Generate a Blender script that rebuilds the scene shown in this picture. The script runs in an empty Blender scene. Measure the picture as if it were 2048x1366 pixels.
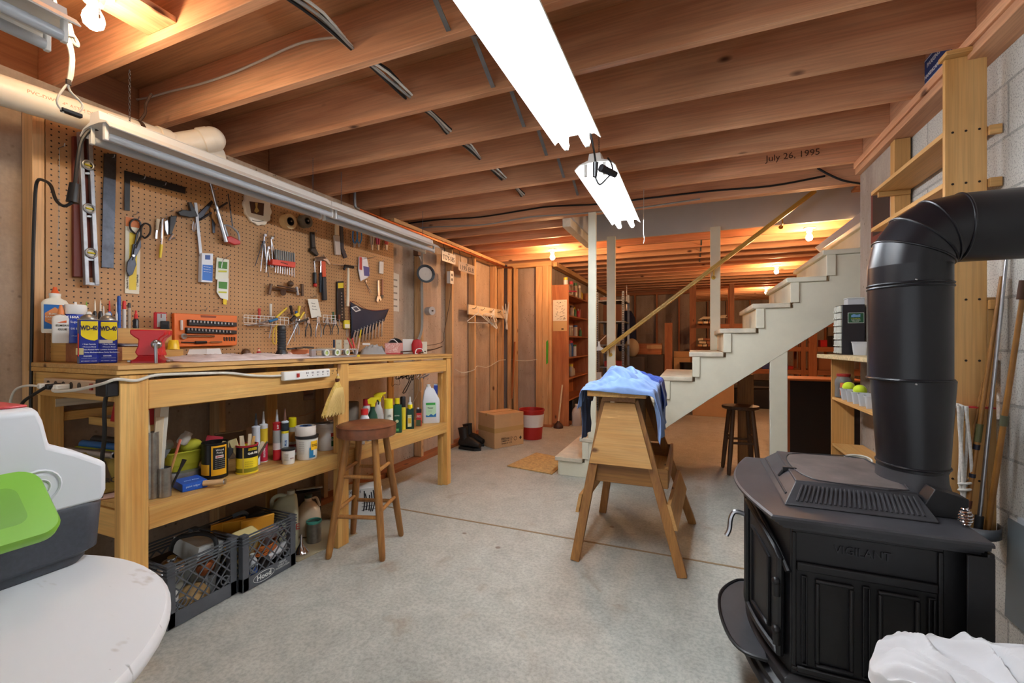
import bpy, bmesh, math, random
from mathutils import Vector, Matrix, noise as mnoise
R=math.radians; PI=math.pi
scene=bpy.context.scene; COL=scene.collection
random.seed(7)
# ---------------------------------------------------------------- camera model (photo frame 2048x1366)
F=871.; HZ=683.; CX=1024.; TH=math.atan2(361,871); H=1.255
CT,ST=math.cos(TH),math.sin(TH)
def at(axis,val,u,v):
    """the point of the plane axis=val seen at photo pixel u,v"""
    a=(u-CX)/F; b=(HZ-v)/F; r=(a*CT-ST,a*ST+CT,b); i='XYZ'.index(axis)
    k=(val-(H if i==2 else 0))/r[i]
    return Vector((k*r[0],k*r[1],H+k*r[2]))
def V(*a): return Vector(a)
# ---------------------------------------------------------------- mesh building
class MB:
    def __init__(s): s.v=[]; s.f=[]
    def add(s,vs,fs):
        n=len(s.v); s.v+= [tuple(p) for p in vs]; s.f+=[tuple(i+n for i in f) for f in fs]; return s
    def box(s,x0,x1,y0,y1,z0,z1):
        return s.add([(x0,y0,z0),(x1,y0,z0),(x1,y1,z0),(x0,y1,z0),(x0,y0,z1),(x1,y0,z1),(x1,y1,z1),(x0,y1,z1)],
            [(3,2,1,0),(4,5,6,7),(0,1,5,4),(1,2,6,5),(2,3,7,6),(3,0,4,7)])
    def cbox(s,c,d,rot=None):
        h=[q/2 for q in d]; m=rot or Matrix.Identity(3); c=Vector(c)
        vs=[c+m@Vector((sx*h[0],sy*h[1],sz*h[2])) for sz in(-1,1) for sx,sy in((-1,-1),(1,-1),(1,1),(-1,1))]
        return s.add(vs,[(3,2,1,0),(4,5,6,7),(0,1,5,4),(1,2,6,5),(2,3,7,6),(3,0,4,7)])
    def beam(s,p0,p1,w,h,up=(0,0,1),w1=None,h1=None):
        p0,p1=Vector(p0),Vector(p1); d=(p1-p0).normalized(); x=d.cross(Vector(up))
        if x.length<1e-5: x=d.cross(Vector((1,0,0)))
        x.normalize(); y=x.cross(d); w1=w if w1 is None else w1; h1=h if h1 is None else h1
        vs=[]
        for p,a,b in((p0,w/2,h/2),(p1,w1/2,h1/2)):
            vs+=[p-x*a-y*b,p+x*a-y*b,p+x*a+y*b,p-x*a+y*b]
        return s.add(vs,[(3,2,1,0),(4,5,6,7),(0,1,5,4),(1,2,6,5),(2,3,7,6),(3,0,4,7)])
    def rings(s,rs,caps=True,closed=False):
        n=len(rs[0]); vs=[p for r in rs for p in r]; fs=[]
        m=len(rs)
        for i in range(m if closed else m-1):
            j=(i+1)%m
            for k in range(n): fs.append((i*n+k,i*n+(k+1)%n,j*n+(k+1)%n,j*n+k))
        if caps and not closed: fs.append(tuple(range(n-1,-1,-1))); fs.append(tuple((m-1)*n+k for k in range(n)))
        return s.add(vs,fs)
    def cyl(s,p0,p1,r0,r1=None,n=16,caps=True):
        r1=r0 if r1 is None else r1; return s.lathe(p0,Vector(p1)-Vector(p0),[(r0,0),(r1,(Vector(p1)-Vector(p0)).length)],n,caps)
    def lathe(s,base,axis,prof,n=20,caps=True,sx=1.,sy=1.,e1=None):
        base=Vector(base); d=Vector(axis).normalized()
        if e1 is None:
            e1=Vector((1,0,0)) if abs(d.x)<.9 else Vector((0,1,0))
        e1=Vector(e1); e1=(e1-d*e1.dot(d)).normalized(); e2=d.cross(e1)
        rs=[[base+d*h+e1*(r*sx*math.cos(2*PI*k/n))+e2*(r*sy*math.sin(2*PI*k/n)) for k in range(n)] for r,h in prof]
        return s.rings(rs,caps)
    def tube(s,pts,r,n=8,sm=0,closed=False,r1=None):
        pts=[Vector(p) for p in pts]
        if sm: pts=smooth(pts,sm,closed)
        m=len(pts); rs=[]; ref=None
        for i,p in enumerate(pts):
            a=pts[(i-1)%m] if (closed or i>0) else p; b=pts[(i+1)%m] if (closed or i<m-1) else p
            d=(b-a); d=d.normalized() if d.length>1e-9 else Vector((0,0,1))
            if ref is None: ref=Vector((0,0,1)) if abs(d.z)<.9 else Vector((1,0,0))
            e=(ref-d*ref.dot(d)).normalized(); ref=e; g=d.cross(e)
            q=r if r1 is None else r+(r1-r)*i/max(1,m-1)
            rs.append([p+e*(q*math.cos(2*PI*k/n))+g*(q*math.sin(2*PI*k/n)) for k in range(n)])
        return s.rings(rs,True,closed)
    def sphere(s,c,r,n=16,m=10,sc=(1,1,1)):
        c=Vector(c); rs=[]
        for i in range(m+1):
            t=PI*i/m; q=max(.002,math.sin(t)); z=-math.cos(t)
            rs.append([c+Vector((r*sc[0]*q*math.cos(2*PI*k/n),r*sc[1]*q*math.sin(2*PI*k/n),r*sc[2]*z)) for k in range(n)])
        return s.rings(rs)
    def prism(s,poly,o,ex,ey,depth):
        """polygon (2-D points) in plane o,ex,ey pushed along ex x ey by depth"""
        o,ex,ey=Vector(o),Vector(ex).normalized(),Vector(ey).normalized(); n=ex.cross(ey)*depth; k=len(poly)
        vs=[o+ex*a+ey*b for a,b in poly]+[o+ex*a+ey*b+n for a,b in poly]
        return s.add(vs,[tuple(range(k-1,-1,-1)),tuple(range(k,2*k))]+[(i,(i+1)%k,k+(i+1)%k,k+i) for i in range(k)])
    def grid(s,fn,nu,nv,wrapu=False):
        vs=[fn(i/nu,j/nv) for i in range(nu+(0 if wrapu else 1)) for j in range(nv+1)]; fs=[]
        N=nu if wrapu else nu+1
        for i in range(nu):
            for j in range(nv):
                a=i*(nv+1)+j; b=((i+1)%N)*(nv+1)+j; fs.append((a,b,b+1,a+1))
        return s.add(vs,fs)
    def xf(s,m):
        s.v=[tuple(m@Vector(p)) for p in s.v]; return s
    def build(s,name,mat,parent=None,smooth=False,bev=0,loc=None,rot=None,thick=0,sub=0):
        me=bpy.data.meshes.new(name); me.from_pydata(s.v,[],s.f); me.update()
        bm=bmesh.new(); bm.from_mesh(me); bmesh.ops.recalc_face_normals(bm,faces=bm.faces); bm.to_mesh(me); bm.free()
        o=bpy.data.objects.new(name,me); COL.objects.link(o)
        if mat is not None: me.materials.append(M(mat) if isinstance(mat,str) else mat)
        if smooth:
            me.shade_smooth()
            try: me.set_sharp_from_angle(angle=R(smooth if smooth>1 else 40))
            except Exception: pass
        if parent: o.parent=parent
        if loc is not None: o.location=loc
        if rot is not None: o.rotation_euler=rot
        if thick:
            t=o.modifiers.new('t','SOLIDIFY'); t.thickness=thick; t.offset=0
        if sub:
            q=o.modifiers.new('s','SUBSURF'); q.levels=sub; q.render_levels=sub
        if bev:
            b=o.modifiers.new('b','BEVEL'); b.width=bev; b.segments=2; b.limit_method='ANGLE'; b.angle_limit=R(35)
            me.shade_smooth()
            try: me.set_sharp_from_angle(angle=R(50))
            except Exception: pass
        return o
def smooth(pts,k=4,closed=False):
    P=[Vector(p) for p in pts]; n=len(P); out=[]
    for i in range(n if closed else n-1):
        p0=P[(i-1)%n] if (closed or i>0) else P[i]; p1=P[i]; p2=P[(i+1)%n]; p3=P[(i+2)%n] if (closed or i<n-2) else P[i+1]
        for j in range(k):
            t=j/k; out.append(.5*((2*p1)+(p2-p0)*t+(2*p0-5*p1+4*p2-p3)*t*t+(3*p1-p0-3*p2+p3)*t**3))
    if not closed: out.append(P[-1])
    return out
def rrect(w,h,r,n=4,cx=0,cy=0):
    out=[]
    for sx,sy,a0 in((1,1,0),(-1,1,90),(-1,-1,180),(1,-1,270)):
        for k in range(n+1):
            a=R(a0+90*k/n); out.append((cx+sx*(w/2-r)+r*math.cos(a),cy+sy*(h/2-r)+r*math.sin(a)))
    return out
def rz(a): return Matrix.Rotation(R(a),3,'Z')
def rx(a): return Matrix.Rotation(R(a),3,'X')
def ry(a): return Matrix.Rotation(R(a),3,'Y')
# ---------------------------------------------------------------- things
def tag(o,label,cat,group=None,kind=None):
    if label: o['label']=label
    if cat: o['category']=cat
    if group: o['group']=group
    if kind: o['kind']=kind
    return o
def thing(name,label,cat,loc=(0,0,0),rot=0,group=None):
    o=bpy.data.objects.new(name,None); o.empty_display_size=.05; COL.objects.link(o); o.location=loc
    o.rotation_euler=(0,0,R(rot)) if isinstance(rot,(int,float)) else rot
    return tag(o,label,cat,group)
def struct(o): o['kind']='structure'; return o
KIDS={}
def clone(o,loc,rot=None,label=None,group=None):
    def cp(q,par):
        r=q.copy(); COL.objects.link(r)
        if par: r.parent=par
        for ch in list(q.children): cp(ch,r)
        return r
    r=cp(o,None); r.location=loc
    if rot is not None: r.rotation_euler=(0,0,R(rot)) if isinstance(rot,(int,float)) else rot
    if label: r['label']=label
    if group: r['group']=group
    return r
def text(body,size,mat,parent,o,ex,ey,name='lettering',ext=.0006,align='CENTER',bold=0,wid=None):
    """flat raised lettering, o = centre of the text, ex = reading direction, ey = up"""
    cu=bpy.data.curves.new(name,'FONT'); cu.body=body; cu.size=size; cu.align_x=align; cu.align_y='CENTER'; cu.extrude=ext; cu.offset=bold; cu.resolution_u=2
    ob=bpy.data.objects.new(name,cu); COL.objects.link(ob)
    dg=bpy.context.evaluated_depsgraph_get(); dg.update()
    me=bpy.data.meshes.new_from_object(ob.evaluated_get(dg)); bpy.data.objects.remove(ob); bpy.data.curves.remove(cu)
    sx=1.
    if wid and len(me.vertices):
        xs=[q.co.x for q in me.vertices]; sx=wid/max(1e-6,max(xs)-min(xs))
    ex,ey=Vector(ex).normalized(),Vector(ey).normalized(); n=ex.cross(ey)
    for q in me.vertices: q.co=Vector(o)+ex*(q.co.x*sx)+ey*q.co.y+n*q.co.z
    me.update(); me.name=name; me.materials.clear(); me.materials.append(M(mat) if isinstance(mat,str) else mat)
    r=bpy.data.objects.new(name,me); COL.objects.link(r)
    if parent: r.parent=parent
    return r
# ---------------------------------------------------------------- materials
def lin(h):
    h=h.lstrip('#'); c=[int(h[i:i+2],16)/255 for i in(0,2,4)]
    return tuple((x/12.92 if x<=.04045 else ((x+.055)/1.055)**2.4) for x in c)+(1.,)
MATS={}
class NT:
    def __init__(s,name):
        s.m=bpy.data.materials.new(name); s.m.use_nodes=True; s.t=s.m.node_tree; s.b=s.t.nodes['Principled BSDF']; s.out=s.t.nodes['Material Output']
    def n(s,k,**kw):
        o=s.t.nodes.new(k)
        for a,b in kw.items():
            if a in o.inputs: s.set(o.inputs[a],b)
            else: setattr(o,a,b)
        return o
    def set(s,i,v):
        if hasattr(v,'is_output'): s.t.links.new(v,i)
        else: i.default_value=v
    def coords(s,kind='Object',scale=(1,1,1),loc=(0,0,0)):
        c=s.n('ShaderNodeTexCoord'); m=s.n('ShaderNodeMapping'); s.t.links.new(c.outputs[kind],m.inputs[0]); m.inputs['Scale'].default_value=scale; m.inputs['Location'].default_value=loc
        return m.outputs[0]
    def noise(s,co,scale,detail=3,rough=.55,dist=0):
        q=s.n('ShaderNodeTexNoise'); s.t.links.new(co,q.inputs['Vector']); q.inputs['Scale'].default_value=scale; q.inputs['Detail'].default_value=detail; q.inputs['Roughness'].default_value=rough; q.inputs['Distortion'].default_value=dist
        return q.outputs['Fac']
    def ramp(s,f,stops):
        q=s.n('ShaderNodeValToRGB'); s.t.links.new(f,q.inputs[0]); e=q.color_ramp.elements
        while len(e)<len(stops): e.new(.5)
        for i,(p,c) in enumerate(stops): e[i].position=p; e[i].color=c if len(c)==4 else lin(c)
        return q.outputs[0]
    def mix(s,f,a,b,mode='MIX'):
        q=s.n('ShaderNodeMix',data_type='RGBA',blend_type=mode)
        s.set(q.inputs[0],f); s.set(q.inputs[6],a); s.set(q.inputs[7],b); return q.outputs[2]
    def math(s,op,a,b=0.,c=0.):
        q=s.n('ShaderNodeMath',operation=op); s.set(q.inputs[0],a); s.set(q.inputs[1],b); s.set(q.inputs[2],c); return q.outputs[0]
    def bump(s,h,d=.3,dist=.002):
        q=s.n('ShaderNodeBump'); s.t.links.new(h,q.inputs['Height']); q.inputs['Strength'].default_value=d; q.inputs['Distance'].default_value=dist
        s.t.links.new(q.outputs[0],s.b.inputs['Normal'])
    def col(s,c): s.set(s.b.inputs['Base Color'],c)
    def rough(s,r): s.set(s.b.inputs['Roughness'],r)
def G(x): return (x,x,x,1.)
def M(name):
    if name in MATS: return MATS[name]
    if name.startswith('#'):           # '#rrggbb', '#rrggbb|rough', '#rrggbb|rough|metal'
        p=name.split('|'); t=NT('paint_'+p[0][1:]); c=lin(p[0])
        t.col(c); t.rough(float(p[1]) if len(p)>1 else .45); t.b.inputs['Metallic'].default_value=float(p[2]) if len(p)>2 else 0
        MATS[name]=t.m; return t.m
    raise KeyError(name)
def wood(name,a,b,knot,axis='X',ring=9.,rough=.62,fiber=.35,knots=1.,var=.16):
    t=NT(name); i='XYZ'.index(axis)
    oi=t.n('ShaderNodeObjectInfo'); rnd=oi.outputs['Random']
    sc=[1.,1.,1.]; sc[i]=.10
    co=t.coords('Object',sc)
    add=t.n('ShaderNodeVectorMath',operation='MULTIPLY_ADD'); t.t.links.new(rnd,add.inputs[0]); add.inputs[1].default_value=(13.1,7.7,5.3); t.t.links.new(co,add.inputs[2]); co=add.outputs[0]
    g=t.noise(co,ring,4,.6,1.2); c=t.ramp(g,[(.32,a),(.5,tuple((x+y)/2 for x,y in zip(lin(a),lin(b)))),(.66,b)])
    sf=[110.,110.,110.]; sf[i]=3.
    fi=t.noise(t.coords('Object',sf),1.,2,.6)
    c=t.mix(fiber,c,t.ramp(fi,[(.35,G(.55)),(.6,G(1.1))]),'MULTIPLY')
    big=t.noise(t.coords('Object',(1,1,1)),1.3,2); c=t.mix(.5,c,t.ramp(big,[(.3,G(.8)),(.7,G(1.15))]),'MULTIPLY')
    if knots:
        sk=[5.2,5.2,5.2]; sk[i]=2.6; q=t.n('ShaderNodeTexVoronoi'); ck=t.coords('Object',sk)
        ad=t.n('ShaderNodeVectorMath',operation='MULTIPLY_ADD'); t.t.links.new(rnd,ad.inputs[0]); ad.inputs[1].default_value=(9.,17.,3.); t.t.links.new(ck,ad.inputs[2]); t.t.links.new(ad.outputs[0],q.inputs['Vector']); q.inputs['Scale'].default_value=1.
        k=t.ramp(q.outputs['Distance'],[(.045*knots,G(1)),(.11*knots,G(0))]); c=t.mix(k,c,lin(knot))
    f=t.math('MULTIPLY_ADD',rnd,2*var,1-var); rgb=t.n('ShaderNodeCombineColor'); 
    for z in range(3): t.t.links.new(f,rgb.inputs[z])
    c=t.mix(1.,c,rgb.outputs[0],'MULTIPLY'); t.col(c); t.rough(rough); t.bump(fi,.25,.0008); MATS[name]=t.m
for ax in 'XYZ':
    wood('joist'+ax,'#d09068','#e6ae84','#5a3420',ax,7.)
    wood('stud'+ax,'#c4935e','#dcb484','#6a4020',ax,8.)
    wood('bench'+ax,'#cc9248','#e0b268','#7a4a20',ax,8.,.55)
    wood('ply'+ax,'#c8924e','#d8aa6c','#6a4424',ax,5.,.55,.3,.8)
    wood('redwood'+ax,'#9a5a34','#b87648','#4a2412',ax,8.,.6)
    wood('oldwood'+ax,'#8a5a2c','#a97638','#3a2412',ax,9.,.5,.45,0)
    wood('pale'+ax,'#dcc6a0','#ecdcc0','#a88a60',ax,9.,.6,.3,0)
    wood('dark'+ax,'#4a3422','#6a4a30','#2a1a10',ax,9.,.5,.4,0)
wood('subfloor','#b07850','#c89468','#5a3420','X',4.,.7,.4,.6)
# ---------------------------------------------------------------- surfaces of the room
def mk_floor():
    t=NT('concrete_floor'); co=t.coords('Object'); 
    a=t.noise(co,1.1,4,.6); c=t.ramp(a,[(.3,'#a2a39b'),(.5,'#b3b4ab'),(.72,'#c0c0b7')])
    b=t.noise(co,60.,2,.7); c=t.mix(.6,c,t.ramp(b,[(.35,G(.66)),(.6,G(1.1))]),'MULTIPLY')
    b2=t.noise(co,9.,5,.7,.6); c=t.mix(.55,c,t.ramp(b2,[(.32,G(.74)),(.62,G(1.1))]),'MULTIPLY')
    st=t.noise(t.coords('Object',(1,1,1),(4,2,0)),3.2,3,.5,.8); c=t.mix(t.ramp(st,[(.62,G(0)),(.76,G(.6))]),c,lin('#8a745c'))
    v=t.n('ShaderNodeTexVoronoi'); t.t.links.new(t.coords('Object',(1,1,1)),v.inputs['Vector']); v.inputs['Scale'].default_value=3.1
    c=t.mix(t.ramp(v.outputs['Distance'],[(.035,G(.8)),(.06,G(0))]),c,lin('#6e5a48'))
    t.col(c); t.rough(t.math('MULTIPLY_ADD',a,.25,.38)); t.bump(b,.15,.001); MATS['floor']=t.m
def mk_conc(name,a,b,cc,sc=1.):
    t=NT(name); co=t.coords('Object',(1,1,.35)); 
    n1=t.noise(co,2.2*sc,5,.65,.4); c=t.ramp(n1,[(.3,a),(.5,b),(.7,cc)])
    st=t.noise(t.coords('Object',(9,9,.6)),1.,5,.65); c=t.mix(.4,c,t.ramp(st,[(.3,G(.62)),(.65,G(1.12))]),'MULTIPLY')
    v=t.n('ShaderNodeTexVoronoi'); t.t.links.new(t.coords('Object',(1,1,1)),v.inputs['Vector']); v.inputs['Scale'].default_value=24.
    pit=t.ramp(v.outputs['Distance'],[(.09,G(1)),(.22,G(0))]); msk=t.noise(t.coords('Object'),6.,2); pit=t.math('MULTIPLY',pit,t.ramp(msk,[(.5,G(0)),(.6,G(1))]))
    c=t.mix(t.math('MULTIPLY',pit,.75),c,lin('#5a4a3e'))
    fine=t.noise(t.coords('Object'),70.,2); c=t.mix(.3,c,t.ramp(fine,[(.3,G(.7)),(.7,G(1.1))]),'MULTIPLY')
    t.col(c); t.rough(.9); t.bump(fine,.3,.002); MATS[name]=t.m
def mk_cmu():
    t=NT('block'); tc=t.n('ShaderNodeTexCoord'); sp=t.n('ShaderNodeSeparateXYZ'); t.t.links.new(tc.outputs['Object'],sp.inputs[0])
    cb=t.n('ShaderNodeCombineXYZ'); t.t.links.new(sp.outputs[1],cb.inputs[0]); t.t.links.new(sp.outputs[2],cb.inputs[1])
    q=t.n('ShaderNodeTexBrick'); t.t.links.new(cb.outputs[0],q.inputs['Vector']); q.inputs['Scale'].default_value=1.; q.inputs['Brick Width'].default_value=.406; q.inputs['Row Height'].default_value=.2032; q.inputs['Mortar Size'].default_value=.006; q.inputs['Mortar Smooth'].default_value=.3
    q.inputs['Color1'].default_value=lin('#cfccc4'); q.inputs['Color2'].default_value=lin('#c4c0b8'); q.inputs['Mortar'].default_value=lin('#a8a6a0')
    c=q.outputs['Color']; co=t.coords('Object'); n=t.noise(co,150.,2,.7); c=t.mix(.7,c,t.ramp(n,[(.36,G(.35)),(.48,G(1.))]),'MULTIPLY')
    n2=t.noise(co,3.,4,.6); c=t.mix(.35,c,t.ramp(n2,[(.3,G(.78)),(.7,G(1.1))]),'MULTIPLY')
    t.col(c); t.rough(.9); h=t.math('MULTIPLY_ADD',q.outputs['Fac'],-1.5,t.math('MULTIPLY',n,.5)); t.bump(h,.5,.004); MATS['block']=t.m
def mk_peg():
    t=NT('pegboard'); tc=t.n('ShaderNodeTexCoord'); sp=t.n('ShaderNodeSeparateXYZ'); t.t.links.new(tc.outputs['Object'],sp.inputs[0])
    def cell(o): return t.math('SUBTRACT',t.math('FRACT',t.math('MULTIPLY',o,1/.0254)),.5)
    y,z=cell(sp.outputs[1]),cell(sp.outputs[2]); d=t.math('SQRT',t.math('ADD',t.math('MULTIPLY',y,y),t.math('MULTIPLY',z,z)))
    hole=t.math('LESS_THAN',d,.135); co=t.coords('Object'); n=t.noise(co,2.2,4,.6); c=t.ramp(n,[(.3,'#ae8052'),(.7,'#bd9062')])
    f=t.noise(co,260.,2); c=t.mix(.3,c,t.ramp(f,[(.3,G(.75)),(.7,G(1.1))]),'MULTIPLY')
    c=t.mix(hole,c,lin('#1c110a')); t.col(c); t.rough(.6); t.bump(t.math('SUBTRACT',1.,hole),.6,.003); MATS['pegboard']=t.m
def simple(name,col,rough=.5,metal=0,noise=None,amp=.2,bump=0,**kw):
    t=NT(name); c=lin(col)
    if noise:
        n=t.noise(t.coords('Object'),noise,4,.65); c=t.mix(1.,c,t.ramp(n,[(.3,G(1-amp)),(.7,G(1+amp*.4))]),'MULTIPLY')
        if bump: t.bump(n,bump,.003)
    t.col(c); t.rough(rough); t.b.inputs['Metallic'].default_value=metal
    for a,b in kw.items(): t.b.inputs[a.replace('_',' ')].default_value=b
    MATS[name]=t.m; return t
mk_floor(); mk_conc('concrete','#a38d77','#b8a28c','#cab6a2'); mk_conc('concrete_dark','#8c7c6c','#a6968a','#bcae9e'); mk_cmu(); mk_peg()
simple('cream','#e6e2cc',.5,0,3.,.1); simple('cream_worn','#dcd2bc',.6,0,9.,.22); simple('drywall','#c8c8c8',.85,0,2.,.06)
simple('iron','#141418',.42,0,30.,.25,.06); simple('iron_top','#3a3a3e',.46,0,6.,.35); simple('iron_dust','#6a605c',.6,0,8.,.4)
simple('pipe_black','#16161c',.33,0,2.,.2); simple('steel','#b8b8bc',.3,1.,20.,.2); simple('steel_dark','#54565c',.4,1.,12.,.4); simple('galv','#8a8e94',.42,.8,9.,.3)
simple('chrome','#d8d8dc',.12,1.); simple('brass','#b08a3c',.3,1.); simple('copper','#b8704a',.32,1.,9.,.3); simple('alu','#a8aaac',.45,.75,14.,.25); simple('rust','#5a4030',.7,.5,20.,.5)
simple('white_metal','#e4e2dc',.35); simple('tin','#a8a49c',.35,.85,24.,.3)
simple('pvc','#e8dcc8',.35,0,2.,.1); simple('white_plastic','#e8e8e4',.4,0,5.,.06); simple('crate_grey','#56595e',.5,0,8.,.25); simple('black_plastic','#141416',.4); simple('rubber','#1c1c1e',.75)
simple('cooler_white','#e2e6ea',.4); simple('cooler_green','#7ab42c',.42); simple('cooler_grey','#3c4048',.5,0,120.,.2,.05)
simple('table_top','#e6e8ea',.4,0,3.,.06)
simple('leather','#7c4a30',.4,0,22.,.35,.12); simple('cardboard','#c69c6e',.8,0,4.,.1); simple('osb','#c8a468',.75,0,38.,.4,.2); simple('chip','#d2bc90',.75,0,60.,.35,.1)
simple('cord_white','#d8d2c4',.5); simple('cord_black','#161616',.5); simple('cord_grey','#9a968e',.5); simple('rope','#dedad2',.8,0,90.,.25,.2)
simple('shirt','#84a4da',.85,0,6.,.25); simple('shirt_dark','#2a4aa0',.85,0,6.,.3); simple('sheet','#e8e8ea',.85,0,4.,.08); simple('paper','#e4dfd0',.8,0,5.,.08); simple('newsprint','#d8c8c4',.85,0,14.,.22)
simple('straw','#d8b460',.8,0,80.,.3,.2); simple('bamboo','#a06c30',.4,0,9.,.3); simple('black_board','#1a1a20',.4); simple('grey_board','#50463f',.75,0,3.,.2)
t=NT('clear'); t.col((.95,.97,.97,1)); t.rough(.08); t.b.inputs['Transmission Weight'].default_value=.85; t.b.inputs['IOR'].default_value=1.3; MATS['clear']=t.m
t=NT('frosted'); t.col(lin('#e6eaee')); t.rough(.35); t.b.inputs['Transmission Weight'].default_value=.35; MATS['frosted']=t.m
def emit(name,col,s):
    t=NT(name); t.col(lin(col)); t.b.inputs['Emission Color'].default_value=lin(col); t.b.inputs['Emission Strength'].default_value=s; MATS[name]=t.m
emit('tube_on','#eef6ff',22.); emit('bulb_on','#ffc48c',330.); emit('bulb_room','#ffe2b8',65.)
simple('tube_off','#b8bcc0',.3)
def wstripe(name,base,dark,scale,axis='Z',rough=.8):
    t=NT(name); w=t.n('ShaderNodeTexWave',bands_direction=axis); t.t.links.new(t.coords('Object'),w.inputs['Vector']); w.inputs['Scale'].default_value=scale
    t.col(t.mix(w.outputs['Fac'],lin(base),lin(dark))); t.rough(rough); MATS[name]=t.m
# ================================================================ THE SETTING
fl=struct(MB().add([(-3.2,-2.6,0),(4.2,-2.6,0),(4.2,14.6,0),(-3.2,14.6,0),(-3.2,-2.6,-.1),(4.2,-2.6,-.1),(4.2,14.6,-.1),(-3.2,14.6,-.1)],[(0,1,2,3),(7,6,5,4),(0,4,5,1),(1,5,6,2),(2,6,7,3),(3,7,4,0)]).build('floor','floor'))
jp=[at('Z',0,640,990),at('Z',0,800,1024),at('Z',0,1000,1060),at('Z',0,1250,1098),at('Z',0,1500,1140)]
b=MB(); b.beam(jp[0]+V(0,0,.001),jp[-1]+V(0,0,.001),.016,.002); b.build('control_joint','#8f7a5c|0.9',fl)
ce=struct(MB().box(-3.2,-1.12,-2.6,5.3,2.676,2.70).box(-1.12,1.4,-2.6,4.07,2.676,2.70).box(1.4,4.2,-2.6,5.3,2.676,2.70).box(-3.2,4.2,5.12,14.6,2.676,2.70).build('ceiling','subfloor'))
JY=[-1.75,-1.345,-.94,-.53,-.125,.28,.685,1.09,1.50,1.905,2.315,2.72,3.13,3.55]
for y in JY:
    MB().box(-2.88,1.03,y-.038,y,2.44,2.676).build('joist','joistX',ce,bev=.002)
for y in (4.03,4.07): MB().box(-2.88,1.9,y-.038,y,2.44,2.676).build('header','joistX',ce,bev=.002)
for y in (4.37,4.78): MB().box(-2.88,-1.16,y-.038,y,2.44,2.676).build('joist','joistX',ce,bev=.002)
for y in (5.14,5.18): MB().box(-2.88,3.9,y-.038,y,2.44,2.676).build('header','joistX',ce,bev=.002)
MB().box(-1.16,-1.08,4.07,5.10,2.36,2.676).build('stairwell_header','cream_worn',ce,bev=.002)
y=5.55
while y<14.4:
    MB().box(-2.88,4.1,y-.038,y,2.44,2.676).build('joist','joistX',ce,bev=.002); y+=.406
# rim, blocking and sills on the right
MB().box(1.03,1.068,-2.6,3.55,2.44,2.676).build('rim_joist','joistY',ce,bev=.002)
MB().box(.99,1.13,-2.6,3.55,2.402,2.44).build('sill','joistY',ce,bev=.002)
MB().box(1.0,1.13,-2.6,3.55,2.362,2.4005).build('sill','joistY',ce,bev=.002)
MB().box(-2.92,-2.885,-2.6,6.1,2.44,2.676).build('rim_joist','redwoodY',ce)
# stairwell walls above the ceiling line
sw=struct(MB().box(-1.08,1.9,5.085,5.098,2.43,4.1).box(-1.079,-1.06,4.08,5.084,2.44,4.1).box(1.9,1.92,4.07,5.1,2.37,4.1).box(-1.12,1.92,4.05,4.07,2.68,4.1).box(-1.12,1.92,4.05,5.098,4.1,4.12).build('wall_stairwell','drywall'))
# left: poured concrete, then the stud wall in front of it
wl=struct(MB().box(-2.95,-2.735,-2.6,6.2,0,2.44).build('wall_left','concrete'))
for y0,y1,kw in((.945,.985,0),(1.75,1.79,1),(2.56,2.60,1),(3.87,3.91,0),(4.50,4.54,0),(5.08,5.12,0),(5.74,5.78,0),(6.0,6.04,0)):
    MB().box(-2.735+.008,-2.637,y0,y1,.039,2.362).build('stud','studZ',wl,bev=.002)
MB().box(-2.735+.002,-2.637,3.42,6.08,2.363,2.401).build('top_plate','studY',wl,bev=.002)
MB().box(-2.735+.002,-2.637,3.42,6.08,2.402,2.44).build('top_plate','studY',wl,bev=.002)
MB().box(-2.735+.002,-2.61,.945,6.08,0,.038).build('bottom_plate','redwoodY',wl,bev=.002)
for q in((-3.55,1),(-3.0,0)): pass
# the jog: concrete across the back of the corner, studs in front
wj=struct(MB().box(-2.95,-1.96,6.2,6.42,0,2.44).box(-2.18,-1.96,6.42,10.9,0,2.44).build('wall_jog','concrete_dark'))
for x0,x1 in((-2.60,-2.545),(-2.50,-2.46)): MB().box(x0,x1,6.09,6.18,.039,2.362).build('stud','studZ',wj,bev=.002)
MB().box(-2.145,-2.045,6.10,6.14,.039,2.362).build('stud','studZ',wj,bev=.002)
MB().box(-2.04,-1.945,6.08,6.14,.039,2.362).build('stud','studZ',wj,bev=.002)
MB().box(-1.945,-1.907,6.1,6.14,.039,2.362).build('stud','studZ',wj,bev=.002)
MB().box(-2.6,-1.9,6.085,6.185,2.363,2.43).build('top_plate','studX',wj,bev=.002)
MB().box(-2.6,-1.9,6.085,6.185,0,.038).build('bottom_plate','redwoodX',wj,bev=.002)
MB().box(-1.945,-1.85,6.19,10.6,2.363,2.43).build('top_plate','studY',wj,bev=.002)
MB().box(-1.945,-1.85,6.17,6.24,.0,.038).build('bottom_plate','redwoodY',wj,bev=.002)
MB().prism([(0,0),(.03,.02),(.035,.3),(.03,.36),(0,.33)],(-1.98,6.079,.92),(1,0,0),(0,0,1),-.003).build('green_tape','#4aa02c|0.5',wj)
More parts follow.
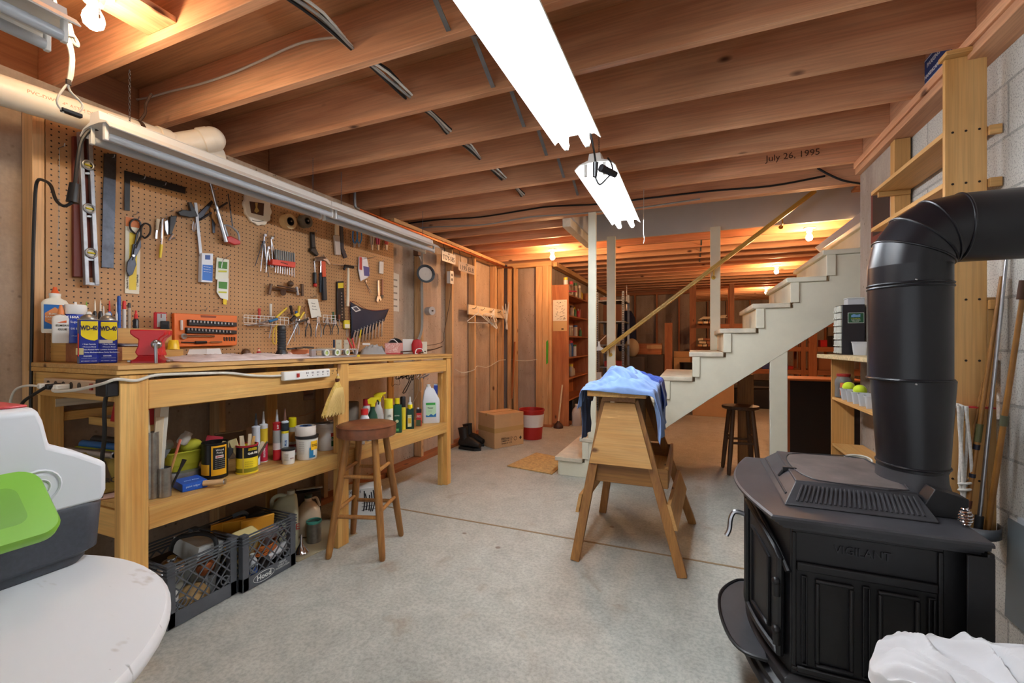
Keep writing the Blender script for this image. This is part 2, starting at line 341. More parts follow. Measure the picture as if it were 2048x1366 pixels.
# far back of the basement
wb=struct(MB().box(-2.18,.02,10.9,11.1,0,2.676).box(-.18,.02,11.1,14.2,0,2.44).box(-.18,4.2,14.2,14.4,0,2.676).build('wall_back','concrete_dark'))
for x in(-1.85,-1.30,-.80,-.31): MB().box(x,x+.04,10.80,10.89,.039,2.362).build('stud','redwoodZ',wb)
MB().box(-1.95,.02,10.80,10.89,2.363,2.43).build('top_plate','redwoodX',wb); MB().box(-1.95,.02,10.80,10.89,0,.038).build('bottom_plate','redwoodX',wb)
for x in(.4,.9,1.5,2.1,2.7,3.3): MB().box(x,x+.04,14.1,14.19,0,2.43).build('stud','redwoodZ',wb)
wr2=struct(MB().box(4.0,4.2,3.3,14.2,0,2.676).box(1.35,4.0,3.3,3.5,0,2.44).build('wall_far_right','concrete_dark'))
# right: block wall, poured end
wr=struct(MB().box(1.10,1.3,-2.6,3.08,0,2.362).build('wall_right','block'))
MB().box(1.03,1.35,3.06,3.56,0,2.36).build('poured_end','concrete_dark',wr)
MB().box(1.02,1.09,3.0,3.055,1.35,2.36).build('stud','plyZ',wr,bev=.002)
# window with taped film, low on the right wall
wn=struct(MB().box(1.088,1.099,1.2,2.16,.30,.62).build('window_1','#b8bcc0|0.15'))
MB().prism([(1.1,.60),(2.20,.60),(2.22,.225),(1.1,.225),(1.1,.30),(2.10,.30),(2.10,.535),(1.1,.535)],(1.087,0,0),(0,1,0),(0,0,1),-.004).build('duct_tape','#6e7478|0.45',wn)
MB().grid(lambda u,v:V(1.0845-.003*mnoise.noise(V(u*26,v*7,1))-.0015*mnoise.noise(V(u*60,v*20,4)),1.1+u,.30+v*.235),70,18).build('window_film','#a4aeb8|0.25',wn,True)
# metal cross bridging between the joists
for i in range(6,len(JY)-1):
    y0,y1=JY[i],JY[i+1]-.038; x=-.87
    for dx,(za,zb) in((0,(2.655,2.455)),(.05,(2.455,2.655))):
        MB().beam((x+dx,y0+.001,za),(x+dx,y1-.001,zb),.02,.003,(0,0,1)).build('bridging_strap','galv',ce)
for y0,y1 in((5.55,5.918),(5.956,6.324),(6.362,6.73),(6.768,7.136)):
    for dx,(za,zb) in((0,(2.655,2.455)),(.05,(2.455,2.655))): MB().beam((.1+dx,y0,za),(.1+dx,y1,zb),.02,.003).build('bridging_strap','galv',ce)
t_=text('July 26, 1995',.062,'#4e3220|0.8',ce,at('Y',3.51,1585,311)+V(0,-.0008,0),(1,0,0),(0,0,1),ext=.0004)
# ================================================================ LIGHTS OF THE ROOM
def shop_light(loc,label,on,lens=1.22,chain=True,angle=0):
    T=thing('shop_light',label,'light fixture',loc,angle,'fluorescent shop lights on chains')
    L=lens/2; prof=[(-.03,.075),(.03,.075),(.036,.04),(.085,.024),(.112,-.002),(.109,-.005),(.082,.019),(.03,.026),(-.03,.026),(-.082,.019),(-.109,-.005),(-.112,-.002),(-.085,.024),(-.036,.04)]
    MB().rings([[V(a,s*L,b) for a,b in prof] for s in(-1,1)],True).build('reflector','white_metal',T)
    for s in(-1,1):
        for a in(-.05,.05): MB().box(a-.010,a+.010,s*(L-.014)-.007,s*(L-.014)+.007,-.044,.025).build('socket','white_plastic',T,bev=.003)
    for a in(-.05,.05): MB().cyl((a,-L+.02,-.026),(a,L-.02,-.026),.0165 if on else .0165,n=14).build('fluorescent_tube','tube_on' if on else 'tube_off',T,True)
    MB().box(-.031,.031,-L+.03,L-.03,.0755,.079).build('channel_cover','#d8d4cc|0.4',T)
    if chain:
        for s in(-1,1):
            y=s*(L-.12); b=MB(); z=.08; k=0; top=2.44-loc[2]-.002
            while z<top-.012:
                b.tube([V(math.cos(q)*.004,0,z+.008+math.sin(q)*.008) if k%2 else V(0,math.cos(q)*.004,z+.008+math.sin(q)*.008) for q in [j*PI/3 for j in range(6)]],.0011,4,0,True).xf(Matrix.Identity(4)); z+=.013; k+=1
            b.xf(Matrix.Translation((0,y,0))).build('chain','steel_dark',T)
    return T
shop_light((-.50,1.40,2.20),'lit fluorescent shop light over the middle of the room, nearest of the two lit ones',True)
shop_light((-.49,2.96,2.20),'lit fluorescent shop light hanging farther back, behind the cord plug',True)
shop_light((-2.25,1.60,2.115),'unlit white shop light over the left end of the workbench',False,1.225)
shop_light((-2.25,2.83,2.115),'unlit white shop light over the right end of the workbench',False,1.225)
shop_light((-1.80,.10,2.20),'unlit shop light with two grey tubes at the top left corner',False,1.22,True,0)
def ceiling_bulb(x,y,label,mat,z=2.44):
    T=thing('ceiling_bulb',label,'light bulb',(x,y,z),0,'bare bulbs on the ceiling')
    MB().lathe((0,0,0),(0,0,-1),[(.055,.0005),(.055,.012),(.032,.022),(.026,.05)],20).build('lamp_holder','white_plastic',T,True)
    MB().lathe((0,0,-.045),(0,0,-1),[(.012,0),(.016,.02),(.028,.045),(.031,.062),(.027,.08),(.014,.092),(.002,.0945)],16).build('bulb',mat,T,True)
    return T
cb=ceiling_bulb(-1.92,.84,'bright bare bulb with a pull chain at the top left','bulb_room',2.478); MB().box(-.09,.09,-.153,.210,.0002,.022).build('mounting_board','joistY',cb)
MB().tube([(.03,0,-.02),(.036,.0,-.10)],.0016,5).cyl((.036,0,-.10),(.036,0,-.115),.004,n=8).build('pull_chain','steel',cb)
ceiling_bulb(-1.66,5.36,'lit bare bulb on a white holder near the wooden bookshelf','bulb_on')
ceiling_bulb(1.12,5.36,'lit bare bulb right behind the stairs, largest of the far bulbs','bulb_on')
ceiling_bulb(1.20,7.79,'lit bare bulb over the middle of the back room','bulb_on')
ceiling_bulb(1.50,11.0,'lit bare bulb farthest back, over the lumber racks','bulb_on')
# ---------------------------------------------------------------- camera, world, colour
cam=bpy.data.cameras.new('camera'); co_=bpy.data.objects.new('camera',cam); COL.objects.link(co_); co_.location=(0,0,H); co_.rotation_euler=(PI/2,0,TH)
cam.sensor_width=36; cam.lens=F/2048*36; cam.clip_start=.05; scene.camera=co_
w=bpy.data.worlds.new('world'); scene.world=w; w.use_nodes=True; bg=w.node_tree.nodes['Background']; bg.inputs[0].default_value=(.92,.96,1.,1); bg.inputs[1].default_value=.4  # dim bluish ambient fill added, entering through the unbuilt side behind the camera
vs=scene.view_settings; scene.display_settings.display_device='sRGB'; vs.view_transform='Standard'; vs.look='None'; vs.exposure=1.55; vs.gamma=1; vs.use_curve_mapping=False
scene.cycles.max_bounces=7; scene.cycles.diffuse_bounces=3; scene.cycles.use_denoising=True
scene.cycles.adaptive_threshold=.1; scene.cycles.caustics_reflective=False; scene.cycles.caustics_refractive=False; scene.cycles.sample_clamp_indirect=6
# ================================================================ WORKBENCH
def lerp(a,b,t): return a+(b-a)*t
def ztop(y): return lerp(1.166,1.146,(y-.94)/2.4)
def zsh(y): return lerp(.603,.552,(y-1.04)/2.2)
B=thing('workbench','long pine workbench with a lower shelf along the pegboard wall','workbench',(-1.98,2.2,0)); L0=Matrix.Translation((1.98,-2.2,0))
def bb(name,mb,mat,bev=.002,par=None): return mb.xf(L0).build(name,mat,par or B,bev=bev)
def slab(x0,x1,y0,y1,fa,t,off=0.): 
    return MB().add([(x0,y0,fa(y0)-t+off),(x1,y0,fa(y0)-t+off),(x1,y1,fa(y1)-t+off),(x0,y1,fa(y1)-t+off),(x0,y0,fa(y0)+off),(x1,y0,fa(y0)+off),(x1,y1,fa(y1)+off),(x0,y1,fa(y1)+off)],[(3,2,1,0),(4,5,6,7),(0,1,5,4),(1,2,6,5),(2,3,7,6),(3,0,4,7)])
bb('worktop',slab(-2.634,-1.965,.93,3.36,ztop,.018),'plyY'); bb('worktop',slab(-2.634,-1.972,.93,3.36,ztop,.018,-.0185),'benchY')
bb('apron',slab(-2.02,-1.985,1.04,2.028,ztop,.115,-.062),'benchY'); bb('apron',slab(-2.02,-1.985,2.122,3.29,ztop,.1,-.05),'benchY')
bb('apron',slab(-2.632,-2.02,.946,.984,ztop,.10,-.04),'benchX')
for y0,y1 in((.944,1.038),(2.03,2.12),(3.292,3.36)):
    z=min(ztop(y0),ztop(y1))-.0375; bb('leg',MB().box(-2.018,-1.98,y0,y1,0,z),'benchZ',.003)
bb('leg',MB().box(-2.06,-2.0185,3.27,3.31,0,ztop(3.3)-.165),'benchZ',.003)
for y in(.99,2.07,3.31): bb('leg',MB().box(-2.605,-2.588,y-.04,y+.04,0.0,1.10),'benchZ',.003)
bb('shelf',slab(-2.55,-2.02,1.0,3.29,zsh,.018),'benchY'); bb('shelf_rail',slab(-2.0195,-1.981,1.0385,2.029,zsh,.092),'benchY'); bb('shelf_rail',slab(-2.0195,-1.981,2.1205,3.29,zsh,.088),'benchY')
bb('shelf_rail',slab(-2.585,-2.551,.95,3.29,zsh,.09,-.001),'benchY'); bb('shelf_rail',slab(-2.55,-2.02,.99,1.0295,zsh,.11,-.019),'benchX')
bb('wall_cleat',MB().box(-2.636,-2.60,1.03,2.2,.90,.94),'benchY')
MB().box(-2.636,-2.6305,.986,3.40,1.169,2.335).build('pegboard','pegboard')
pb=bpy.data.objects['pegboard']; tag(pb,'large brown perforated hardboard panel full of tools above the workbench','pegboard')
XP=-2.6305
# ================================================================ STAIRS
S=thing('staircase','cream painted wooden stairs rising to the right','staircase',(-1.2,3.96,0)); LS=Matrix.Translation((1.2,-3.96,0))
def sb(name,mb,mat,bev=.003): return mb.xf(LS).build(name,mat,S,bev=bev)
NX=lambda n:-1.20+.2345*(n-1); NZ=lambda n:.1725+.196*(n-1) if n<6 else 1.165+.1955*(n-6)
NS=11
for n in range(1,NS+1):
    x=NX(n); z=NZ(n); zb=0 if n==1 else NZ(n-1)
    sb('tread',MB().box(x,x+.262,3.945,5.0,z-.038,z),'cream_worn' if n<9 else 'cream',.006)
    sb('riser',MB().box(x+.028,x+.046,3.962,4.99,zb+.001,z-.0385),'cream')
ys=3.962
def saw(y0,d):
    p=[(NX(1)+.047,0.0)]
    for n in range(1,NS+1):
        x=NX(n)+.047; p.append((x,NZ(n)-.039))
        p.append((NX(n+1)+.047,NZ(n)-.039))
    p+=[(NX(NS+1)+.047,NZ(NS)-.42),(.123,.77),(-.87,.0)]
    return MB().prism(p,(0,y0,0),(1,0,0),(0,0,1),-d)
sb('stringer',saw(3.963,.038),'cream',.002); sb('stringer',saw(4.93,.038),'cream',.002)
# cut trim that returns each riser on the open side
for n in range(2,NS+1): sb('riser_end',MB().box(NX(n)+.026,NX(n)+.085,3.949,3.9625,NZ(n-1)+.001,NZ(n)-.0385),'cream')
sb('post',MB().box(-.886,-.815,3.963,4.0,NZ(2)+.001,2.44),'cream')
sb('post',MB().box(-.895,-.80,4.955,4.992,NZ(2)+.001,2.44),'cream'); sb('post',MB().box(.17,.265,4.955,4.992,NZ(6)+.001,2.44),'cream')
sb('support_post',MB().prism([(.566,0),(.686,0),(.686,1.225),(.566,1.127)],(0,4.0015,0),(1,0,0),(0,0,1),.037),'cream'); sb('support_post',MB().box(.42,.56,4.90,4.94,0,.93),'oldwoodZ')
sb('skirt_board',MB().beam((1.15,5.06,2.12),(1.75,5.06,2.62),.03,.14),'#f4f4f0|0.5')
hr=sb('handrail',MB().beam((-.93,4.86,1.135),(1.06,4.86,2.665),.04,.05,(0,1,0)).beam((-.93,4.838,1.135),(1.06,4.838,2.665),.008,.02,(0,1,0)),'#c09a44|0.4')
for x in(-.85,.2,.80): 
    z=1.135+(x+.93)*.769; bk=sb('rail_bracket',MB().tube([(x,4.865,z-.03),(x,4.87,z-.075),(x,4.95,z-.09)],.006,6).cyl((x,4.953,z-.09),(x,4.945,z-.09),.02),'brass',0); bk.parent=hr
# ================================================================ SAWHORSE
def sawhorse():
    T=thing('sawhorse','tall wooden sawhorse with a tool tray, blue shirts thrown over its top','sawhorse',(-.35,2.85,0)); m=Matrix.Translation((.35,-2.85,0))
    def p(name,mb,mat,bev=.002): return mb.xf(m).build(name,mat,T,bev=bev)
    p('top_board',MB().box(-.565,-.235,2.50,3.28,.938,.972),'benchY',.004)
    p('top_beam',MB().box(-.49,-.30,2.56,3.22,.905,.937),'oldwoodY')
    for ft,tp in(((-.623,2.449),(-.475,2.60)),((-.049,2.487),(-.31,2.60)),((-.61,3.215),(-.475,3.15)),((0.0,3.251),(-.31,3.15))):
        p('leg',MB().beam((ft[0],ft[1],0),(tp[0],tp[1],.91),.05,.034,(0,1,0)),'oldwoodZ')
    for y,ysg in((2.60,-1),(3.15,1)):
        p('gusset',MB().add([(-.475,y+ysg*.024,.90),(-.305,y+ysg*.024,.90),(-.205,y+ysg*(.024+.055),.55),(-.555,y+ysg*(.024+.055),.55)]+[(-.475,y+ysg*.036,.90),(-.305,y+ysg*.036,.90),(-.205,y+ysg*(.036+.055),.55),(-.555,y+ysg*(.036+.055),.55)],[(0,1,2,3),(7,6,5,4),(0,4,5,1),(1,5,6,2),(2,6,7,3),(3,7,4,0)]),'plyX',.001)
    p('tray_bottom',MB().box(-.53,-.14,2.56,3.19,.452,.464),'plyY')
    for a in(2.545,3.19): p('tray_side',MB().box(-.545,-.125,a,a+.018,.44,.545),'oldwoodX')
    for a in(-.55,-.14): p('tray_side',MB().box(a,a+.018,2.564,3.189,.44,.555),'oldwoodY')
    def LG(ft,tp,z): return V(lerp(ft[0],tp[0],z/.91),lerp(ft[1],tp[1],z/.91),z)
    for sx,n0,n1,f0,f1,za,zb in((1,(-.049,2.487),(-.31,2.60),(0.0,3.251),(-.31,3.15),.24,.37),(-1,(-.623,2.449),(-.475,2.60),(-.61,3.215),(-.475,3.15),.27,.37)):
        q=[LG(n0,n1,za),LG(f0,f1,za),LG(f0,f1,zb),LG(n0,n1,zb)]; q[0].y-=.03; q[3].y-=.03; o0,o1=V(sx*.0265,0,0),V(sx*.046,0,0)
        p('side_brace',MB().add([c+o0 for c in q]+[c+o1 for c in q],[(0,1,2,3),(7,6,5,4),(0,4,5,1),(1,5,6,2),(2,6,7,3),(3,7,4,0)]),'plyY')
    p('upper_brace',MB().box(-.318,-.298,2.64,3.14,.70,.905),'oldwoodY')
    return T
sawhorse()
def cloth(name,label,x0,x1,y0,y1,z,mat,amp,seed,drop,rot=0,c=None,gap=.007,nu=80,nv=80,dome=0):
    """a shirt thrown over the sawhorse: flat on top, hanging where it passes the board's edge"""
    def fn(u,v):
        a=lerp(x0,x1,u)+.03*mnoise.noise(V(v*3,seed,0)); b=lerp(y0,y1,v)+.03*mnoise.noise(V(u*3,seed,4))
        ex0,ex1=-.575,-.225; zz=z+gap
        w=abs(mnoise.noise(V(u*3.2+seed,v*3.2,seed)))*amp+abs(mnoise.noise(V(u*8,v*6+seed,3)))*amp*.42+.5*amp*abs(mnoise.noise(V(u*16+v*9,v*11,seed)))*.5
        mid=math.sin(PI*min(1,max(0,(a-ex0)/(ex1-ex0)))); zz+=(w*(.5+.9*mid)+dome*mid*math.sin(PI*v)**.7)*min(1,v*7+.08)
        if a>ex1: d=a-ex1; q=min(d,.03); zz-=max(0,d-.012); a=ex1+.012+q*.6+.03*mnoise.noise(V(b*14,d*5,seed))*min(1,d*8)+d*.10; zz-=w*.2
        if a<ex0: d=ex0-a; q=min(d,.03); zz-=max(0,d-.012); a=ex0-.012-q*.5-.025*abs(mnoise.noise(V(b*14,d*5,seed)))*min(1,d*8)
        yl=2.497
        if b<yl: d=yl-b; zz-=d*.8; b=yl-.008-d*.3
        return V(a,b,zz)
    o=MB().grid(fn,nu,nv).build(name,mat,None,True,thick=.003,sub=1); return tag(o,label,'shirt','shirts thrown on the sawhorse')
cloth('shirt','light blue shirt crumpled over the top of the sawhorse',-.70,.05,2.48,3.10,.972,'shirt',.085,3.3,0,dome=.06)
cloth('shirt','dark blue shirt hanging off the back right of the sawhorse top',-.5,-.02,2.98,3.33,.985,'shirt_dark',.06,8.1,0,dome=.03,nu=44,nv=36)
cloth('shirt','slate blue garment hanging from the left edge of the sawhorse top',-.90,-.45,2.55,2.80,.965,'#5a6f94|0.85',.01,5.7,0,gap=.009,nu=40,nv=30)
# ================================================================ STOOLS
def stool(name,label,loc,ang,hgt,seat_r,feet,top_r,levels,wood_,seat):
    T=thing(name,label,'stool',loc,ang)
    if seat=='leather':
        MB().lathe((0,0,hgt-.085),(0,0,1),[(seat_r-.012,0),(seat_r,.004),(seat_r+.002,.05),(seat_r,.062),(seat_r-.012,.072),(seat_r*.5,.083),(.004,.085)],40).build('seat','leather',T,True)
        MB().tube([(math.cos(k*PI/20)*(seat_r+.001),math.sin(k*PI/20)*(seat_r+.001),hgt-.02) for k in range(40)],.004,6,0,True).build('piping','leather',T,True)
        zt=hgt-.086
    else:
        MB().lathe((0,0,hgt-.036),(0,0,1),[(seat_r*.86,0),(seat_r*.97,.006),(seat_r,.02),(seat_r*.97,.032),(seat_r*.6,.036),(.004,.030)],32,sx=1,sy=.85).build('seat',wood_,T,True); zt=hgt-.034
    P=[]
    for k in range(4):
        a=PI/4+k*PI/2; c,s_=math.cos(a),math.sin(a); p0=V(c*top_r,s_*top_r,zt); p1=V(c*feet,s_*feet,0)
        P.append((p0,p1)); ax=p1-p0; l=ax.length
        MB().lathe(p0,ax,[(.019,0),(.021,l*.3),(.022,l*.6),(.019,l*.93),(.017,l*.985),(.012,l-.0)],12).build('leg',wood_,T,True)
    for zz,off in levels:
        for k in range(4):
            z=zz+(off if k%2 else 0); 
            q=[lerp(p0,p1,(p0.z-z)/(p0.z-p1.z)) for p0,p1 in(P[k],P[(k+1)%4])]
            MB().cyl(q[0],q[1],.0115,n=10).build('rung',wood_,T,True)
    return T
stool('bar_stool','round leather-topped wooden bar stool in front of the workbench',(-1.84,2.12,0),18,.768,.172,.228,.118,[(.46,.03),(.235,.03)],'oldwoodZ','leather')
stool('wooden_stool','plain dark wooden stool standing under the stairs',(.425,4.70,0),8,.645,.165,.185,.115,[(.30,.05)],'darkZ','wood')
# ================================================================ BOXES ETC. BY THE LEFT WALL
def carton(label,p0,ex,l,w_,h,ang,mat='cardboard',txt=True):
    T=thing('cardboard_box',label,'box',p0,ang)
    MB().box(0,l,0,w_,0,h).build('carton',mat,T,bev=.004)
    MB().box(-.0006,l+.0006,-.0006,w_+.0006,h*.46,h*.60).build('packing_tape','#b8935c|0.25',T)
    MB().box(-.0003,l+.0003,w_*.46,w_*.54,h-.03,h+.0008).build('packing_tape','#b8935c|0.25',T)
    return T
cbx=carton('large taped brown cardboard box on the floor by the stud wall',(-2.13,4.61,.0),None,.44,.34,.395,60.9)
text('FRESH&CO',.035,'#2a2018|0.8',cbx,(.18,-.001,.10),(1,0,0),(0,0,1)); text('DRINKS & CO\n01420 60 1192',.026,'#2a2018|0.8',cbx,(.18,-.001,.06),(1,0,0),(0,0,1))
MB().tube([V(.31+.022*math.cos(k*PI/8),-.001,.085+.022*math.sin(k*PI/8)) for k in range(16)],.0022,4,0,True).prism([(.37,.085),(.39,.062),(.41,.085),(.39,.11)],(0,-.0005,0),(1,0,0),(0,0,1),.0008).build('printed_mark','#2a2018|0.8',cbx)
rb=thing('bucket','red bucket with a white label behind the cardboard box','bucket',(-1.93,5.33,0))
MB().lathe((0,0,0),(0,0,1),[(.13,0),(.16,.36),(.168,.36),(.168,.38),(.155,.38),(.125,.01)],28,False).build('pail','#a8201c|0.4',rb,True); MB().lathe((0,0,.16),(0,0,1),[(.147,0),(.159,.16)],28,False).build('label','#d8d4d0|0.5',rb,True)
def boot(label,loc,ang,mat='#16120f|0.5'):
    T=thing('boot',label,'boot',loc,ang,'work boots by the box')
    prof=[(0,.0,.045,.05),(.05,0,.05,.05),(.11,.0,.052,.06),(.17,.0,.05,.055),(.22,0,.045,.04),(.27,0,.03,.03)]
    rs=[]
    for x,y,w_,h in prof: rs.append([V(x+.0,w_*math.cos(2*PI*k/14),.03+max(0,h*(.95+math.sin(2*PI*k/14)))) for k in range(14)])
    MB().rings(rs).build('foot',mat,T,True)
    MB().lathe((.06,0,.06),(-.15,0,1),[(.055,0),(.05,.08),(.055,.17),(.06,.19),(.05,.19),(.045,.1)],18,False,sx=1.1,sy=.85).build('shaft',mat,T,True)
    MB().prism([(-.0,-.045),(.1,-.052),(.22,-.05),(.285,0),(.22,.05),(.1,.052),(0,.045)],(0,0,0),(1,0,0),(0,1,0),.03).build('sole','#0e0e0e|0.6',T,bev=.004)
    return T
boot('black work boot nearest the stud wall, left of the cardboard box',(-2.52,4.50,0),-5); boot('black work boot tucked against the cardboard box',(-2.58,4.72,0),-8)
mat_=MB().prism([(-1.72,4.02),(-1.22,3.93),(-1.20,4.50),(-1.62,4.62)],(0,0,.0012),(1,0,0),(0,1,0),.009).build('board','osb'); tag(mat_,'thin yellowish chipboard sheet lying on the floor by the bottom step','board')
pl=thing('plunger','plunger standing against the end of the wooden bookshelf','plunger',(-1.80,6.10,0)); MB().lathe((0,0,0),(0,0,1),[(.07,0),(.072,.02),(.06,.05),(.03,.075),(.016,.10)],20).build('cup','#3a1c14|0.5',pl,True); MB().cyl((0,0,.08),(.035,.09,.62),.012).build('handle','paleZ',pl,True)
# ================================================================ WOOD STOVE
W=thing('wood_stove','black cast-iron wood stove with an arched front in the right foreground','stove',(.45,1.85,0)); LW=Matrix.Translation((-.45,-1.85,0))
def wb_(name,mb,mat='iron',bev=.002,sm=False,par=None): return mb.xf(LW).build(name,mat,par or W,sm,bev=bev)
YN,YF=1.55,2.15; XF=.275; BOW=.07; XB=.635
def front(t,off=0.,x=XF,bow=BOW):      # t 0..1 near to far corner along the bowed front
    return (x-bow*math.sin(PI*t)-off, lerp(YN-off,YF+off,t))
def outline(off,back=0.,n=20):
    p=[front(i/n,off) for i in range(n+1)]
    return [(XB+.06+back,YN-off)]+p+[(XB+.06+back,YF+off)]
def ringstack(levels,n=20): return MB().rings([[V(x,y,z) for x,y in outline(o,b,n)] for o,b,z in levels])
wb_('firebox',ringstack([(0,0,.245),(0,0,.70)]),bev=.003)
wb_('top_plate',ringstack([(.012,.01,.690),(.022,.01,.694),(.022,.01,.701),(.012,.01,.7015),(.012,.01,.704),(.034,.012,.7045),(.036,.012,.712),(.022,.012,.7125),(.022,.012,.715),(.046,.014,.7155),(.048,.014,.724),(.034,.014,.7245),(.034,.014,.727),(.058,.016,.7275),(.058,.016,.735),(.052,.016,.739)]),'iron_top',0)
wb_('base_plate',ringstack([(.05,.02,.165),(.055,.02,.175),(.05,.02,.19),(.04,.02,.195),(.038,.02,.21),(.022,.01,.218),(.018,.01,.236),(.004,0,.246)]),'iron',.0015)
for x,y in((.30,1.60),(.64,1.60),(.30,2.10),(.64,2.10)):
    wb_('leg',MB().lathe((x,y,0),(0,0,1),[(.035,0),(.03,.02),(.022,.06),(.026,.12),(.04,.166)],14),sm=True,bev=0)
# raised hinged lid with sloping fluted sides
lo=[(.27,1.60),(.645,1.60),(.645,2.15),(.27,2.15)]; hi=[(.315,1.69),(.63,1.69),(.63,2.11),(.325,2.11)]
wb_('griddle_lid',MB().rings([[V(x,y,.7395) for x,y in lo],[V(x,y,.744) for x,y in lo],[V(x,y,.792) for x,y in hi],[V(x,y,.797) for x,y in hi]]),'iron_top',.003)
dust=[(.335+.28*u,1.705+.385*v) for u,v in((.0,.5),(.02,.25),(.1,.08),(.25,0),(1,0),(1,1),(.3,1),(.1,.92),(.02,.75))]
wb_('griddle_inset',MB().prism(dust,(0,0,.7972),(1,0,0),(0,1,0),.0012),'iron_dust',0)
wb_('griddle_seam',MB().tube([V(x,y,.7985) for x,y in dust],.0018,5,3,True),'iron_top',0)
for i in range(26):
    t=(i+.5)/26; x0=lerp(.29,.625,t); x1=lerp(.335,.62,t)
    a=V(lerp(x0,x1,.18),lerp(1.60,1.69,.16),.7395+.058*.18); b=V(lerp(x0,x1,.80),lerp(1.60,1.69,.80),.7395+.058*.82); n_=V(0,-.5,.85)*.0015
    wb_('flute',MB().cyl(a+n_,b+n_,.0036,n=6),'iron_top',0,True)
wb_('lid_handle',MB().box(.302,.345,1.83,1.845,.786,.802).cyl((.306,1.8375,.79),(.290,1.8375,.765),.006),'iron',.002)
wb_('lid_front_rim',MB().beam((.283,1.66,.757),(.287,2.12,.757),.006,.01,(0,0,1)),'iron_top',.001)
# side facing the camera: frames, panels, lettering
Yn=YN-.001
def fr(x0,x1,z0,z1,t=.014,d=.010):
    m=MB()
    for a in((x0,x1,z1-t,z1),(x0,x1,z0,z0+t),(x0,x0+t,z0+t,z1-t),(x1-t,x1,z0+t,z1-t)): m.box(a[0],a[1],Yn-d,Yn,a[2],a[3])
    return m
wb_('side_frame',fr(.278,.632,.262,.692,.012,.007),bev=.003); wb_('side_rail',MB().box(.29,.62,Yn-.012,Yn,.565,.592),bev=.005)
wb_('side_panel',fr(.337,.432,.285,.548,.012,.012),bev=.005); wb_('side_panel',fr(.487,.582,.285,.548,.012,.012),bev=.005)
for x0,x1 in((.302,.318),(.452,.470),(.598,.614)): wb_('reed_panel',fr(x0,x1,.285,.552,.0045,.010),bev=.002)
wb_('side_rail',MB().box(.29,.62,Yn-.010,Yn,.258,.278),bev=.004)
text('VIGILANT',.034,'#26262b|0.35',W,V(.452,Yn-.0006,.643)-V(.45,1.85,0),(1,0,0),(0,0,1),ext=.003,wid=.135)
# heat shield at the back
wb_('heat_shield',MB().prism([(.70,1.50),(.715,1.50),(.74,2.2),(.725,2.2)],(0,0,.25),(1,0,0),(0,1,0),.46),bev=.003); wb_('heat_shield',MB().box(.66,.715,1.499,1.505,.25,.70),bev=.002)
wb_('rear_duct',MB().box(.64,.70,1.58,2.12,.25,.69),bev=.003)
# bowed front: two arched doors with frames
def fp(t,z,off): x,y=front(t,off); return V(x,y,z)
def strip(pts,w_,off,d):
    m=MB(); m.tube([fp(t,z,off) for t,z in pts],w_,8); return m
for a,b in((.05,.485),(.515,.95)):
    nn=14; g=MB()
    def dfn(u,v,a=a,b=b):
        t=lerp(a,b,u); c=(t-.5)/.5; zt=.665-.10*abs(c)**2.2
        return fp(t,lerp(.285,zt,v),.010)
    d=wb_('door',MB().grid(dfn,nn,10),'iron',0,True); d.modifiers.new('t','SOLIDIFY').thickness=.012
    e=[(lerp(a,b,i/nn),.285) for i in range(nn+1)]+[(lerp(a,b,1-i/nn),.665-.10*abs((lerp(a,b,1-i/nn)-.5)/.5)**2.2) for i in range(nn+1)]
    wb_('door_frame',MB().tube([fp(t,z,.014) for t,z in e],.011,8,0,True),'iron',0,True,d)
    a2,b2=lerp(a,b,.24),lerp(a,b,.76)
    e=[(lerp(a2,b2,i/6),.33) for i in range(7)]+[(lerp(b2,a2,i/6),.60-.10*abs((lerp(b2,a2,i/6)-.5)/.5)**2.2) for i in range(7)]
    wb_('door_panel',MB().tube([fp(t,z,.013) for t,z in e],.006,6,0,True),'iron',0,True,d)
    tt=a if a<.3 else b
    for z in(.34,.49): wb_('hinge',MB().cyl(fp(tt,z-.02,.024),fp(tt,z+.02,.024),.011).sphere(fp(tt,z+.025,.026),.012),'iron',0,True,d)
wb_('arch_molding',MB().tube([fp(i/24,.655-.13*abs(i/12-1)**2.2+.03,.006) for i in range(25)],.009,8),'iron',0,True)
hx=fp(.52,.60,.02); hd=wb_('door_handle',MB().tube([hx,hx+V(-.035,-.0,.005),hx+V(-.05,-.005,-.02),hx+V(-.055,-.01,-.06),hx+V(-.066,-.014,-.085)],.009,8,4),'steel',0,True)
# ash lip in front
lip=[(.222,1.60),(.16,1.61),(.12,1.67),(.097,1.80),(.10,1.93),(.13,2.02),(.18,2.09),(.222,2.10)]
wb_('ash_lip',MB().prism(lip,(0,0,.225),(1,0,0),(0,1,0),.010),'iron_top',.003); wb_('ash_lip_rim',MB().tube([V(x,y,.236) for x,y in lip],.006,6,3),'iron',0,True)
# flue collar and coil-handled damper
wb_('flue_collar',MB().rings([[V(.675+a*math.cos(2*PI*k/28),1.86+b_*math.sin(2*PI*k/28),z) for k in range(28)] for a,b_,z in((.10,.15,.739),(.098,.13,.765),(.09,.11,.80),(.088,.106,.835))]),'iron_top',0,True)
wb_('thermostat_cover',MB().prism([(.62,.7395),(.735,.7395),(.735,.80),(.66,.82)],(0,1.66,0),(1,0,0),(0,0,1),-.06),'iron',.002)
ch=[]; 
for i in range(72): q=i/71; a=q*2*PI*6; r_=.004+.011*math.sin(PI*min(1,q*1.0))**.8; ch.append(V(.70+r_*math.cos(a),1.60+r_*math.sin(a),.742+.052*q))
wb_('coil_handle',MB().tube(ch,.0022,6),'chrome',0,True)
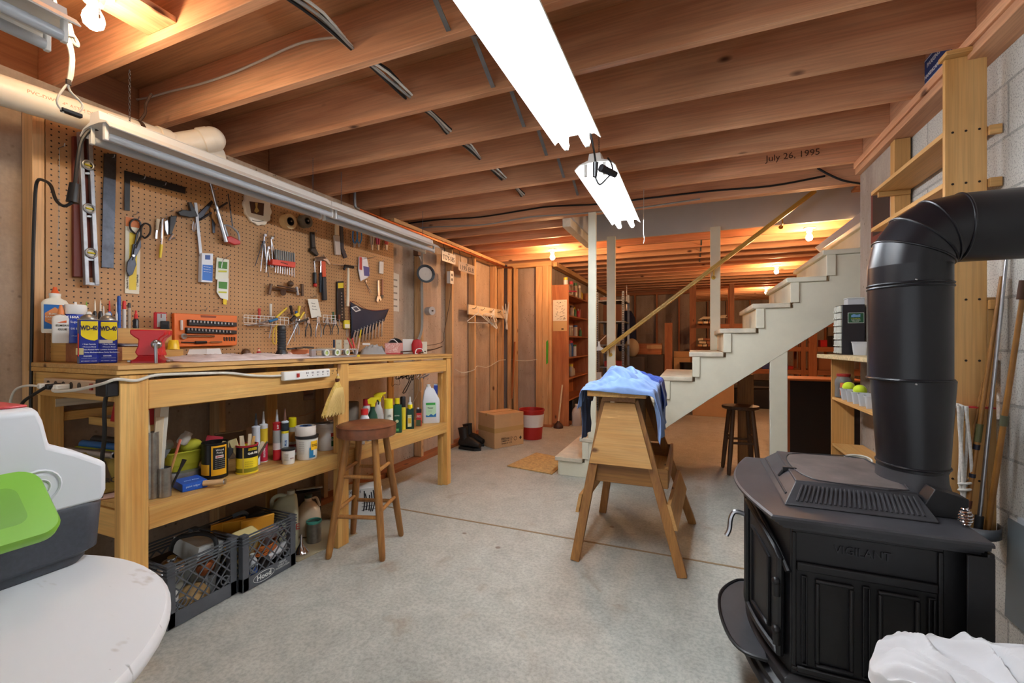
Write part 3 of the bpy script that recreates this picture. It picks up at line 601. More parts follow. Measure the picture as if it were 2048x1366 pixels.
# ---------------------------------------------------------------- stovepipe
P=thing('stovepipe','fat black stovepipe rising from the stove and turning right into the block wall','stovepipe',(.67,1.86,.835)); LP=Matrix.Translation((-.67,-1.86,-.835))
def pb_(name,mb,mat='pipe_black',sm=True): return mb.xf(LP).build(name,mat,P,sm)
px_,py_=.67,1.86; r=.1085
def ring(c,e1,e2,a,b=None,n=40): b=a if b is None else b; return [c+e1*(a*math.cos(2*PI*k/n))+e2*(b*math.sin(2*PI*k/n)) for k in range(n)]
EX,EY,EZ=V(1,0,0),V(0,1,0),V(0,0,1)
pb_('taper_section',MB().rings([ring(V(px_+.008,py_,z),EX,EY,a,b) for a,b,z in((.0885,.107,.836),(.09,.107,.845),(.103,r,1.05),(r,r,1.128))]))
pb_('pipe_section',MB().rings([ring(V(px_,py_,z),EX,EY,r) for z in(1.132,1.432)])); pb_('pipe_section',MB().rings([ring(V(px_,py_,z),EX,EY,r) for z in(1.436,1.505)]))
for z,h in((.848,.004),(1.130,.005),(1.434,.004),(1.444,.004)): pb_('seam_ring',MB().tube([V(px_+(.008 if z<.9 else 0)+(.091 if z<.9 else r)*math.cos(k*PI/20),py_+(.108 if z<.9 else r)*math.sin(k*PI/20),z) for k in range(40)],h,8,0,True))
Rb=.118; cc=V(px_+Rb,py_,1.505); prev=None
ang=[0,11.25,33.75,56.25,78.75,90]
def ec(a): return cc+V(-Rb*math.cos(R(a)),0,Rb*math.sin(R(a)))
cuts=[0,22.5,45,67.5,90]
for i in range(4):
    a,b=cuts[i],cuts[i+1]; mid=R((a+b)/2); k=1/math.cos(R(11.25))
    def cut(an): 
        c_=cc+V(-Rb*math.cos(R(an)),0,Rb*math.sin(R(an))); e=V(-math.cos(R(an)),0,math.sin(R(an))); return ring(c_,e,EY,r*(k if an not in(0,90) else 1.0),r)
    pb_('elbow_gore',MB().rings([cut(a),cut(b)],False),sm=60)
    if i: pb_('seam_ring',MB().tube([q+ (q-ec(a))*.01 for q in cut(a)],.0035,6,0,True))
zc=1.505+Rb; pb_('pipe_section',MB().rings([ring(V(x,py_,zc),EZ,EY,r+.001) for x in(px_+Rb+.001,1.098)])); pb_('seam_ring',MB().tube([V(px_+Rb+.004,py_+r*math.cos(k*PI/20),zc+r*math.sin(k*PI/20)) for k in range(40)],.004,8,0,True))
for z in(1.12,1.45): pb_('screw',MB().sphere((px_-.02,py_-r,z),.004,8,6),'steel')
# ================================================================ ROUND TABLE, COOLER, SHEET
tc_=V(-1.21,.134,0); T=thing('round_table','white round plastic table top cut off at the lower left','table',tc_)
t=NT('table_scuffed'); n1=t.noise(t.coords('Object',(3,9,1)),2.3,3,.6); c_=t.mix(t.ramp(n1,[(.66,G(0)),(.74,G(.6))]),lin('#e4e6e8'),lin('#a89c8c')); n2=t.noise(t.coords('Object',(6,22,1),(3,1,0)),1.6,3,.7); c_=t.mix(t.ramp(n2,[(.70,G(0)),(.76,G(.8))]),c_,lin('#4a4640')); t.col(c_); t.rough(.4); MATS['table_scuffed']=t.m
MB().lathe((0,0,.70),(0,0,1),[(.44,0),(.47,.004),(.478,.016),(.478,.028),(.47,.038),(.455,.04),(.002,.04)],72).build('tabletop','table_scuffed',T,True)
for k in range(4):
    a=PI/4+k*PI/2; MB().cyl((math.cos(a)*.30,math.sin(a)*.30,.70),(math.cos(a)*.38,math.sin(a)*.38,0),.02,.016,14).build('leg','white_plastic',T,True)
K=thing('cooler','white picnic cooler with a green flap and charcoal base on the round table','cooler',(-1.32,.44,.7405))
def rb(w_,l,z,r_,cx=0,cy=0): return [V(a,b,z) for a,b in rrect(w_,l,r_,5,cx,cy)]
MB().rings([rb(.30,.24,0,.03,-.15),rb(.315,.26,.012,.035,-.15),rb(.315,.26,.02,.035,-.15),rb(.345,.30,.03,.04,-.155),rb(.355,.312,.13,.04,-.155),rb(.345,.30,.14,.04,-.155)]).build('base_tub','cooler_grey',K,True)
prof=[(-.15,.138),(-.157,.155),(-.157,.225),(-.10,.265),(-.055,.29),(-.045,.345),(-.035,.372),(.035,.372),(.045,.345),(.055,.29),(.10,.265),(.157,.225),(.157,.16),(.15,.138)]
MB().rings([[V(x,y*s,.138+(z-.138)*s) for y,z in prof] for x,s in((-.335,.95),(-.325,.985),(-.31,1),(-.005,1),(.012,.985),(.02,.95))]).build('body','cooler_white',K,bev=.006)
MB().cyl((.02,.035,.2),(.026,.035,.2),.026,n=28).build('pivot_button','cooler_white',K,True); MB().tube([V(.0265,.035+.017*math.cos(k*PI/10),.2+.017*math.sin(k*PI/10)) for k in range(20)],.002,6,0,True).tube([V(.0205,.035+.036*math.cos(k*PI/10),.2+.036*math.sin(k*PI/10)) for k in range(20)],.003,6,0,True).build('button_ring','cooler_white',K,True)
MB().box(-.30,-.01,-.03,.03,.3722,.378).build('handle_strip','#c8464a|0.4',K,bev=.003)
fm=Matrix.Translation((.068,-.115,.178))@ry(43).to_4x4()
g=MB().rings([[V(x*s,y*s2,z) for x,y in rrect(.165,.30,.035,6)] for s,s2,z in((.93,.95,-.017),(1,1,-.008),(1,1,.008),(.96,.97,.016))]).xf(fm).build('lid_flap','cooler_green',K,True)
MB().rings([[V(x,y,z) for x,y in rrect(.085*q,.20*q,.02,4)] for q,z in((1.06,.0162),(1,.0166))]).xf(fm).build('lid_recess','#6aa024|0.5',K,True)
# crumpled white sheet on a low stool at the lower right
st=thing('step_stool','low wooden step stool under the white sheet at the lower right','stool',(.60,1.26,0)); MB().box(-.15,.15,-.09,.09,.44,.465).build('seat','paleX',st,bev=.004)
for x in(-.13,.13):
    for y in(-.07,.07): MB().box(x-.018,x+.018,y-.018,y+.018,0,.4395).build('leg','paleZ',st,bev=.002)
def sh(u,v):
    a=u*2*PI; q=math.sin(PI*v*.5); x=.23*q*math.cos(a); y=.14*q*math.sin(a)
    h=.105*max(0,1-(abs(x)/.25)**2.2)*max(0,1-(abs(y)/.16)**2.5)
    d=V(x*7+2*mnoise.noise(V(x*5,y*5,7)),y*7+2*mnoise.noise(V(x*5,y*5,2)),0)
    rid=1-abs(2*abs(mnoise.noise(V(d.x*.9+d.y*.5,d.y*.4,3)))-.35)*2; r2=abs(mnoise.noise(V(d.x*2.1-d.y,d.y*1.6,8)))
    z=.469+h*.8+(.034*rid+.04*r2)*(.35+.65*min(1,h/.06))
    x+=.02*mnoise.noise(V(x*12+4,y*12,2)); y+=.015*mnoise.noise(V(x*14,y*14,5))
    if v>.93: z=.467+.3*(z-.467)
    return V(.61+x,1.26+y,max(.467,z))
o=MB().grid(sh,120,44,True).build('bed_sheet','sheet',None,True,sub=1); tag(o,'crumpled white cotton sheet heaped in front of the stove','sheet')
# ================================================================ HELPERS FOR THE SMALL THINGS
def conv(x0,y0,s): return lambda a,b:(x0+a/s,y0+b/s)
ZA=conv(60,220,3.105); ZB=conv(360,340,3.595); ZC=conv(60,560,4.655); ZD=conv(440,560,4.452); ZE=conv(160,760,3.793); ID=lambda a,b:(a,b)
class TH:
    """a thing whose parts are given in room coordinates"""
    def __init__(s,name,label,cat,loc,group=None,rot=0):
        s.o=thing(name,label,cat,loc,rot,group); s.m=(Matrix.Translation(Vector(loc))@Matrix.Rotation(R(rot),4,'Z')).inverted()
    def p(s,name,mb,mat,sm=False,bev=0,par=None,**k): return mb.xf(s.m).build(name,mat,par or s.o,sm,bev=bev,**k)
    def t(s,body,size,mat,o,ex,ey,**k):
        q=s.m.to_3x3(); return text(body,size,mat,s.o,s.m@Vector(o),q@Vector(ex),q@Vector(ey),**k)
def solo(name,mb,mat,label,cat,group=None,sm=False,bev=0,**k):
    xs=[Vector(p) for p in mb.v]; c=Vector([(min(p[i] for p in xs)+max(p[i] for p in xs))/2 for i in range(3)])
    o=mb.xf(Matrix.Translation(-c)).build(name,mat,None,sm,bev=bev,loc=c,**k); return tag(o,label,cat,group)
def PXq(cv,dx): return lambda a,b: at('X',XP+dx,*cv(a,b))
def plate(cv,poly,dx,d,m=None):
    """outline on the pegboard, front face dx in front of the board, thickness d"""
    q=[PXq(cv,dx)(a,b) for a,b in poly]; return (m or MB()).prism([(p.y,p.z) for p in q],(XP+dx-d,0,0),(0,1,0),(0,0,1),d)
def rod(cv,a,b,dx,r,m=None,r1=None,n=8): return (m or MB()).cyl(PXq(cv,dx)(*a),PXq(cv,dx)(*b),r,r1,n)
def wire(cv,pts,dx,r,m=None,sm=4,closed=False): return (m or MB()).tube([PXq(cv,dx)(*p) for p in pts],r,7,sm,closed)
def disc(cv,c,dx,r,d,m=None,n=24):
    p=PXq(cv,dx-d)(*c); return (m or MB()).cyl(p,p+V(d,0,0),r,n=n)
def hook(T,cv,c,dx=.03):
    p=PXq(cv,0)(*c); T.p('hook',MB().tube([p+V(.0005,0,.0),p+V(dx,0,0),p+V(dx+.006,0,.012)],.0016,6),'steel')
def peg(T,cv,c,dx):
    p=PXq(cv,dx)(*c); T.p('peg_hook',MB().cyl(V(XP+.0005,p.y,p.z),p,.0022,n=6),'steel')
def cen(cv,a,b,dx=.01): return PXq(cv,dx)(a,b)
GP='tools hanging on the pegboard'
# ---- levels, squares, rulers
T=TH('straightedge','reddish brown wooden straightedge hanging behind the long metal level','straightedge',cen(ZA,330,600)); T.p('board',plate(ZA,[(268,160),(395,178),(402,1040),(272,1035)],.022,.018),'#6a2a1c|0.5',bev=.002)
T=TH('spirit_level','long aluminium spirit level with three round vials hanging on the pegboard','level',cen(ZA,370,600,.045))
for q in([(303,132),(331,138),(372,1085),(345,1087)],[(362,144),(388,150),(434,1085),(405,1086)]): T.p('rail',plate(ZA,q,.05,.022),'alu',bev=.002)
for c,a in(((362,342),40),((370,612),42),((382,888),42)):
    p=cen(ZA,*c,.054); vr=T.p('vial_ring',MB().tube([p+V(0,.0195*math.cos(k*PI/12),.0195*math.sin(k*PI/12)) for k in range(24)],.0045,8,0,True),'alu',True); T.p('vial_lens',MB().cyl(p-V(.01,0,0),p-V(.004,0,0),.0165),'#cfc8b0|0.2',par=vr); T.p('vial',MB().cyl(p+V(-.002,-.013,0),p+V(-.002,.013,0),.004),'#c8b830|0.2',par=vr)
for y0,y1 in((128,155),(385,398),(652,664),(920,934),(1068,1086)): T.p('web',plate(ZA,[(318+y0*.035,y0),(385+y0*.04,y0+6),(386+y1*.04,y1+4),(318+y1*.035,y1)],.046,.012),'alu')
T=TH('framing_square','wide dark steel framing square blade hanging beside the long level','square',cen(ZA,490,600)); T.p('blade',plate(ZA,[(460,270),(537,272),(520,982),(445,976)],.012,.003),'steel_dark'); hook(T,ZA,(500,300))
T=TH('carpenter_square','black L-shaped steel square hanging under the shop light','square',cen(ZA,700,460)); T.p('tongue',plate(ZA,[(587,375),(968,480),(965,520),(622,432)],.010,.003),'black_plastic'); T.p('blade',plate(ZA,[(587,378),(622,388),(620,626),(587,622)],.0135,.003),'black_plastic'); hook(T,ZA,(690,432)); hook(T,ZA,(820,470))
T=TH('ruler_card','yellow and white packaged ruler card hanging behind the tin snips','ruler',cen(ZA,640,900)); T.p('card',plate(ZA,[(593,660),(690,680),(678,1143),(590,1138)],.006,.002),'#e4dcc4|0.6'); T.p('panel',plate(ZA,[(618,760),(668,764),(660,1118),(615,1116)],.0068,.0012),'#e6c83a|0.5'); T.p('panel',plate(ZA,[(594,661),(689,681),(687,735),(594,720)],.0068,.0012),'#d87838|0.5'); T.t('Standard Square',.012,'#302820|0.7',cen(ZA,604,1060,.0072),(0,0,1),(0,-1,0)); T.t('12" Steel Rule',.011,'#302820|0.7',cen(ZA,668,1060,.0072),(0,0,1),(0,-1,0)); hook(T,ZA,(642,650))
T=TH('tin_snips','big black-handled tin snips hanging over the yellow card','snips',cen(ZA,670,850,.02))
T.p('handle',wire(ZA,[(655,770),(625,740),(622,700),(650,678),(682,695),(685,735),(665,770),(650,850)],.018,.0045,closed=False),'black_plastic',True); T.p('handle',wire(ZA,[(690,790),(692,730),(715,704),(745,720),(745,765),(715,795),(690,785),(655,860)],.026,.0045),'black_plastic',True)
T.p('blade',plate(ZA,[(640,830),(672,835),(655,930),(662,960),(640,1020),(615,1034),(600,1000),(605,945),(630,910)],.022,.006),'steel_dark',bev=.002); T.p('blade',plate(ZA,[(650,840),(690,800),(692,850),(660,910),(640,935)],.028,.005),'steel_dark',bev=.002); T.p('pivot',disc(ZA,(640,905),.032,.006,.005),'steel')
hook(T,ZA,(652,680))
T=TH('screwdriver','slim yellow-handled screwdriver hanging right of the tin snips','screwdriver',cen(ZA,815,800)); T.p('shaft',rod(ZA,(828,672),(817,838),.02,.003),'steel',True); T.p('handle',rod(ZA,(817,836),(808,918),.02,.0075,r1=.006,n=10),'#e0c020|0.35',True); T.p('collar',rod(ZA,(823,680),(818,800),.021,.006),'steel'); hook(T,ZA,(826,676))
T=TH('wood_chisel','small wooden-handled chisel hanging behind the yellow screwdriver','chisel',cen(ZA,795,720)); T.p('handle',rod(ZA,(795,678),(788,745),.012,.009,r1=.007),'paleZ',True); T.p('blade',plate(ZA,[(782,745),(795,745),(790,800),(778,798)],.014,.003),'steel')
T=TH('tubing_cutter','black-gripped steel clamp tool hanging right of the slim yellow screwdriver','clamp',cen(ZA,880,740)); T.p('grip',plate(ZA,[(870,660),(915,655),(905,705),(880,775),(866,770)],.03,.016),'black_plastic',bev=.003); T.p('jaw',plate(ZA,[(835,690),(858,680),(870,760),(855,780),(840,745)],.022,.01),'steel',bev=.002); T.p('screw',rod(ZA,(880,800),(900,795),.022,.004,rod(ZA,(862,810),(888,770),.022,.006)),'steel',True); hook(T,ZA,(868,630))
T=TH('bar_clamp','quick bar clamp with black jaws hanging on the pegboard','clamp',cen(ZA,1040,740)); T.p('bar',plate(ZA,[(1020,575),(1038,575),(1072,905),(1054,908)],.02,.006),'alu'); T.p('jaw',plate(ZA,[(920,635),(950,618),(1000,625),(985,570),(1005,575),(1045,660),(1000,668),(935,655)],.034,.02),'black_plastic',bev=.003); T.p('trigger',wire(ZA,[(1015,690),(1010,740),(1022,752),(1025,700)],.024,.003),'steel',True); T.p('sliding_jaw',plate(ZA,[(1040,650),(1130,560),(1140,572),(1058,690)],.016,.01),'steel_dark',bev=.002)
T=TH('hacksaw','steel hacksaw with a red pistol grip hanging under the shop light','saw',cen(ZA,1200,680)); T.p('frame',rod(ZA,(1120,440),(1172,650),.045,.0085,rod(ZA,(1170,645),(1218,820),.045,.0125,n=12),n=12),'steel',True); T.p('blade',plate(ZA,[(1228,520),(1234,520),(1262,722),(1255,724)],.046,.002),'steel_dark'); T.p('arm',wire(ZA,[(1205,715),(1245,722),(1290,762),(1300,812)],.045,.006),'alu',True); T.p('arm',rod(ZA,(1205,715),(1228,785),.045,.007),'alu',True); T.p('grip',plate(ZA,[(1226,788),(1250,782),(1308,812),(1310,835),(1270,838),(1228,818)],.056,.022),'#c02824|0.4',bev=.005); hook(T,ZA,(1140,500))
T=TH('hand_saw','wooden-handled coping saw hanging behind the hacksaw','saw',cen(ZA,1150,640)); T.p('handle',plate(ZA,[(1122,605),(1140,612),(1175,700),(1160,712),(1135,670)],.024,.018),'oldwoodZ',bev=.004); T.p('blade',plate(ZA,[(1130,660),(1150,665),(1150,765),(1135,762)],.015,.003),'steel_dark'); T.p('brace',rod(ZA,(1060,680),(1225,575),.018,.006),'steel_dark',True)
# ---- boxes, packets and discs
T=TH('paint_box','slim blue and white carton hanging below the bar clamp','box',cen(ZA,1103,980)); T.p('carton',plate(ZA,[(1068,888),(1138,892),(1134,1072),(1064,1068)],.035,.03),'#dfe4ea|0.5',bev=.002); T.p('label',plate(ZA,[(1072,960),(1136,964),(1133,1062),(1070,1056)],.0356,.001),'#2f74c8|0.5'); T.p('emblem',plate(ZA,[(1088,900),(1120,902),(1119,930),(1088,928)],.0356,.001),'#20488a|0.5')
for z in(975,990,1005): T.t('paint touch up kit',.006,'#e8f0f8|0.6',cen(ZA,1102,z,.0364),(0,1,0),(0,0,1))
T=TH('seed_packets','strip of two white and green seed packets hanging on a hook','packet',cen(ZA,1195,1050)); T.p('packet',plate(ZA,[(1160,915),(1236,930),(1232,1050),(1165,1056),(1152,1048)],.012,.003),'#e8ead8|0.6'); T.p('packet',plate(ZA,[(1165,1050),(1234,1046),(1230,1182),(1185,1168),(1160,1130)],.016,.003),'#e8eae0|0.6')
for a in(940,1065): T.p('picture',plate(ZA,[(1172,a),(1226,a+4),(1224,a+48),(1172,a+42)],.0168,.001),'#4a8a3c|0.6')
for a in(1010,1140): T.p('stripe',plate(ZA,[(1170,a-14),(1222,a-12),(1222,a-2),(1172,a-4)],.0168,.001),'#c8c83c|0.6')
T.p('tag',plate(ZA,[(1200,1172),(1224,1178),(1220,1210),(1200,1205)],.017,.002),'#e8c81c|0.5'); T.p('hook',wire(ZA,[(1190,980),(1200,930),(1245,903)],.02,.002),'steel',True)
T=TH('wall_disc','round white scalloped disc with a brown patch hung half behind the shop light','ornament',cen(ZB,565,280)); p=cen(ZB,563,272,.02); n=72
T.p('disc',MB().prism([((.098+.004*math.cos(k*12*PI/n*2))*math.cos(2*PI*k/n)*.98,(.112+.004*math.cos(k*12*PI/n*2))*math.sin(2*PI*k/n)) for k in range(n)],p-V(.02,0,0),(0,1,0),(0,0,1),.022),'#e4d8c4|0.5',bev=.004)
T.p('patch',plate(ZB,[(500,225),(605,240),(600,330),(512,308)],.0235,.002),'#4a2c1c|0.6'); T.p('bow',plate(ZB,[(540,235),(560,235),(556,268),(570,295),(552,310),(535,295),(546,268)],.026,.003),'#b09050|0.5'); T.p('stitches',wire(ZB,[(520,360),(545,368),(570,370),(600,365)],.024,.002),'#3a3028|0.7')
def tape_roll(c,r,mo,mi,label):
    p=cen(ZB,*c,.0); T=TH('tape_roll',label,'tape',p,'rolls of tape under the shop light')
    T.p('roll',MB().lathe(p,(1,0,0),[(r*.55,.002),(r,.002),(r,.05),(r*.55,.05)],28,False),mo,True); T.p('core',MB().lathe(p,(1,0,0),[(r*.55,.002),(r*.55,.052),(r*.46,.052),(r*.46,.002)],28,False),mi,True); T.p('core_plug',MB().cyl(p+V(.01,0,0),p+V(.02,0,0),r*.46),'black_plastic')
    T.p('hook',MB().cyl(p+V(.0005,0,0),p+V(.06,0,0),.006),'steel'); return T
tape_roll((757,375),.052,'#c8a878|0.4','#2a2420|0.5','tan masking tape roll hanging nearest the white disc'); tape_roll((880,372),.047,'#6a6458|0.4','#3a342c|0.5','grey tape roll hanging right of the tan one')
# ---- steel calipers and compasses
def two_leg(a,b,c,label,mat='steel',name='caliper',r=.0035):
    T=TH(name,label,'caliper',cen(ZB,*a),'calipers hanging by the red rack'); T.p('leg',rod(ZB,a,b,.02,r,r1=r*.6),mat,True); T.p('leg',rod(ZB,a,c,.024,r,r1=r*.6),mat,True); T.p('pivot',disc(ZB,a,.032,.009,.014),mat); hook(T,ZB,(a[0],a[1]-10)); return T
two_leg((605,470),(580,728),(622,690),'long steel calipers, leftmost of the group by the red rack'); two_leg((655,490),(690,650),(668,700),'steel dividers hanging against the red rack'); two_leg((595,520),(540,690),(640,770),'dark bent calipers with thin legs hanging by the red rack','steel_dark'); two_leg((630,560),(618,735),(655,700),'short steel calipers hanging lowest beside the red rack','steel',r=.005)
T=TH('tool_rack','red plastic rack holding a row of nut drivers on the pegboard','rack',cen(ZB,750,670)); T.p('bar',plate(ZB,[(665,640),(832,662),(830,702),(665,680)],.05,.045),'#d8402c|0.4',bev=.003); T.t('CRAFTSMAN',.010,'#2a1410|0.6',cen(ZB,750,671,.0505),(0,1,-.08),(0,.08,1),bold=.0003)
for k in range(9):
    x=690+k*16; y=572+k*3.2; t=TH('nut_driver',('leftmost' if k==0 else 'rightmost' if k==8 else ['','second','third','fourth','fifth','sixth','seventh','eighth'][k])+' nut driver in the red rack, counted from the left','nut driver',cen(ZB,x,y),'nut drivers in the red rack')
    t.p('handle',rod(ZB,(x,y),(x+1,y+78),.028,.0075,r1=.009),'#6a6a64|0.35',True); t.p('shaft',rod(ZB,(x+1,y+78),(x-4+k,y+(165 if k<6 else 140+k*4)),.028,.0032),'steel',True)
T=TH('hand_drill','old crank hand drill hanging below the red rack','drill',cen(ZB,760,860)); T.p('frame',rod(ZB,(655,850),(880,880),.03,.006,rod(ZB,(700,830),(860,862),.03,.005)),'rust',True); T.p('handle',rod(ZB,(640,895),(655,820),.03,.012),'darkZ',True); T.p('handle',MB().sphere(cen(ZB,795,818,.035),.021),'darkZ',True); T.p('chuck',rod(ZB,(838,840),(848,900),.03,.010),'steel',True); T.p('crank_knob',rod(ZB,(876,820),(880,905),.03,.011),'darkZ',True); T.p('gear',disc(ZB,(740,880),.04,.022,.006),'rust')
# ---- hammers, bars, brushes
T=TH('rubber_mallet','black sheathed hatchet hanging above the hammers','hatchet',cen(ZB,970,520)); T.p('handle',plate(ZB,[(945,445),(970,448),(978,560),(952,562)],.03,.022),'black_plastic',bev=.004); T.p('head',plate(ZB,[(948,560),(978,560),(1000,605),(990,620),(940,580)],.035,.03),'black_plastic',bev=.004); hook(T,ZB,(958,448))
T=TH('stub_screwdriver','red-tipped black screwdriver hanging left of the claw hammer','screwdriver',cen(ZB,970,740)); T.p('shaft',rod(ZB,(966,655),(970,740),.02,.004),'steel',True); T.p('handle',rod(ZB,(970,738),(971,815),.02,.013),'black_plastic',True); T.p('cap',MB().sphere(cen(ZB,972,828,.02),.014),'#c82c24|0.4',True)
T=TH('tack_hammer','dark-handled tack hammer hanging between the red screwdriver and the claw hammer','hammer',cen(ZB,1010,760)); T.p('shaft',rod(ZB,(1012,650),(1010,740),.028,.006),'chrome',True); T.p('grip',rod(ZB,(1010,738),(1010,880),.028,.010,r1=.008),'#1a2430|0.5',True); T.p('head',rod(ZB,(975,648),(1040,645),.03,.010),'steel',True)
T=TH('claw_hammer','claw hammer with an orange neck and black grip','hammer',cen(ZB,1040,780)); T.p('neck',plate(ZB,[(1020,655),(1048,655),(1052,768),(1028,770)],.042,.02),'#d8502c|0.4',bev=.004); T.p('grip',plate(ZB,[(1028,768),(1054,766),(1062,936),(1034,938)],.046,.026),'#26282c|0.5',bev=.006); T.p('head',rod(ZB,(975,640),(1040,632),.036,.012),'steel',True); T.p('claw',plate(ZB,[(1035,620),(1065,640),(1085,680),(1076,682),(1052,655),(1030,648)],.044,.018),'steel',bev=.003); hook(T,ZB,(1010,620))
T=TH('ball_peen_hammer','hammer with a long plain wooden handle','hammer',cen(ZB,1208,840)); T.p('handle',rod(ZB,(1210,705),(1206,980),.04,.010,r1=.0125,n=12),'paleZ',True); T.p('head',rod(ZB,(1185,690),(1245,700),.04,.012,rod(ZB,(1178,715),(1192,690),.04,.010)),'steel_dark',True); T.p('peg_hook',rod(ZB,(1100,680),(1280,690),.03,.0022),'steel',True)
T=TH('bit_strip','black strip of driver bits with a yellow label','bit holder',cen(ZB,1155,940)); T.p('strip',plate(ZB,[(1132,802),(1178,798),(1188,1085),(1130,1088)],.022,.014),'black_plastic',bev=.003); T.p('label',plate(ZB,[(1136,812),(1176,810),(1176,848),(1137,850)],.0228,.001),'#e4c82c|0.5')
for k in range(9): T.p('bit',disc(ZB,(1158+k*.6,885+k*22),.027,.0055,.006,n=8),'steel')
T=TH('wire_brush','wooden-backed scratch brush hanging behind the shop light','brush',cen(ZB,1130,520)); T.p('handle',plate(ZB,[(1122,390),(1146,392),(1145,470),(1122,468)],.03,.018),'paleZ',bev=.004); T.p('block',plate(ZB,[(1112,468),(1150,472),(1158,612),(1122,610)],.03,.018),'#b8aca0|0.5',bev=.003); hook(T,ZB,(1134,400))
T=TH('pry_bar','flat dark blue pry bar hanging under the shop light','pry bar',cen(ZB,1170,530)); T.p('bar',plate(ZB,[(1150,390),(1172,392),(1180,560),(1206,628),(1180,636),(1158,565)],.018,.008),'#1c2434|0.4',bev=.002)
for i,(x,c,l) in enumerate(((1258,'#2f78b8|0.3','blue handled pliers hanging at the top of the pegboard, left of a matching pair'),(1290,'#3a8ac8|0.3','blue handled pliers hanging right of a matching pair'))):
    T=TH('pliers',l,'pliers',cen(ZB,x,500)); T.p('handle',wire(ZB,[(x-14,440),(x-16,490),(x-6,530)],.024,.006),c,True); T.p('handle',wire(ZB,[(x+14,440),(x+16,490),(x+2,530)],.024,.006),c,True); T.p('jaw',plate(ZB,[(x-9,525),(x+8,525),(x+4,556),(x-6,556)],.028,.008),'steel',bev=.002)
for i,(x,c,l) in enumerate(((1385,'#b8a8a0|0.3','clear bagged cutters hanging at the top right of the pegboard'),(1428,'#c03468|0.35','pink handled cutters hanging at the top right of the pegboard'),(1488,'#b01c28|0.35','red handled cutters at the top right corner of the pegboard'))):
    T=TH('cutters',l,'pliers',cen(ZB,x,520)); T.p('handle',plate(ZB,[(x-16,462),(x-4,464),(x-2,535),(x-10,536)],.022,.012),c,bev=.003); T.p('handle',plate(ZB,[(x+4,464),(x+16,468),(x+10,540),(x+1,538)],.026,.012),c,bev=.003); T.p('jaw',plate(ZB,[(x-8,535),(x+9,538),(x+5,578),(x-4,576)],.026,.008),'steel',bev=.002)
T=TH('blister_pack','red white and blue packet hanging above a pair of long pliers','packet',cen(ZB,1325,710)); T.p('card',plate(ZB,[(1288,622),(1345,630),(1366,745),(1350,775),(1300,800),(1285,720)],.02,.008),'#d4d6dc|0.4',bev=.003); T.p('panel',plate(ZB,[(1318,690),(1362,700),(1362,765),(1325,760)],.0208,.001),'#2c3c88|0.5'); T.p('panel',plate(ZB,[(1290,625),(1308,628),(1310,720),(1290,715)],.0208,.001),'#b02830|0.5'); T.p('hook',wire(ZB,[(1320,640),(1370,632),(1405,622)],.03,.002),'steel')
two_leg((1330,800),(1368,892),(1378,885),'thin steel tweezers hanging under the red white and blue packet','steel','tweezers')
T=TH('small_packet','small clear packet hanging at the right edge of the pegboard','packet',cen(ZB,1450,700)); T.p('bag',plate(ZB,[(1436,656),(1466,660),(1464,748),(1434,742)],.015,.010),'#d8d4cc|0.2',bev=.003); hook(T,ZB,(1445,655))
T=TH('adjustable_wrench','bright adjustable wrench hanging at the right edge of the pegboard','wrench',cen(ZB,1430,870)); T.p('handle',plate(ZB,[(1422,792),(1434,792),(1438,905),(1424,905)],.02,.009),'steel',bev=.002); T.p('jaw',plate(ZB,[(1420,905),(1442,905),(1450,935),(1440,942),(1434,925),(1424,957),(1414,940)],.022,.012),'steel',bev=.002); hook(T,ZB,(1428,790))
T=TH('combination_wrench','copper toned wrench hanging right of the bright adjustable one','wrench',cen(ZB,1458,840)); T.p('handle',plate(ZB,[(1453,785),(1463,787),(1460,900),(1452,898)],.016,.007),'#8a5040|0.4',bev=.002); T.p('jaw',plate(ZB,[(1446,898),(1466,900),(1462,925),(1448,922)],.018,.009),'steel_dark',bev=.002)
# ---- pouch of spanners
T=TH('wrench_roll','navy wrench pouch hanging by its corners','pouch',cen(ZB,1340,1080)); 
def cl(u,v):
    tl,tr,bl,br=(1225,948),(1500,1000),(1228,1215),(1300,1245); tr2=(1488,1090)
    a=(lerp(tl[0],tr[0],u),lerp(tl[1],tr[1],u)+34*math.sin(PI*u)); b=(lerp(bl[0],1475,u),lerp(bl[1],1085,u**.8)+ 60*math.sin(PI*u)*.5)
    p=PXq(ZB,.02)(lerp(a[0],b[0],v),lerp(a[1],b[1],v)); p.x+=.014*math.sin(u*9+v*3)*v; return p
T.p('cloth',MB().grid(cl,20,12),'#1c2236|0.7',True,thick=.004); T.p('label',plate(ZB,[(1230,988),(1270,978),(1302,1008),(1265,1022)],.027,.0015),'#d8d8d4|0.6'); T.p('label',plate(ZB,[(1242,990),(1268,985),(1290,1006),(1264,1013)],.0278,.0012),'#3a3c4c|0.6'); T.p('red_hem',wire(ZB,[(1222,1210),(1222,950),(1340,1000),(1420,1010),(1500,998)],.024,.002),'#7a2420|0.6')
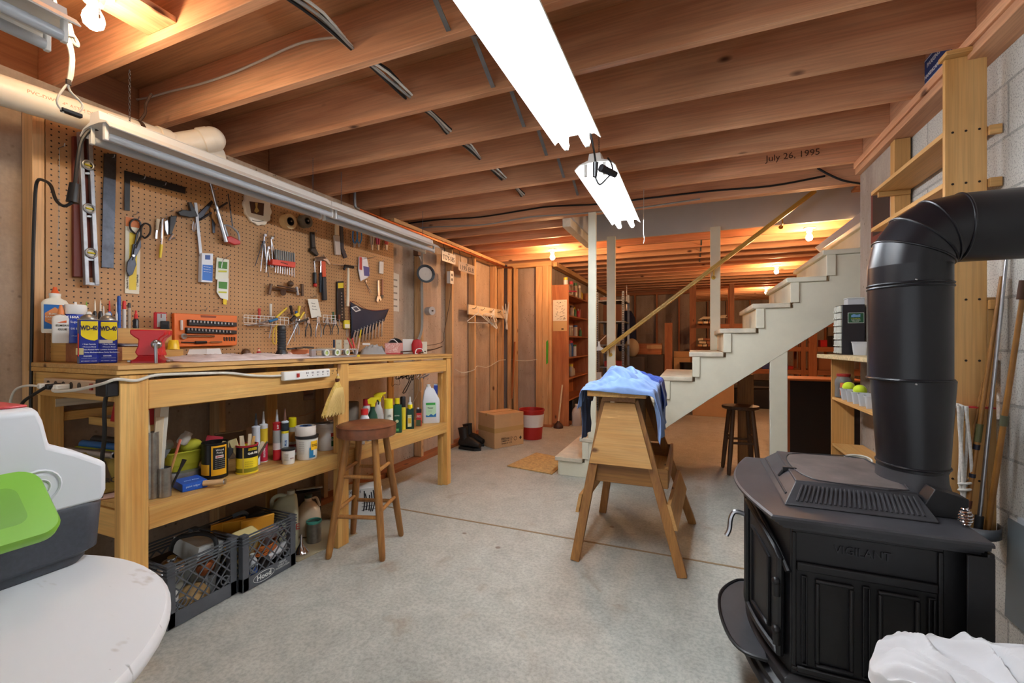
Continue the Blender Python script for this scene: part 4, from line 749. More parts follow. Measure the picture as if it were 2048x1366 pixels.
for k in range(10):
    x=1255+k*22; y=1165-k*9; q=TH('spanner',['steel spanner in the navy pouch, leftmost','steel spanner second from the left in the navy pouch','yellow tagged spanner third from the left in the navy pouch','fourth spanner from the left in the navy pouch','fifth spanner from the left in the navy pouch','fifth spanner from the right in the navy pouch','fourth spanner from the right in the navy pouch','third spanner from the right in the navy pouch','second spanner from the right in the navy pouch','longest spanner in the navy pouch, rightmost'][k],'wrench',cen(ZB,x,y),'spanners in the navy pouch')
    q.p('shank',plate(ZB,[(x,y),(x+9,y+2),(x-8+k*1,y+88+k*3),(x-17+k*1,y+86+k*3)],.045,.006),'#d8c030|0.4' if k==2 else 'steel',bev=.001); q.p('ring',MB().tube([cen(ZB,x+6,y-6,.042)+V(0,.0065*math.cos(i*PI/5),.0065*math.sin(i*PI/5)) for i in range(10)],.0024,6,0,True),'steel',True); peg(q,ZB,(x+4,y+4),.042)
# ---- note, tape holder, wire rack with screwdrivers and pliers
T=TH('paper_tag','cream handwritten tag hanging above the pliers','note',cen(ZB,968,995)); T.p('card',plate(ZB,[(918,927),(990,928),(1018,1056),(946,1064)],.03,.0015),'paper'); 
for i,s in enumerate(('hang up','all tools','when done')): T.t(s,.011,'#8a8478|0.8',cen(ZB,958+i*5,958+i*22,.0305),(0,1,-.06),(0,.06,1))
hook(T,ZB,(942,915)); hook(T,ZB,(960,912))
T=TH('tape_holder','yellow and white packet clipped under the bit strip','packet',cen(ZB,1203,1110)); T.p('box',plate(ZB,[(1182,1080),(1222,1080),(1224,1140),(1184,1140)],.025,.018),'#d8c830|0.45',bev=.002); T.p('label',plate(ZB,[(1186,1108),(1220,1108),(1220,1136),(1187,1136)],.0258,.001),'#d8d4c4|0.5'); T.p('clip',wire(ZB,[(1195,1140),(1198,1190),(1208,1190),(1205,1140)],.02,.002),'steel')
T=TH('wire_rack','white wire rack for small tools across the bottom of the pegboard','rack',cen(ZB,700,1080))
for x0,x1 in((460,780),(1030,1122)):
    for z,d in((1042,.05),(1062,.055),(1098,.055),(1110,.01)): 
        dz=(x1-x0)*.06; T.p('rail',rod(ZB,(x0,z),(x1,z+dz),d,.0022,n=6),'white_metal')
    k=x0
    while k<=x1: T.p('bar',wire(ZB,[(k,1042+(k-x0)*.06),(k,1098+(k-x0)*.06)],.055,.0018,sm=1),'white_metal'); k+=29
def driver(x,yt,yb,yh,mat,label,r=.009,dx=.04,lean=0):
    T=TH('screwdriver',label,'screwdriver',cen(ZB,x,yt),'screwdrivers in the wire rack'); T.p('handle',rod(ZB,(x,yt),(x+lean*.4,yh),dx,r,r1=r*.75,n=10),mat,True); T.p('shaft',rod(ZB,(x+lean*.4,yh),(x+lean,yb),dx,.0028),'steel',True); peg(T,ZB,(x+lean*.4,yh),dx)
driver(570,996,1130,1075,'#c0443c|0.25','clear red handled screwdriver in the left of the wire rack'); driver(652,962,1155,1050,'#d0ccc0|0.2','clear handled screwdriver with a black collar in the wire rack'); driver(795,975,1230,1038,'#2a1c16|0.35','dark brown handled screwdriver upright in the wire rack',.011,.042,30); driver(858,978,1170,1050,'#d8b82c|0.35','yellow handled screwdriver upright in the wire rack',.010,.036,-20); driver(835,1015,1060,1045,'#2c5a9a|0.35','blue stubby screwdriver in the wire rack',.010,.045); driver(898,985,1110,1035,'#8a5a34|0.4','brown handled awl beside the cream tag',.009,.036); driver(1102,1020,1130,1080,'#2c5a34|0.4','green handled file near the navy pouch',.0075,.04); driver(1145,1040,1120,1075,'#8a4a30|0.4','brown handled chisel under the bit strip',.009,.04)
def slant(a,b,c,mat,label,r=.007,dx=.06):
    T=TH('screwdriver',label,'screwdriver',cen(ZB,*a),'screwdrivers lying across the wire rack'); T.p('handle',rod(ZB,a,b,dx,r),mat,True); T.p('shaft',rod(ZB,b,c,dx,.003),'steel',True); peg(T,ZB,b,dx)
slant((768,992),(690,1062),(520,1118),'#d8b82c|0.35','long yellow handled screwdriver lying slanted across the rack'); slant((700,1072),(640,1090),(480,1122),'#2c70a0|0.4','blue handled blade lying slanted across the rack',.008,.066); slant((892,1022),(862,1070),(770,1260),'#d8b420|0.35','yellow striped screwdriver pointing down to the left',.008,.062); slant((920,1072),(850,1095),(765,1115),'#3a342c|0.4','dark handled tool lying across the rack under the cream tag',.008,.064); slant((660,1120),(650,1160),(640,1210),'#a8a49c|0.4','thin grey pick hanging from the rack',.003,.05)
def plier(c,w_,h,mat,label,dx=.045):
    x,y=c; T=TH('pliers',label,'pliers',cen(ZB,x,y),'pliers hanging in the wire rack'); T.p('jaw',plate(ZB,[(x-w_*.35,y),(x-w_*.15,y-h*.30),(x+w_*.15,y-h*.30),(x+w_*.35,y)],dx+.004,.010),'steel',bev=.002); T.p('pivot',disc(ZB,(x,y),dx+.008,.006,.004),'steel'); T.p('handle',wire(ZB,[(x-w_*.1,y-4),(x-w_*.55,y+h*.35),(x-w_*.6,y+h*.7)],dx,.0042),mat,True); T.p('handle',wire(ZB,[(x+w_*.1,y-4),(x+w_*.5,y+h*.35),(x+w_*.45,y+h*.7)],dx,.0042),mat,True); peg(T,ZB,(x,y-h*.1),dx)
plier((997,1095),36,150,'steel','bright steel slip-joint pliers hanging under the cream tag',.06); plier((925,1100),36,140,'#2a2a2c|0.4','black handled pliers hanging left of the bright slip-joint pair'); plier((1060,1100),46,120,'#3a3430|0.4','dark thin pliers hanging right of the bright slip-joint pair'); plier((840,1100),30,120,'steel','steel needle-nose pliers under the yellow screwdrivers'); plier((1118,1105),40,110,'#3c3a36|0.4','dark calipers-like pliers at the right end of the rack')
T=TH('yellow_strap','yellow looped strap hanging left of the black lantern','strap',cen(ZB,680,1180)); T.p('loop',wire(ZB,[(700,1100),(672,1160),(668,1235),(685,1252),(692,1235),(690,1160),(705,1105)],.045,.0035),'#d8b42c|0.5',True); peg(T,ZB,(702,1102),.045)
T=TH('utility_knife','yellow and black utility knife in the wire rack','knife',cen(ZB,825,1055)); T.p('body',plate(ZB,[(795,1075),(850,1030),(862,1045),(805,1092)],.07,.016),'black_plastic',bev=.003); T.p('grip',plate(ZB,[(825,1040),(852,1025),(866,1046),(840,1058)],.073,.012),'#e0c41c|0.4',bev=.003)
# bare hooks
for i,c in enumerate(((180,235),(1065,1240),(1140,1240))):
    p=cen(ZA,*c,0); solo('peg_hook',MB().tube([p+V(.0005,0,0),p+V(.045,0,0),p+V(.05,0,.012)],.0018,6),'steel',['bare wire hook at the far left of the pegboard','bare hook above the orange socket case, left of two','bare hook above the orange socket case, right of two'][i],'hook')
p=cen(ZA,183,238,.04); solo('hanging_string',MB().tube([p,p+V(0,-.002,-.3),p+V(0,-.006,-.44)],.0012,5),'cord_grey','thin string hanging from the hook at the left of the pegboard','string')
# ---- orange socket set
T=TH('socket_set','orange socket set case standing open against the pegboard','tool case',cen(ZB,200,1150)); CS=[(-42,1028),(412,1048),(412,1250),(405,1262),(-42,1272)]
T.p('case',plate(ZB,CS,.030,.026),'#e0702c|0.4',bev=.004); T.p('handle_slot',plate(ZB,[(148,1044),(262,1050),(258,1064),(150,1060)],.0308,.0012),'#8a3c14|0.5')
for y0,y1,x0 in((1075,1118,62),(1132,1172,48)):
    sr=T.p('socket_rail',plate(ZB,[(x0,y0),(410,y0+22),(410,y1+8),(x0,y1)],.046,.018),'black_plastic',bev=.002)
    for k in range(13): T.p('socket',rod(ZB,(x0+14+k*25,y0+4+k*1.7),(x0+14+k*25,y0+20+k*1.6),.05,.0052,n=10),'chrome',True,par=sr)
T.p('ratchet',disc(ZB,(20,1195),.044,.016,.012,rod(ZB,(20,1195),(245,1196),.04,.006)),'chrome',True); T.p('driver_handle',rod(ZB,(110,1240),(190,1238),.04,.008,rod(ZB,(10,1238),(110,1240),.04,.003)),'black_plastic',True); T.p('extension',rod(ZB,(215,1238),(300,1236),.04,.005),'chrome',True); T.p('extension',rod(ZB,(10,1080),(12,1150),.04,.007),'#d8d0c8|0.4',True)
for k in range(5): T.p('bit_socket',plate(ZB,[(318+k*18,1200),(327+k*18,1204),(325+k*18,1230),(318+k*18,1226)],.036,.006),'#3a2014|0.5')
# ================================================================ THINGS ON AND UNDER THE WORKBENCH
class SIT:
    """a thing standing at photo pixel u (base at v) on the plane X, turned so that its local -Y looks into the room"""
    def __init__(s,name,label,cat,u,X,surf,group=None,v=None,turn=0,loc=None,tilt=None):
        if loc is None:
            q=at('X',X,u,v if v else 700); z=surf(q.y) if callable(surf) else surf; loc=V(X,q.y,z+.0006)
        s.l=Vector(loc); s.phi=math.degrees(math.atan2(-s.l.x,s.l.y))+turn
        s.o=thing(name,label,cat,s.l,s.phi if tilt is None else tilt,group)
        d=-s.l.x*ST+s.l.y*CT; a=(s.l.x*CT+s.l.y*ST)/d; s.kh=d/F; s.kw=d/(F*math.sqrt(1+a*a))
    def p(s,name,mb,mat,sm=True,bev=0,par=None,**k): return mb.build(name,mat,par or s.o,sm,bev=bev,**k)
    def t(s,body,size,mat,x,y,z,**k): return text(body,size,mat,s.o,(x,y,z),(1,0,0),(0,0,1),**k)
    def box(s,name,x0,x1,y0,y1,z0,z1,mat,bev=.002,par=None): return s.p(name,MB().box(x0,x1,y0,y1,z0,z1),mat,False,bev,par)
    def lat(s,name,prof,mat,sx=1,sy=1,n=24,caps=True,par=None,x=0,y=0): return s.p(name,MB().lathe((x,y,0),(0,0,1),prof,n,caps,sx,sy,(1,0,0)),mat,True,0,par)
bt=lambda y: ztop(y)
# ---- wooden bin and step along the pegboard
T=TH('wooden_bin','low pine bin along the foot of the pegboard holding pens and glue','bin',(-2.56,1.2,1.16)); 
T.p('front',MB().box(-2.50,-2.482,1.0,1.405,1.1665,1.318),'benchY',bev=.002); T.p('end',MB().box(-2.629,-2.501,1.387,1.405,1.1665,1.318),'benchX',bev=.002); T.p('end',MB().box(-2.629,-2.501,1.0,1.018,1.1665,1.318),'benchX',bev=.002); T.p('bottom',MB().box(-2.629,-2.5005,1.0185,1.3865,1.1665,1.29),'plyY')
T=TH('wooden_step','small varnished wooden block in front of the pine bin, under the blue can','block',(-2.43,1.06,1.166)); T.p('block',MB().box(-2.48,-2.37,.99,1.14,1.1668,1.248),'redwoodY',bev=.003)
zb=1.3185
def pen(u,X,w_,v0,v1,mat,cap,label,name='marker',g='pens and markers in the pine bin',capf=.25,z=1.2905):
    s=SIT(name,label,'marker' if name=='marker' else 'bottle',u,X,z,g); r=s.kw*w_/2; h=s.kh*(683-v0)+H-z; s.lat('barrel',[(r,0),(r,h*(1-capf))],mat); s.lat('cap',[(r*1.02,h*(1-capf)),(r,h*.96),(r*.7,h)],cap); return s
pen(238,-2.57,8,592,0,'#2458b0|0.4','#1c4a9a|0.4','tall blue marker in the pine bin'); pen(248.5,-2.57,8,602,0,'#d8d4cc|0.4','#d03028|0.4','white marker with a red cap in the pine bin'); pen(258.5,-2.57,7,606,0,'#b0a494|0.4','#4a4640|0.4','tan marker with a dark cap in the pine bin',capf=.16)
s=SIT('glue_bottle','small black bottle with a tall red cap in the pine bin','bottle',272,-2.56,1.2905); s.lat('body',[(.012,0),(.012,.07),(.008,.078)],'#1c1a1c|0.3'); s.lat('cap',[(.008,.078),(.007,.1),(.0045,.102),(.004,.118)],'#d02c24|0.4')
for u,v0,c1,c2,l,w_ in((173,603,'#e0e0d8|0.4','#7ab03c|0.4','white and green glue tube behind the first lubricant can',9),(190,601,'#201c1e|0.4','#e8dcc8|0.4','black tube with a cream tip behind the lubricant cans',10),(201,601,'#201c1e|0.4','#e8dcc8|0.4','second black tube with a cream tip, right of its twin',10),(207,612,'#dcd8d0|0.4','#dcd8d0|0.4','white tube leaning behind the lubricant cans',10),(219,602,'#2c6cb0|0.4','#d03028|0.4','blue tube with a red tip behind the second lubricant can',10),(233,604,'#e0e0dc|0.4','#d8d8d8|0.4','thin white tube just left of the tall blue marker',5)):
    s=SIT('glue_tube',l,'tube',u,-2.55,1.2905,'glue tubes in the pine bin'); h=s.kh*(683-v0)+H-1.2905; r=s.kw*w_/2; s.lat('body',[(r,0),(r,h*.6),(r*.5,h*.68)],c1); s.lat('nozzle',[(r*.45,h*.68),(r*.4,h*.85),(r*.18,h)],c2)
s=SIT('wood_glue','white carpenter glue bottle with an orange cap and blue label at the far left','bottle',110,-2.555,zb-.028)
s.p('body',MB().rings([[V(a,b,z) for a,b in rrect(w_,d_,.015,4)] for w_,d_,z in((.078,.045,0),(.082,.048,.006),(.082,.048,.13),(.07,.044,.142),(.036,.034,.152),(.034,.034,.160))]),'#ece6d4|0.35'); s.lat('collar',[(.019,.160),(.019,.172)],'#f0ece0|0.4'); s.lat('cap',[(.016,.172),(.012,.177),(.008,.19),(.006,.2)],'#e8642c|0.4')
s.box('label',-.033,.033,-.0252,-.0244,.018,.122,'#2468b0|0.4',0); s.p('label_mark',MB().prism([(-.03,.05),(0,.03),(.03,.05),(.03,.085),(0,.112),(-.03,.085)],(0,-.0253,0),(1,0,0),(0,0,1),.0008),'#d88850|0.5',False); s.t('ELMER\'S',.0105,'#f0e8d8|0.5',0,-.0268,.082,bold=.0002); s.t('CARPENTER\'S',.0095,'#f0e8d8|0.5',0,-.0268,.069,bold=.0002); s.t('WOOD GLUE',.007,'#f0e8d8|0.5',0,-.0268,.057)
s=SIT('school_glue','smaller white glue bottle in front of the carpenter glue','bottle',122,-2.42,1.248,v=688); s.p('body',MB().rings([[V(a,b,z) for a,b in rrect(w_,d_,.012,4)] for w_,d_,z in((.05,.03,0),(.053,.032,.004),(.053,.032,.1),(.045,.03,.11),(.02,.02,.118))]),'#ece8e0|0.35'); s.lat('cap',[(.011,.118),(.009,.135),(.004,.158)],'#e88848|0.4'); s.t('ELMER\'S',.011,'#48443c|0.5',.004,-.0166,.072,bold=.0002); s.t('GLUE',.011,'#48443c|0.5',.004,-.0166,.056,bold=.0003); s.p('label_mark',MB().prism([(-.012,.084),(.016,.084),(.016,.094)],(0,-.0166,0),(1,0,0),(0,0,1),.0005),'#e0642c|0.5',False)
s=SIT('adhesive_can','blue can marked 1160A with a white screw cap','can',151,-2.42,1.248,turn=12); s.lat('body',[(.033,0),(.034,.003),(.034,.118),(.033,.121)],'#1c3aa0|0.35'); s.lat('seam_strip',[(.0343,.004),(.0343,.116)],'#1c3aa0|0.35',n=40); s.lat('cap',[(.035,.1215),(.036,.125),(.036,.155),(.033,.162),(.004,.163)],'white_plastic',n=30); s.lat('cap_tip',[(.005,.163),(.004,.174)],'white_plastic')
s.t('1160A  C',.014,'#f0f0f0|0.5',-.006,-.0352,.108,bold=.0003); s.t('Super 77',.013,'#f0f0f0|0.5',.0,-.0352,.088); s.t('DE SPRAY',.010,'#f0f0f0|0.5',0,-.0352,.06); s.t('adhesive coating',.006,'#d0d8f0|0.5',0,-.0352,.03)
for i,(u,l,tn) in enumerate(((178,'yellow and blue oil tin with a spot of masking tape, left of two',-8),(216,'yellow and blue oil tin with a strip of tape across it, right of two',-4))):
    s=SIT('oil_tin',l,'can',u,-2.26,bt,'rectangular oil tins',turn=tn); w_,d_,h=.060,.05,.176
    s.box('body',-w_/2,w_/2,-d_/2,d_/2,0,h,'#1c2c8c|0.3',.004); s.box('rim',-w_/2-.001,w_/2+.001,-d_/2-.001,d_/2+.001,h-.002,h+.003,'tin',.001); s.box('edge_band',-w_/2-.0004,-w_/2+.006,-d_/2-.0005,d_/2+.0004,0.002,h-.003,'#4a444c|0.35',0)
    s.p('shoulder',MB().rings([[V(math.cos(k*PI/12)*a,math.sin(k*PI/12)*b,z) for k in range(24)] for a,b,z in((.027,.023,h+.003),(.024,.021,h+.013),(.014,.013,h+.021),(.010,.010,h+.023))]),'tin'); s.lat('spout',[(.009,h+.0232),(.009,h+.03),(.004,h+.034)],'white_plastic')
    pts=[(-.020,.088+.082),(.0295,.170)]+[(.0295-.005*0,.098)]+[( .02,.092),(.008,.094),(-.006,.10),(-.016,.108),(-.020,.114)]
    s.p('yellow_shield',MB().prism(pts,(0,-d_/2-.0004,0),(1,0,0),(0,0,1),.0006),'#f0d41c|0.35',False); s.t('WD-40',.026,'#14144a|0.4',.004,-d_/2-.0016,.142,wid=.05,bold=.0009)
    for j,tx in enumerate(('• Stops Squeaks','• Protects Metal','• Loosens Rusted Parts','• Frees Sticky Mechanisms')): s.t(tx,.0062,'#e8ecf8|0.5',.004,-d_/2-.0012,.078-.011*j,bold=.0001)
    s.t('DANGER',.006,'#e8ecf8|0.5',.0,-d_/2-.0012,.030,bold=.0002); s.t('combustible, keep out of reach',.0036,'#c8d0f0|0.5',.004,-d_/2-.0012,.022); s.t('NET WEIGHT 1 GALLON',.0042,'#e8ecf8|0.5',.004,-d_/2-.0012,.010)
    if i==0: s.box('tape_spot',-.034,-.012,-d_/2-.0022,-d_/2-.0008,.036,.062,'#c8bc84|0.6',0); s.lat('straw',[(.002,.03),(.002,.12)],'#b02420|0.4',x=-.027,y=-d_/2-.003,n=8)
    else: s.box('tape_strip',-.032,.016,-d_/2-.0022,-d_/2-.0008,.082,.096,'#c8c0b0|0.6',0)
# ---- red stud finder, black case, yellow cup
s=SIT('stud_finder','red and grey stapler-like tool standing in the pine bin','tool',320,-2.555,1.2905); s.box('body',-.026,.026,-.012,.014,0,.115,'#c02028|0.4',.005); s.box('face',-.012,.024,-.015,-.0125,.038,.108,'#b0b0b0|0.35',.003); s.box('slot',.003,.007,-.0158,-.0151,.086,.106,'#801418|0.4',0)
s=SIT('black_case','small black case leaning on the red tool in the pine bin','case',330,-2.525,1.2905); s.box('body',-.019,.019,-.010,.010,0,.07,'black_plastic',.004); s.box('clip',-.012,.010,-.0118,-.0101,.052,.064,'#2a2a2e|0.4',.001)
s=SIT('yellow_cup','small upside-down yellow cup by the socket case','cup',347,-2.44,bt,v=715); s.l; s.lat('cup',[(.026,.052),(.020,.098),(.018,.1),(.002,.1)],'#e8bc1c|0.35'); s.box('foot_block',-.04,.04,-.02,.02,0,.0515,'benchX')
# ---- vise
s=SIT('bench_vise','red bench vise clamped at the left end of the worktop','vise',302,-2.14,bt,turn=-16)
s.p('base',MB().rings([[V(a,b,z) for a,b in rrect(w_,d_,.012,4)] for w_,d_,z in((.115,.10,0),(.115,.10,.010),(.085,.09,.018),(.07,.085,.03))]),'#a01820|0.3')
jw_=[(-.036,.028),(.040,.028),(.034,.045),(.030,.085),(.040,.104),(.058,.118),(.060,.140),(-.062,.140),(-.062,.122),(-.050,.110),(-.034,.098),(-.036,.07),(-.046,.045)]
s.p('front_jaw',MB().prism(jw_,(0,.012,0),(1,0,0),(0,0,1),.045),'#c41c24|0.3',False,.005); s.p('rear_jaw',MB().prism([(x*.96,z) for x,z in jw_],(0,.075,0),(1,0,0),(0,0,1),.05),'#c41c24|0.3',False,.005)
s.p('jaw_plate',MB().box(-.055,.054,.0125,.0245,.118,.141),'steel_dark',False,.001); s.box('bolt_lug',-.075,-.05,-.02,.02,.003,.012,'steel',.002); s.box('bolt_lug',.05,.072,-.02,.02,.003,.012,'steel',.002)
s.p('slide_bar',MB().cyl((-.15,.05,.074),(-.02,.05,.074),.008,n=14),'steel'); sc=s.p('screw_head',MB().cyl((.03,-.03,.075),(.034,-.058,.075),.014,n=16).sphere((.036,-.062,.078),.019),'steel'); s.p('handle',MB().cyl((.038,-.078,.086),(.041,-.080,-.058),.006,n=10).sphere((.038,-.078,.09),.008).sphere((.041,-.08,-.061),.008),'steel',par=sc)
# ---- middle of the worktop
T=TH('cloth_sheet','crumpled pinkish white cloth spread over the worktop','cloth',(-2.2,1.75,1.16))
def cf(u,v):
    y=lerp(1.22,2.06,u); x=lerp(-2.45,-1.99,v)+.02*mnoise.noise(V(u*9,v*3,2)); edge=min(1,u*7,(1-u)*5,v*6,(1-v)*7); zz=ztop(y)+.0025+max(0,edge)*(.010+.022*abs(mnoise.noise(V(u*8,v*6,5)))+.010*abs(mnoise.noise(V(u*22,v*18,7))))
    return V(x,y+.015*mnoise.noise(V(v*6,u*2,9)),zz)
T.p('cloth',MB().grid(cf,70,36),'newsprint',True,thick=.0025)
s=SIT('paper_tray','folded white card tray in front of the socket case','tray',408,-2.36,lambda y:bt(y)+.026); s.p('card',MB().prism([(-.07,0),(.075,0),(.068,.028),(-.062,.026)],(0,.02,0),(1,0,0),(0,0,1),.003),'#e4dcd4|0.7',False); s.p('card_flap',MB().prism([(.012,0),(.078,.0),(.07,.030),(.012,.028)],(0,.016,0),(1,0,0),(0,0,1),.002),'#f0eeea|0.7',False); s.box('tray_floor',-.07,.075,.02,.07,0,.003,'#d8ccc4|0.7',0)
s=SIT('wooden_ball','turned brown wooden ball at the foot of the pegboard','ball',492,-2.58,bt); s.p('ball',MB().sphere((0,0,.026),.026),'darkZ')
s=SIT('toy_figure','tiny red and white painted peg on the worktop','figure',517.5,-2.40,lambda y:bt(y)+.022); s.lat('body',[(.010,0),(.012,.006),(.010,.015)],'#c02c34|0.4'); s.p('head',MB().sphere((0,0,.021),.008),'#e4c8a8|0.5'); s.p('knob',MB().sphere((0,0,.031),.004),'#c02c34|0.4')
for i,(u,w_,c) in enumerate(((536,.022,'steel_dark'),(545,.018,'brass'))):
    s=SIT('drill_chuck',['dark steel fitting lying left of the black lantern','brass fitting lying against the black lantern'][i],'fitting',u,-2.46-.02*i,bt); s.p('body',MB().cyl((-.025,0,w_*.6),(.02,0.01,w_*.6),w_*.6,n=12),c)
s=SIT('lantern_flashlight','black ribbed lantern flashlight standing on its head','flashlight',563.5,-2.28,lambda y:bt(y)); R0=.023
s.lat('head',[(.033,0),(.036,.004),(.036,.022),(.030,.034),(.026,.044)],'black_plastic',n=28); s.lat('grip',[(.023,.044)]+[q for k in range(7) for q in((.0245,.05+k*.0165),(.0245,.060+k*.0165),(.022,.0615+k*.0165),(.022,.0645+k*.0165))]+[(.024,.166)],'#26282c|0.6',n=28); s.lat('tail',[(.025,.166),(.025,.186),(.02,.192),(.002,.193)],'black_plastic')
s=SIT('sanding_block','orange brick-like sanding block behind the small level','block',603,-2.40,bt,turn=-20); s.box('block',-.055,.055,-.03,.03,.004,.045,'#c8744c|0.6',.003); s.box('pad',-.058,.058,-.032,.032,0,.0039,'#6a4438|0.7')
T=TH('black_pliers','black pliers lying on the orange block','pliers',(-2.39,2.08,1.207)); q0=bpy.data.objects['sanding_block'].location
T.p('handle',MB().tube([q0+V(-.0,-.07,.052),q0+V(.0,-.02,.055),q0+V(.0,.03,.06),q0+V(0,.10,.056)],.006,7,4),'black_plastic',True); T.p('handle',MB().tube([q0+V(.02,-.06,.052),q0+V(.01,-.02,.055),q0+V(-.01,.03,.06),q0+V(-.03,.09,.056)],.006,7,4),'black_plastic',True); T.p('jaw',MB().cbox(q0+V(0,-.085,.051),(.022,.04,.010)),'steel_dark',bev=.002)
s=SIT('pink_lump','pink crumpled wrapper left of the orange block','wrapper',577,-2.33,bt); s.p('wrapper',MB().grid(lambda u,v:V(.025*math.cos(u*2*PI)*math.sin(PI*v*.5+.02)*(1+.3*mnoise.noise(V(u*6,v*5,1))),.02*math.sin(u*2*PI)*math.sin(PI*v*.5+.02),.035*math.cos(PI*v*.5)+.0006),18,8,True),'#d8a090|0.4')
# small level at the front of the worktop
a0=at('X',-2.02,621,712); a1=at('X',-2.02,712,712); T=TH('torpedo_level','small silver level with three round vials at the front edge of the worktop','level',(-2.02,(a0.y+a1.y)/2,1.16)); yl0,yl1=a0.y,a1.y
zf=lambda y:ztop(y)+.0006
def bar(z0,z1,x0=-2.03,x1=-2.012): return MB().add([(x0,yl0,zf(yl0)+z0),(x1,yl0,zf(yl0)+z0),(x1,yl1,zf(yl1)+z0),(x0,yl1,zf(yl1)+z0),(x0,yl0,zf(yl0)+z1),(x1,yl0,zf(yl0)+z1),(x1,yl1,zf(yl1)+z1),(x0,yl1,zf(yl1)+z1)],[(3,2,1,0),(4,5,6,7),(0,1,5,4),(1,2,6,5),(2,3,7,6),(3,0,4,7)])
T.p('rail',bar(0,.012),'alu',bev=.001); T.p('rail',bar(.044,.052),'alu',bev=.001); hz_=zf(yl0)
T.p('end_block',MB().box(-2.032,-2.010,yl0,yl0+.03,hz_+.0121,hz_+.0439),'#9a8c88|0.5',bev=.001); T.p('end_block',MB().box(-2.03,-2.012,yl1-.012,yl1,hz_+.011,hz_+.043),'alu',bev=.001)
for t in(.30,.53,.76):
    y=lerp(yl0,yl1,t); vr=T.p('vial_ring',MB().tube([V(-2.010,y+.016*math.cos(k*PI/10),hz_+.028+.016*math.sin(k*PI/10)) for k in range(20)],.005,8,0,True),'#d0d4c8|0.35',True); T.p('vial',MB().cyl((-2.022,y,hz_+.028),(-2.012,y,hz_+.028),.012,n=16),'#a8b468|0.2',par=vr); T.p('web',MB().box(-2.027,-2.015,y-.022,y+.022,hz_+.0121,hz_+.0439),'alu')
for i,(u,c,l) in enumerate(((668,'#20304a|0.5','dark blue strip standing left of the outlet plates'),(677,'#d8d2b8|0.5','cream outlet cover plate with slots, left of two'),(693,'#dcd8c4|0.5','cream outlet cover plate nearest the red handled brush'))):
    s=SIT('outlet_plate',l,'cover plate',u,-2.48+.01*i,bt,turn=-8); w_=(.014,.042,.036)[i]; s.box('plate',-w_/2,w_/2,-.004,.004,0,.115,c,.002)
    if i: 
        for z in(.035,.08): s.box('slot',-.004,-.002,-.0052,-.0041,z,z+.012,'#2a2620|0.5',0); s.box('slot',.004,.006,-.0052,-.0041,z,z+.012,'#2a2620|0.5',0)
s=SIT('tape_dispenser','cream plank offcut lying behind the small level','offcut',652,-2.45,bt,turn=-25); s.box('offcut',-.06,.06,-.02,.02,0,.055,'paleX')
for i,(u,c,tl,l) in enumerate(((704,'#b81c24|0.35',16,'red handled scraper leaning in the jar of tools'),(709,'#c8302c|0.35',8,'thin red handled tool leaning right of the red scraper'),(716,'#d8b0a0|0.5',-6,'pale wooden stick leaning against the navy pouch'))):
    s=SIT('scraper',l,'tool',u,-2.40-.01*i,lambda y:bt(y)+.05); s.p('handle',MB().cyl((0,0,0),(-.001*tl*2,.02,.08),.007,.004,10),c); s.p('blade',MB().cyl((0,0,0),(.001*tl,-.012,-.047),.003,n=8),'steel')
s=SIT('parts_bag','clear plastic bag of small parts lying on the worktop','bag',748,-2.42,bt); 
s.p('bag',MB().grid(lambda u,v:V((u-.5)*.21+.01*mnoise.noise(V(u*7,v*5,3)),-.045+.09*v,.0008+.075*math.sin(PI*u)**.5*math.sin(PI*v)**.6*(1+.35*mnoise.noise(V(u*9,v*7,8)))),28,16),'#a8a4a0|0.2'); s.box('bag_header',-.09,-.03,-.012,-.008,.075,.092,'#e4e0dc|0.5')
s=SIT('jar_lid','small yellow cap on the front edge of the worktop','cap',716,-2.03,bt); s.lat('cap',[(.012,0),(.012,.010),(.002,.011)],'#e0cc2c|0.4')
s=SIT('tissue_box','pink patterned square tissue box on the worktop','tissue box',788,-2.30,bt,turn=-12); s.box('carton',-.062,.062,-.06,.06,0,.094,'tissue' if False else '#dc9c94|0.6',.002); s.box('bottom_band',-.0625,.0625,-.0605,.0605,.0005,.010,'#c03c44|0.6',0)
b=MB(); random.seed(3)
for k in range(26):
    x=random.uniform(-.052,.052); z=random.uniform(.02,.085); rr=random.uniform(.005,.011); n0=10; b.tube([V(x+rr*math.cos(j*2*PI/n0)*.9,-.0604,min(.092,max(.013,z+rr*1.2*math.sin(j*2*PI/n0)))) for j in range(n0)],.0009,4,0,True)
s.p('printed_swirls',b,'#f2dcd6|0.6'); s.p('tissue',MB().grid(lambda u,v:V(-.05+.08*u,-.02+.04*v,.0945+.028*math.sin(PI*u)*(1+.4*mnoise.noise(V(u*5,v*6,1)))),14,8),'#e4e0e0|0.8')
s=SIT('black_disc','round black tin lid standing behind the tissue box','lid',791,-2.44,bt); s.p('disc',MB().cyl((0,.0,.068),(0,.02,.07),.068,n=30),'black_plastic')
s=SIT('white_card_box','white carton standing right of the tissue box','box',816,-2.28,bt,turn=-5); s.box('carton',-.045,.045,-.012,.012,0,.128,'#e6e2da|0.6')
s=SIT('red_pouch','red rounded pouch behind the white carton','pouch',834,-2.20,bt); s.p('pouch',MB().lathe((0,0,0),(0,0,1),[(.03,0),(.045,.03),(.046,.08),(.034,.118),(.004,.128)],20,True,1,.4,(1,0,0)),'#b01820|0.6')
s=SIT('cream_switch_plate','cream switch plate leaning behind the red pouch','cover plate',846,-2.17,bt); s.box('plate',-.035,.035,-.004,.004,0,.105,'#dcd4bc|0.5')
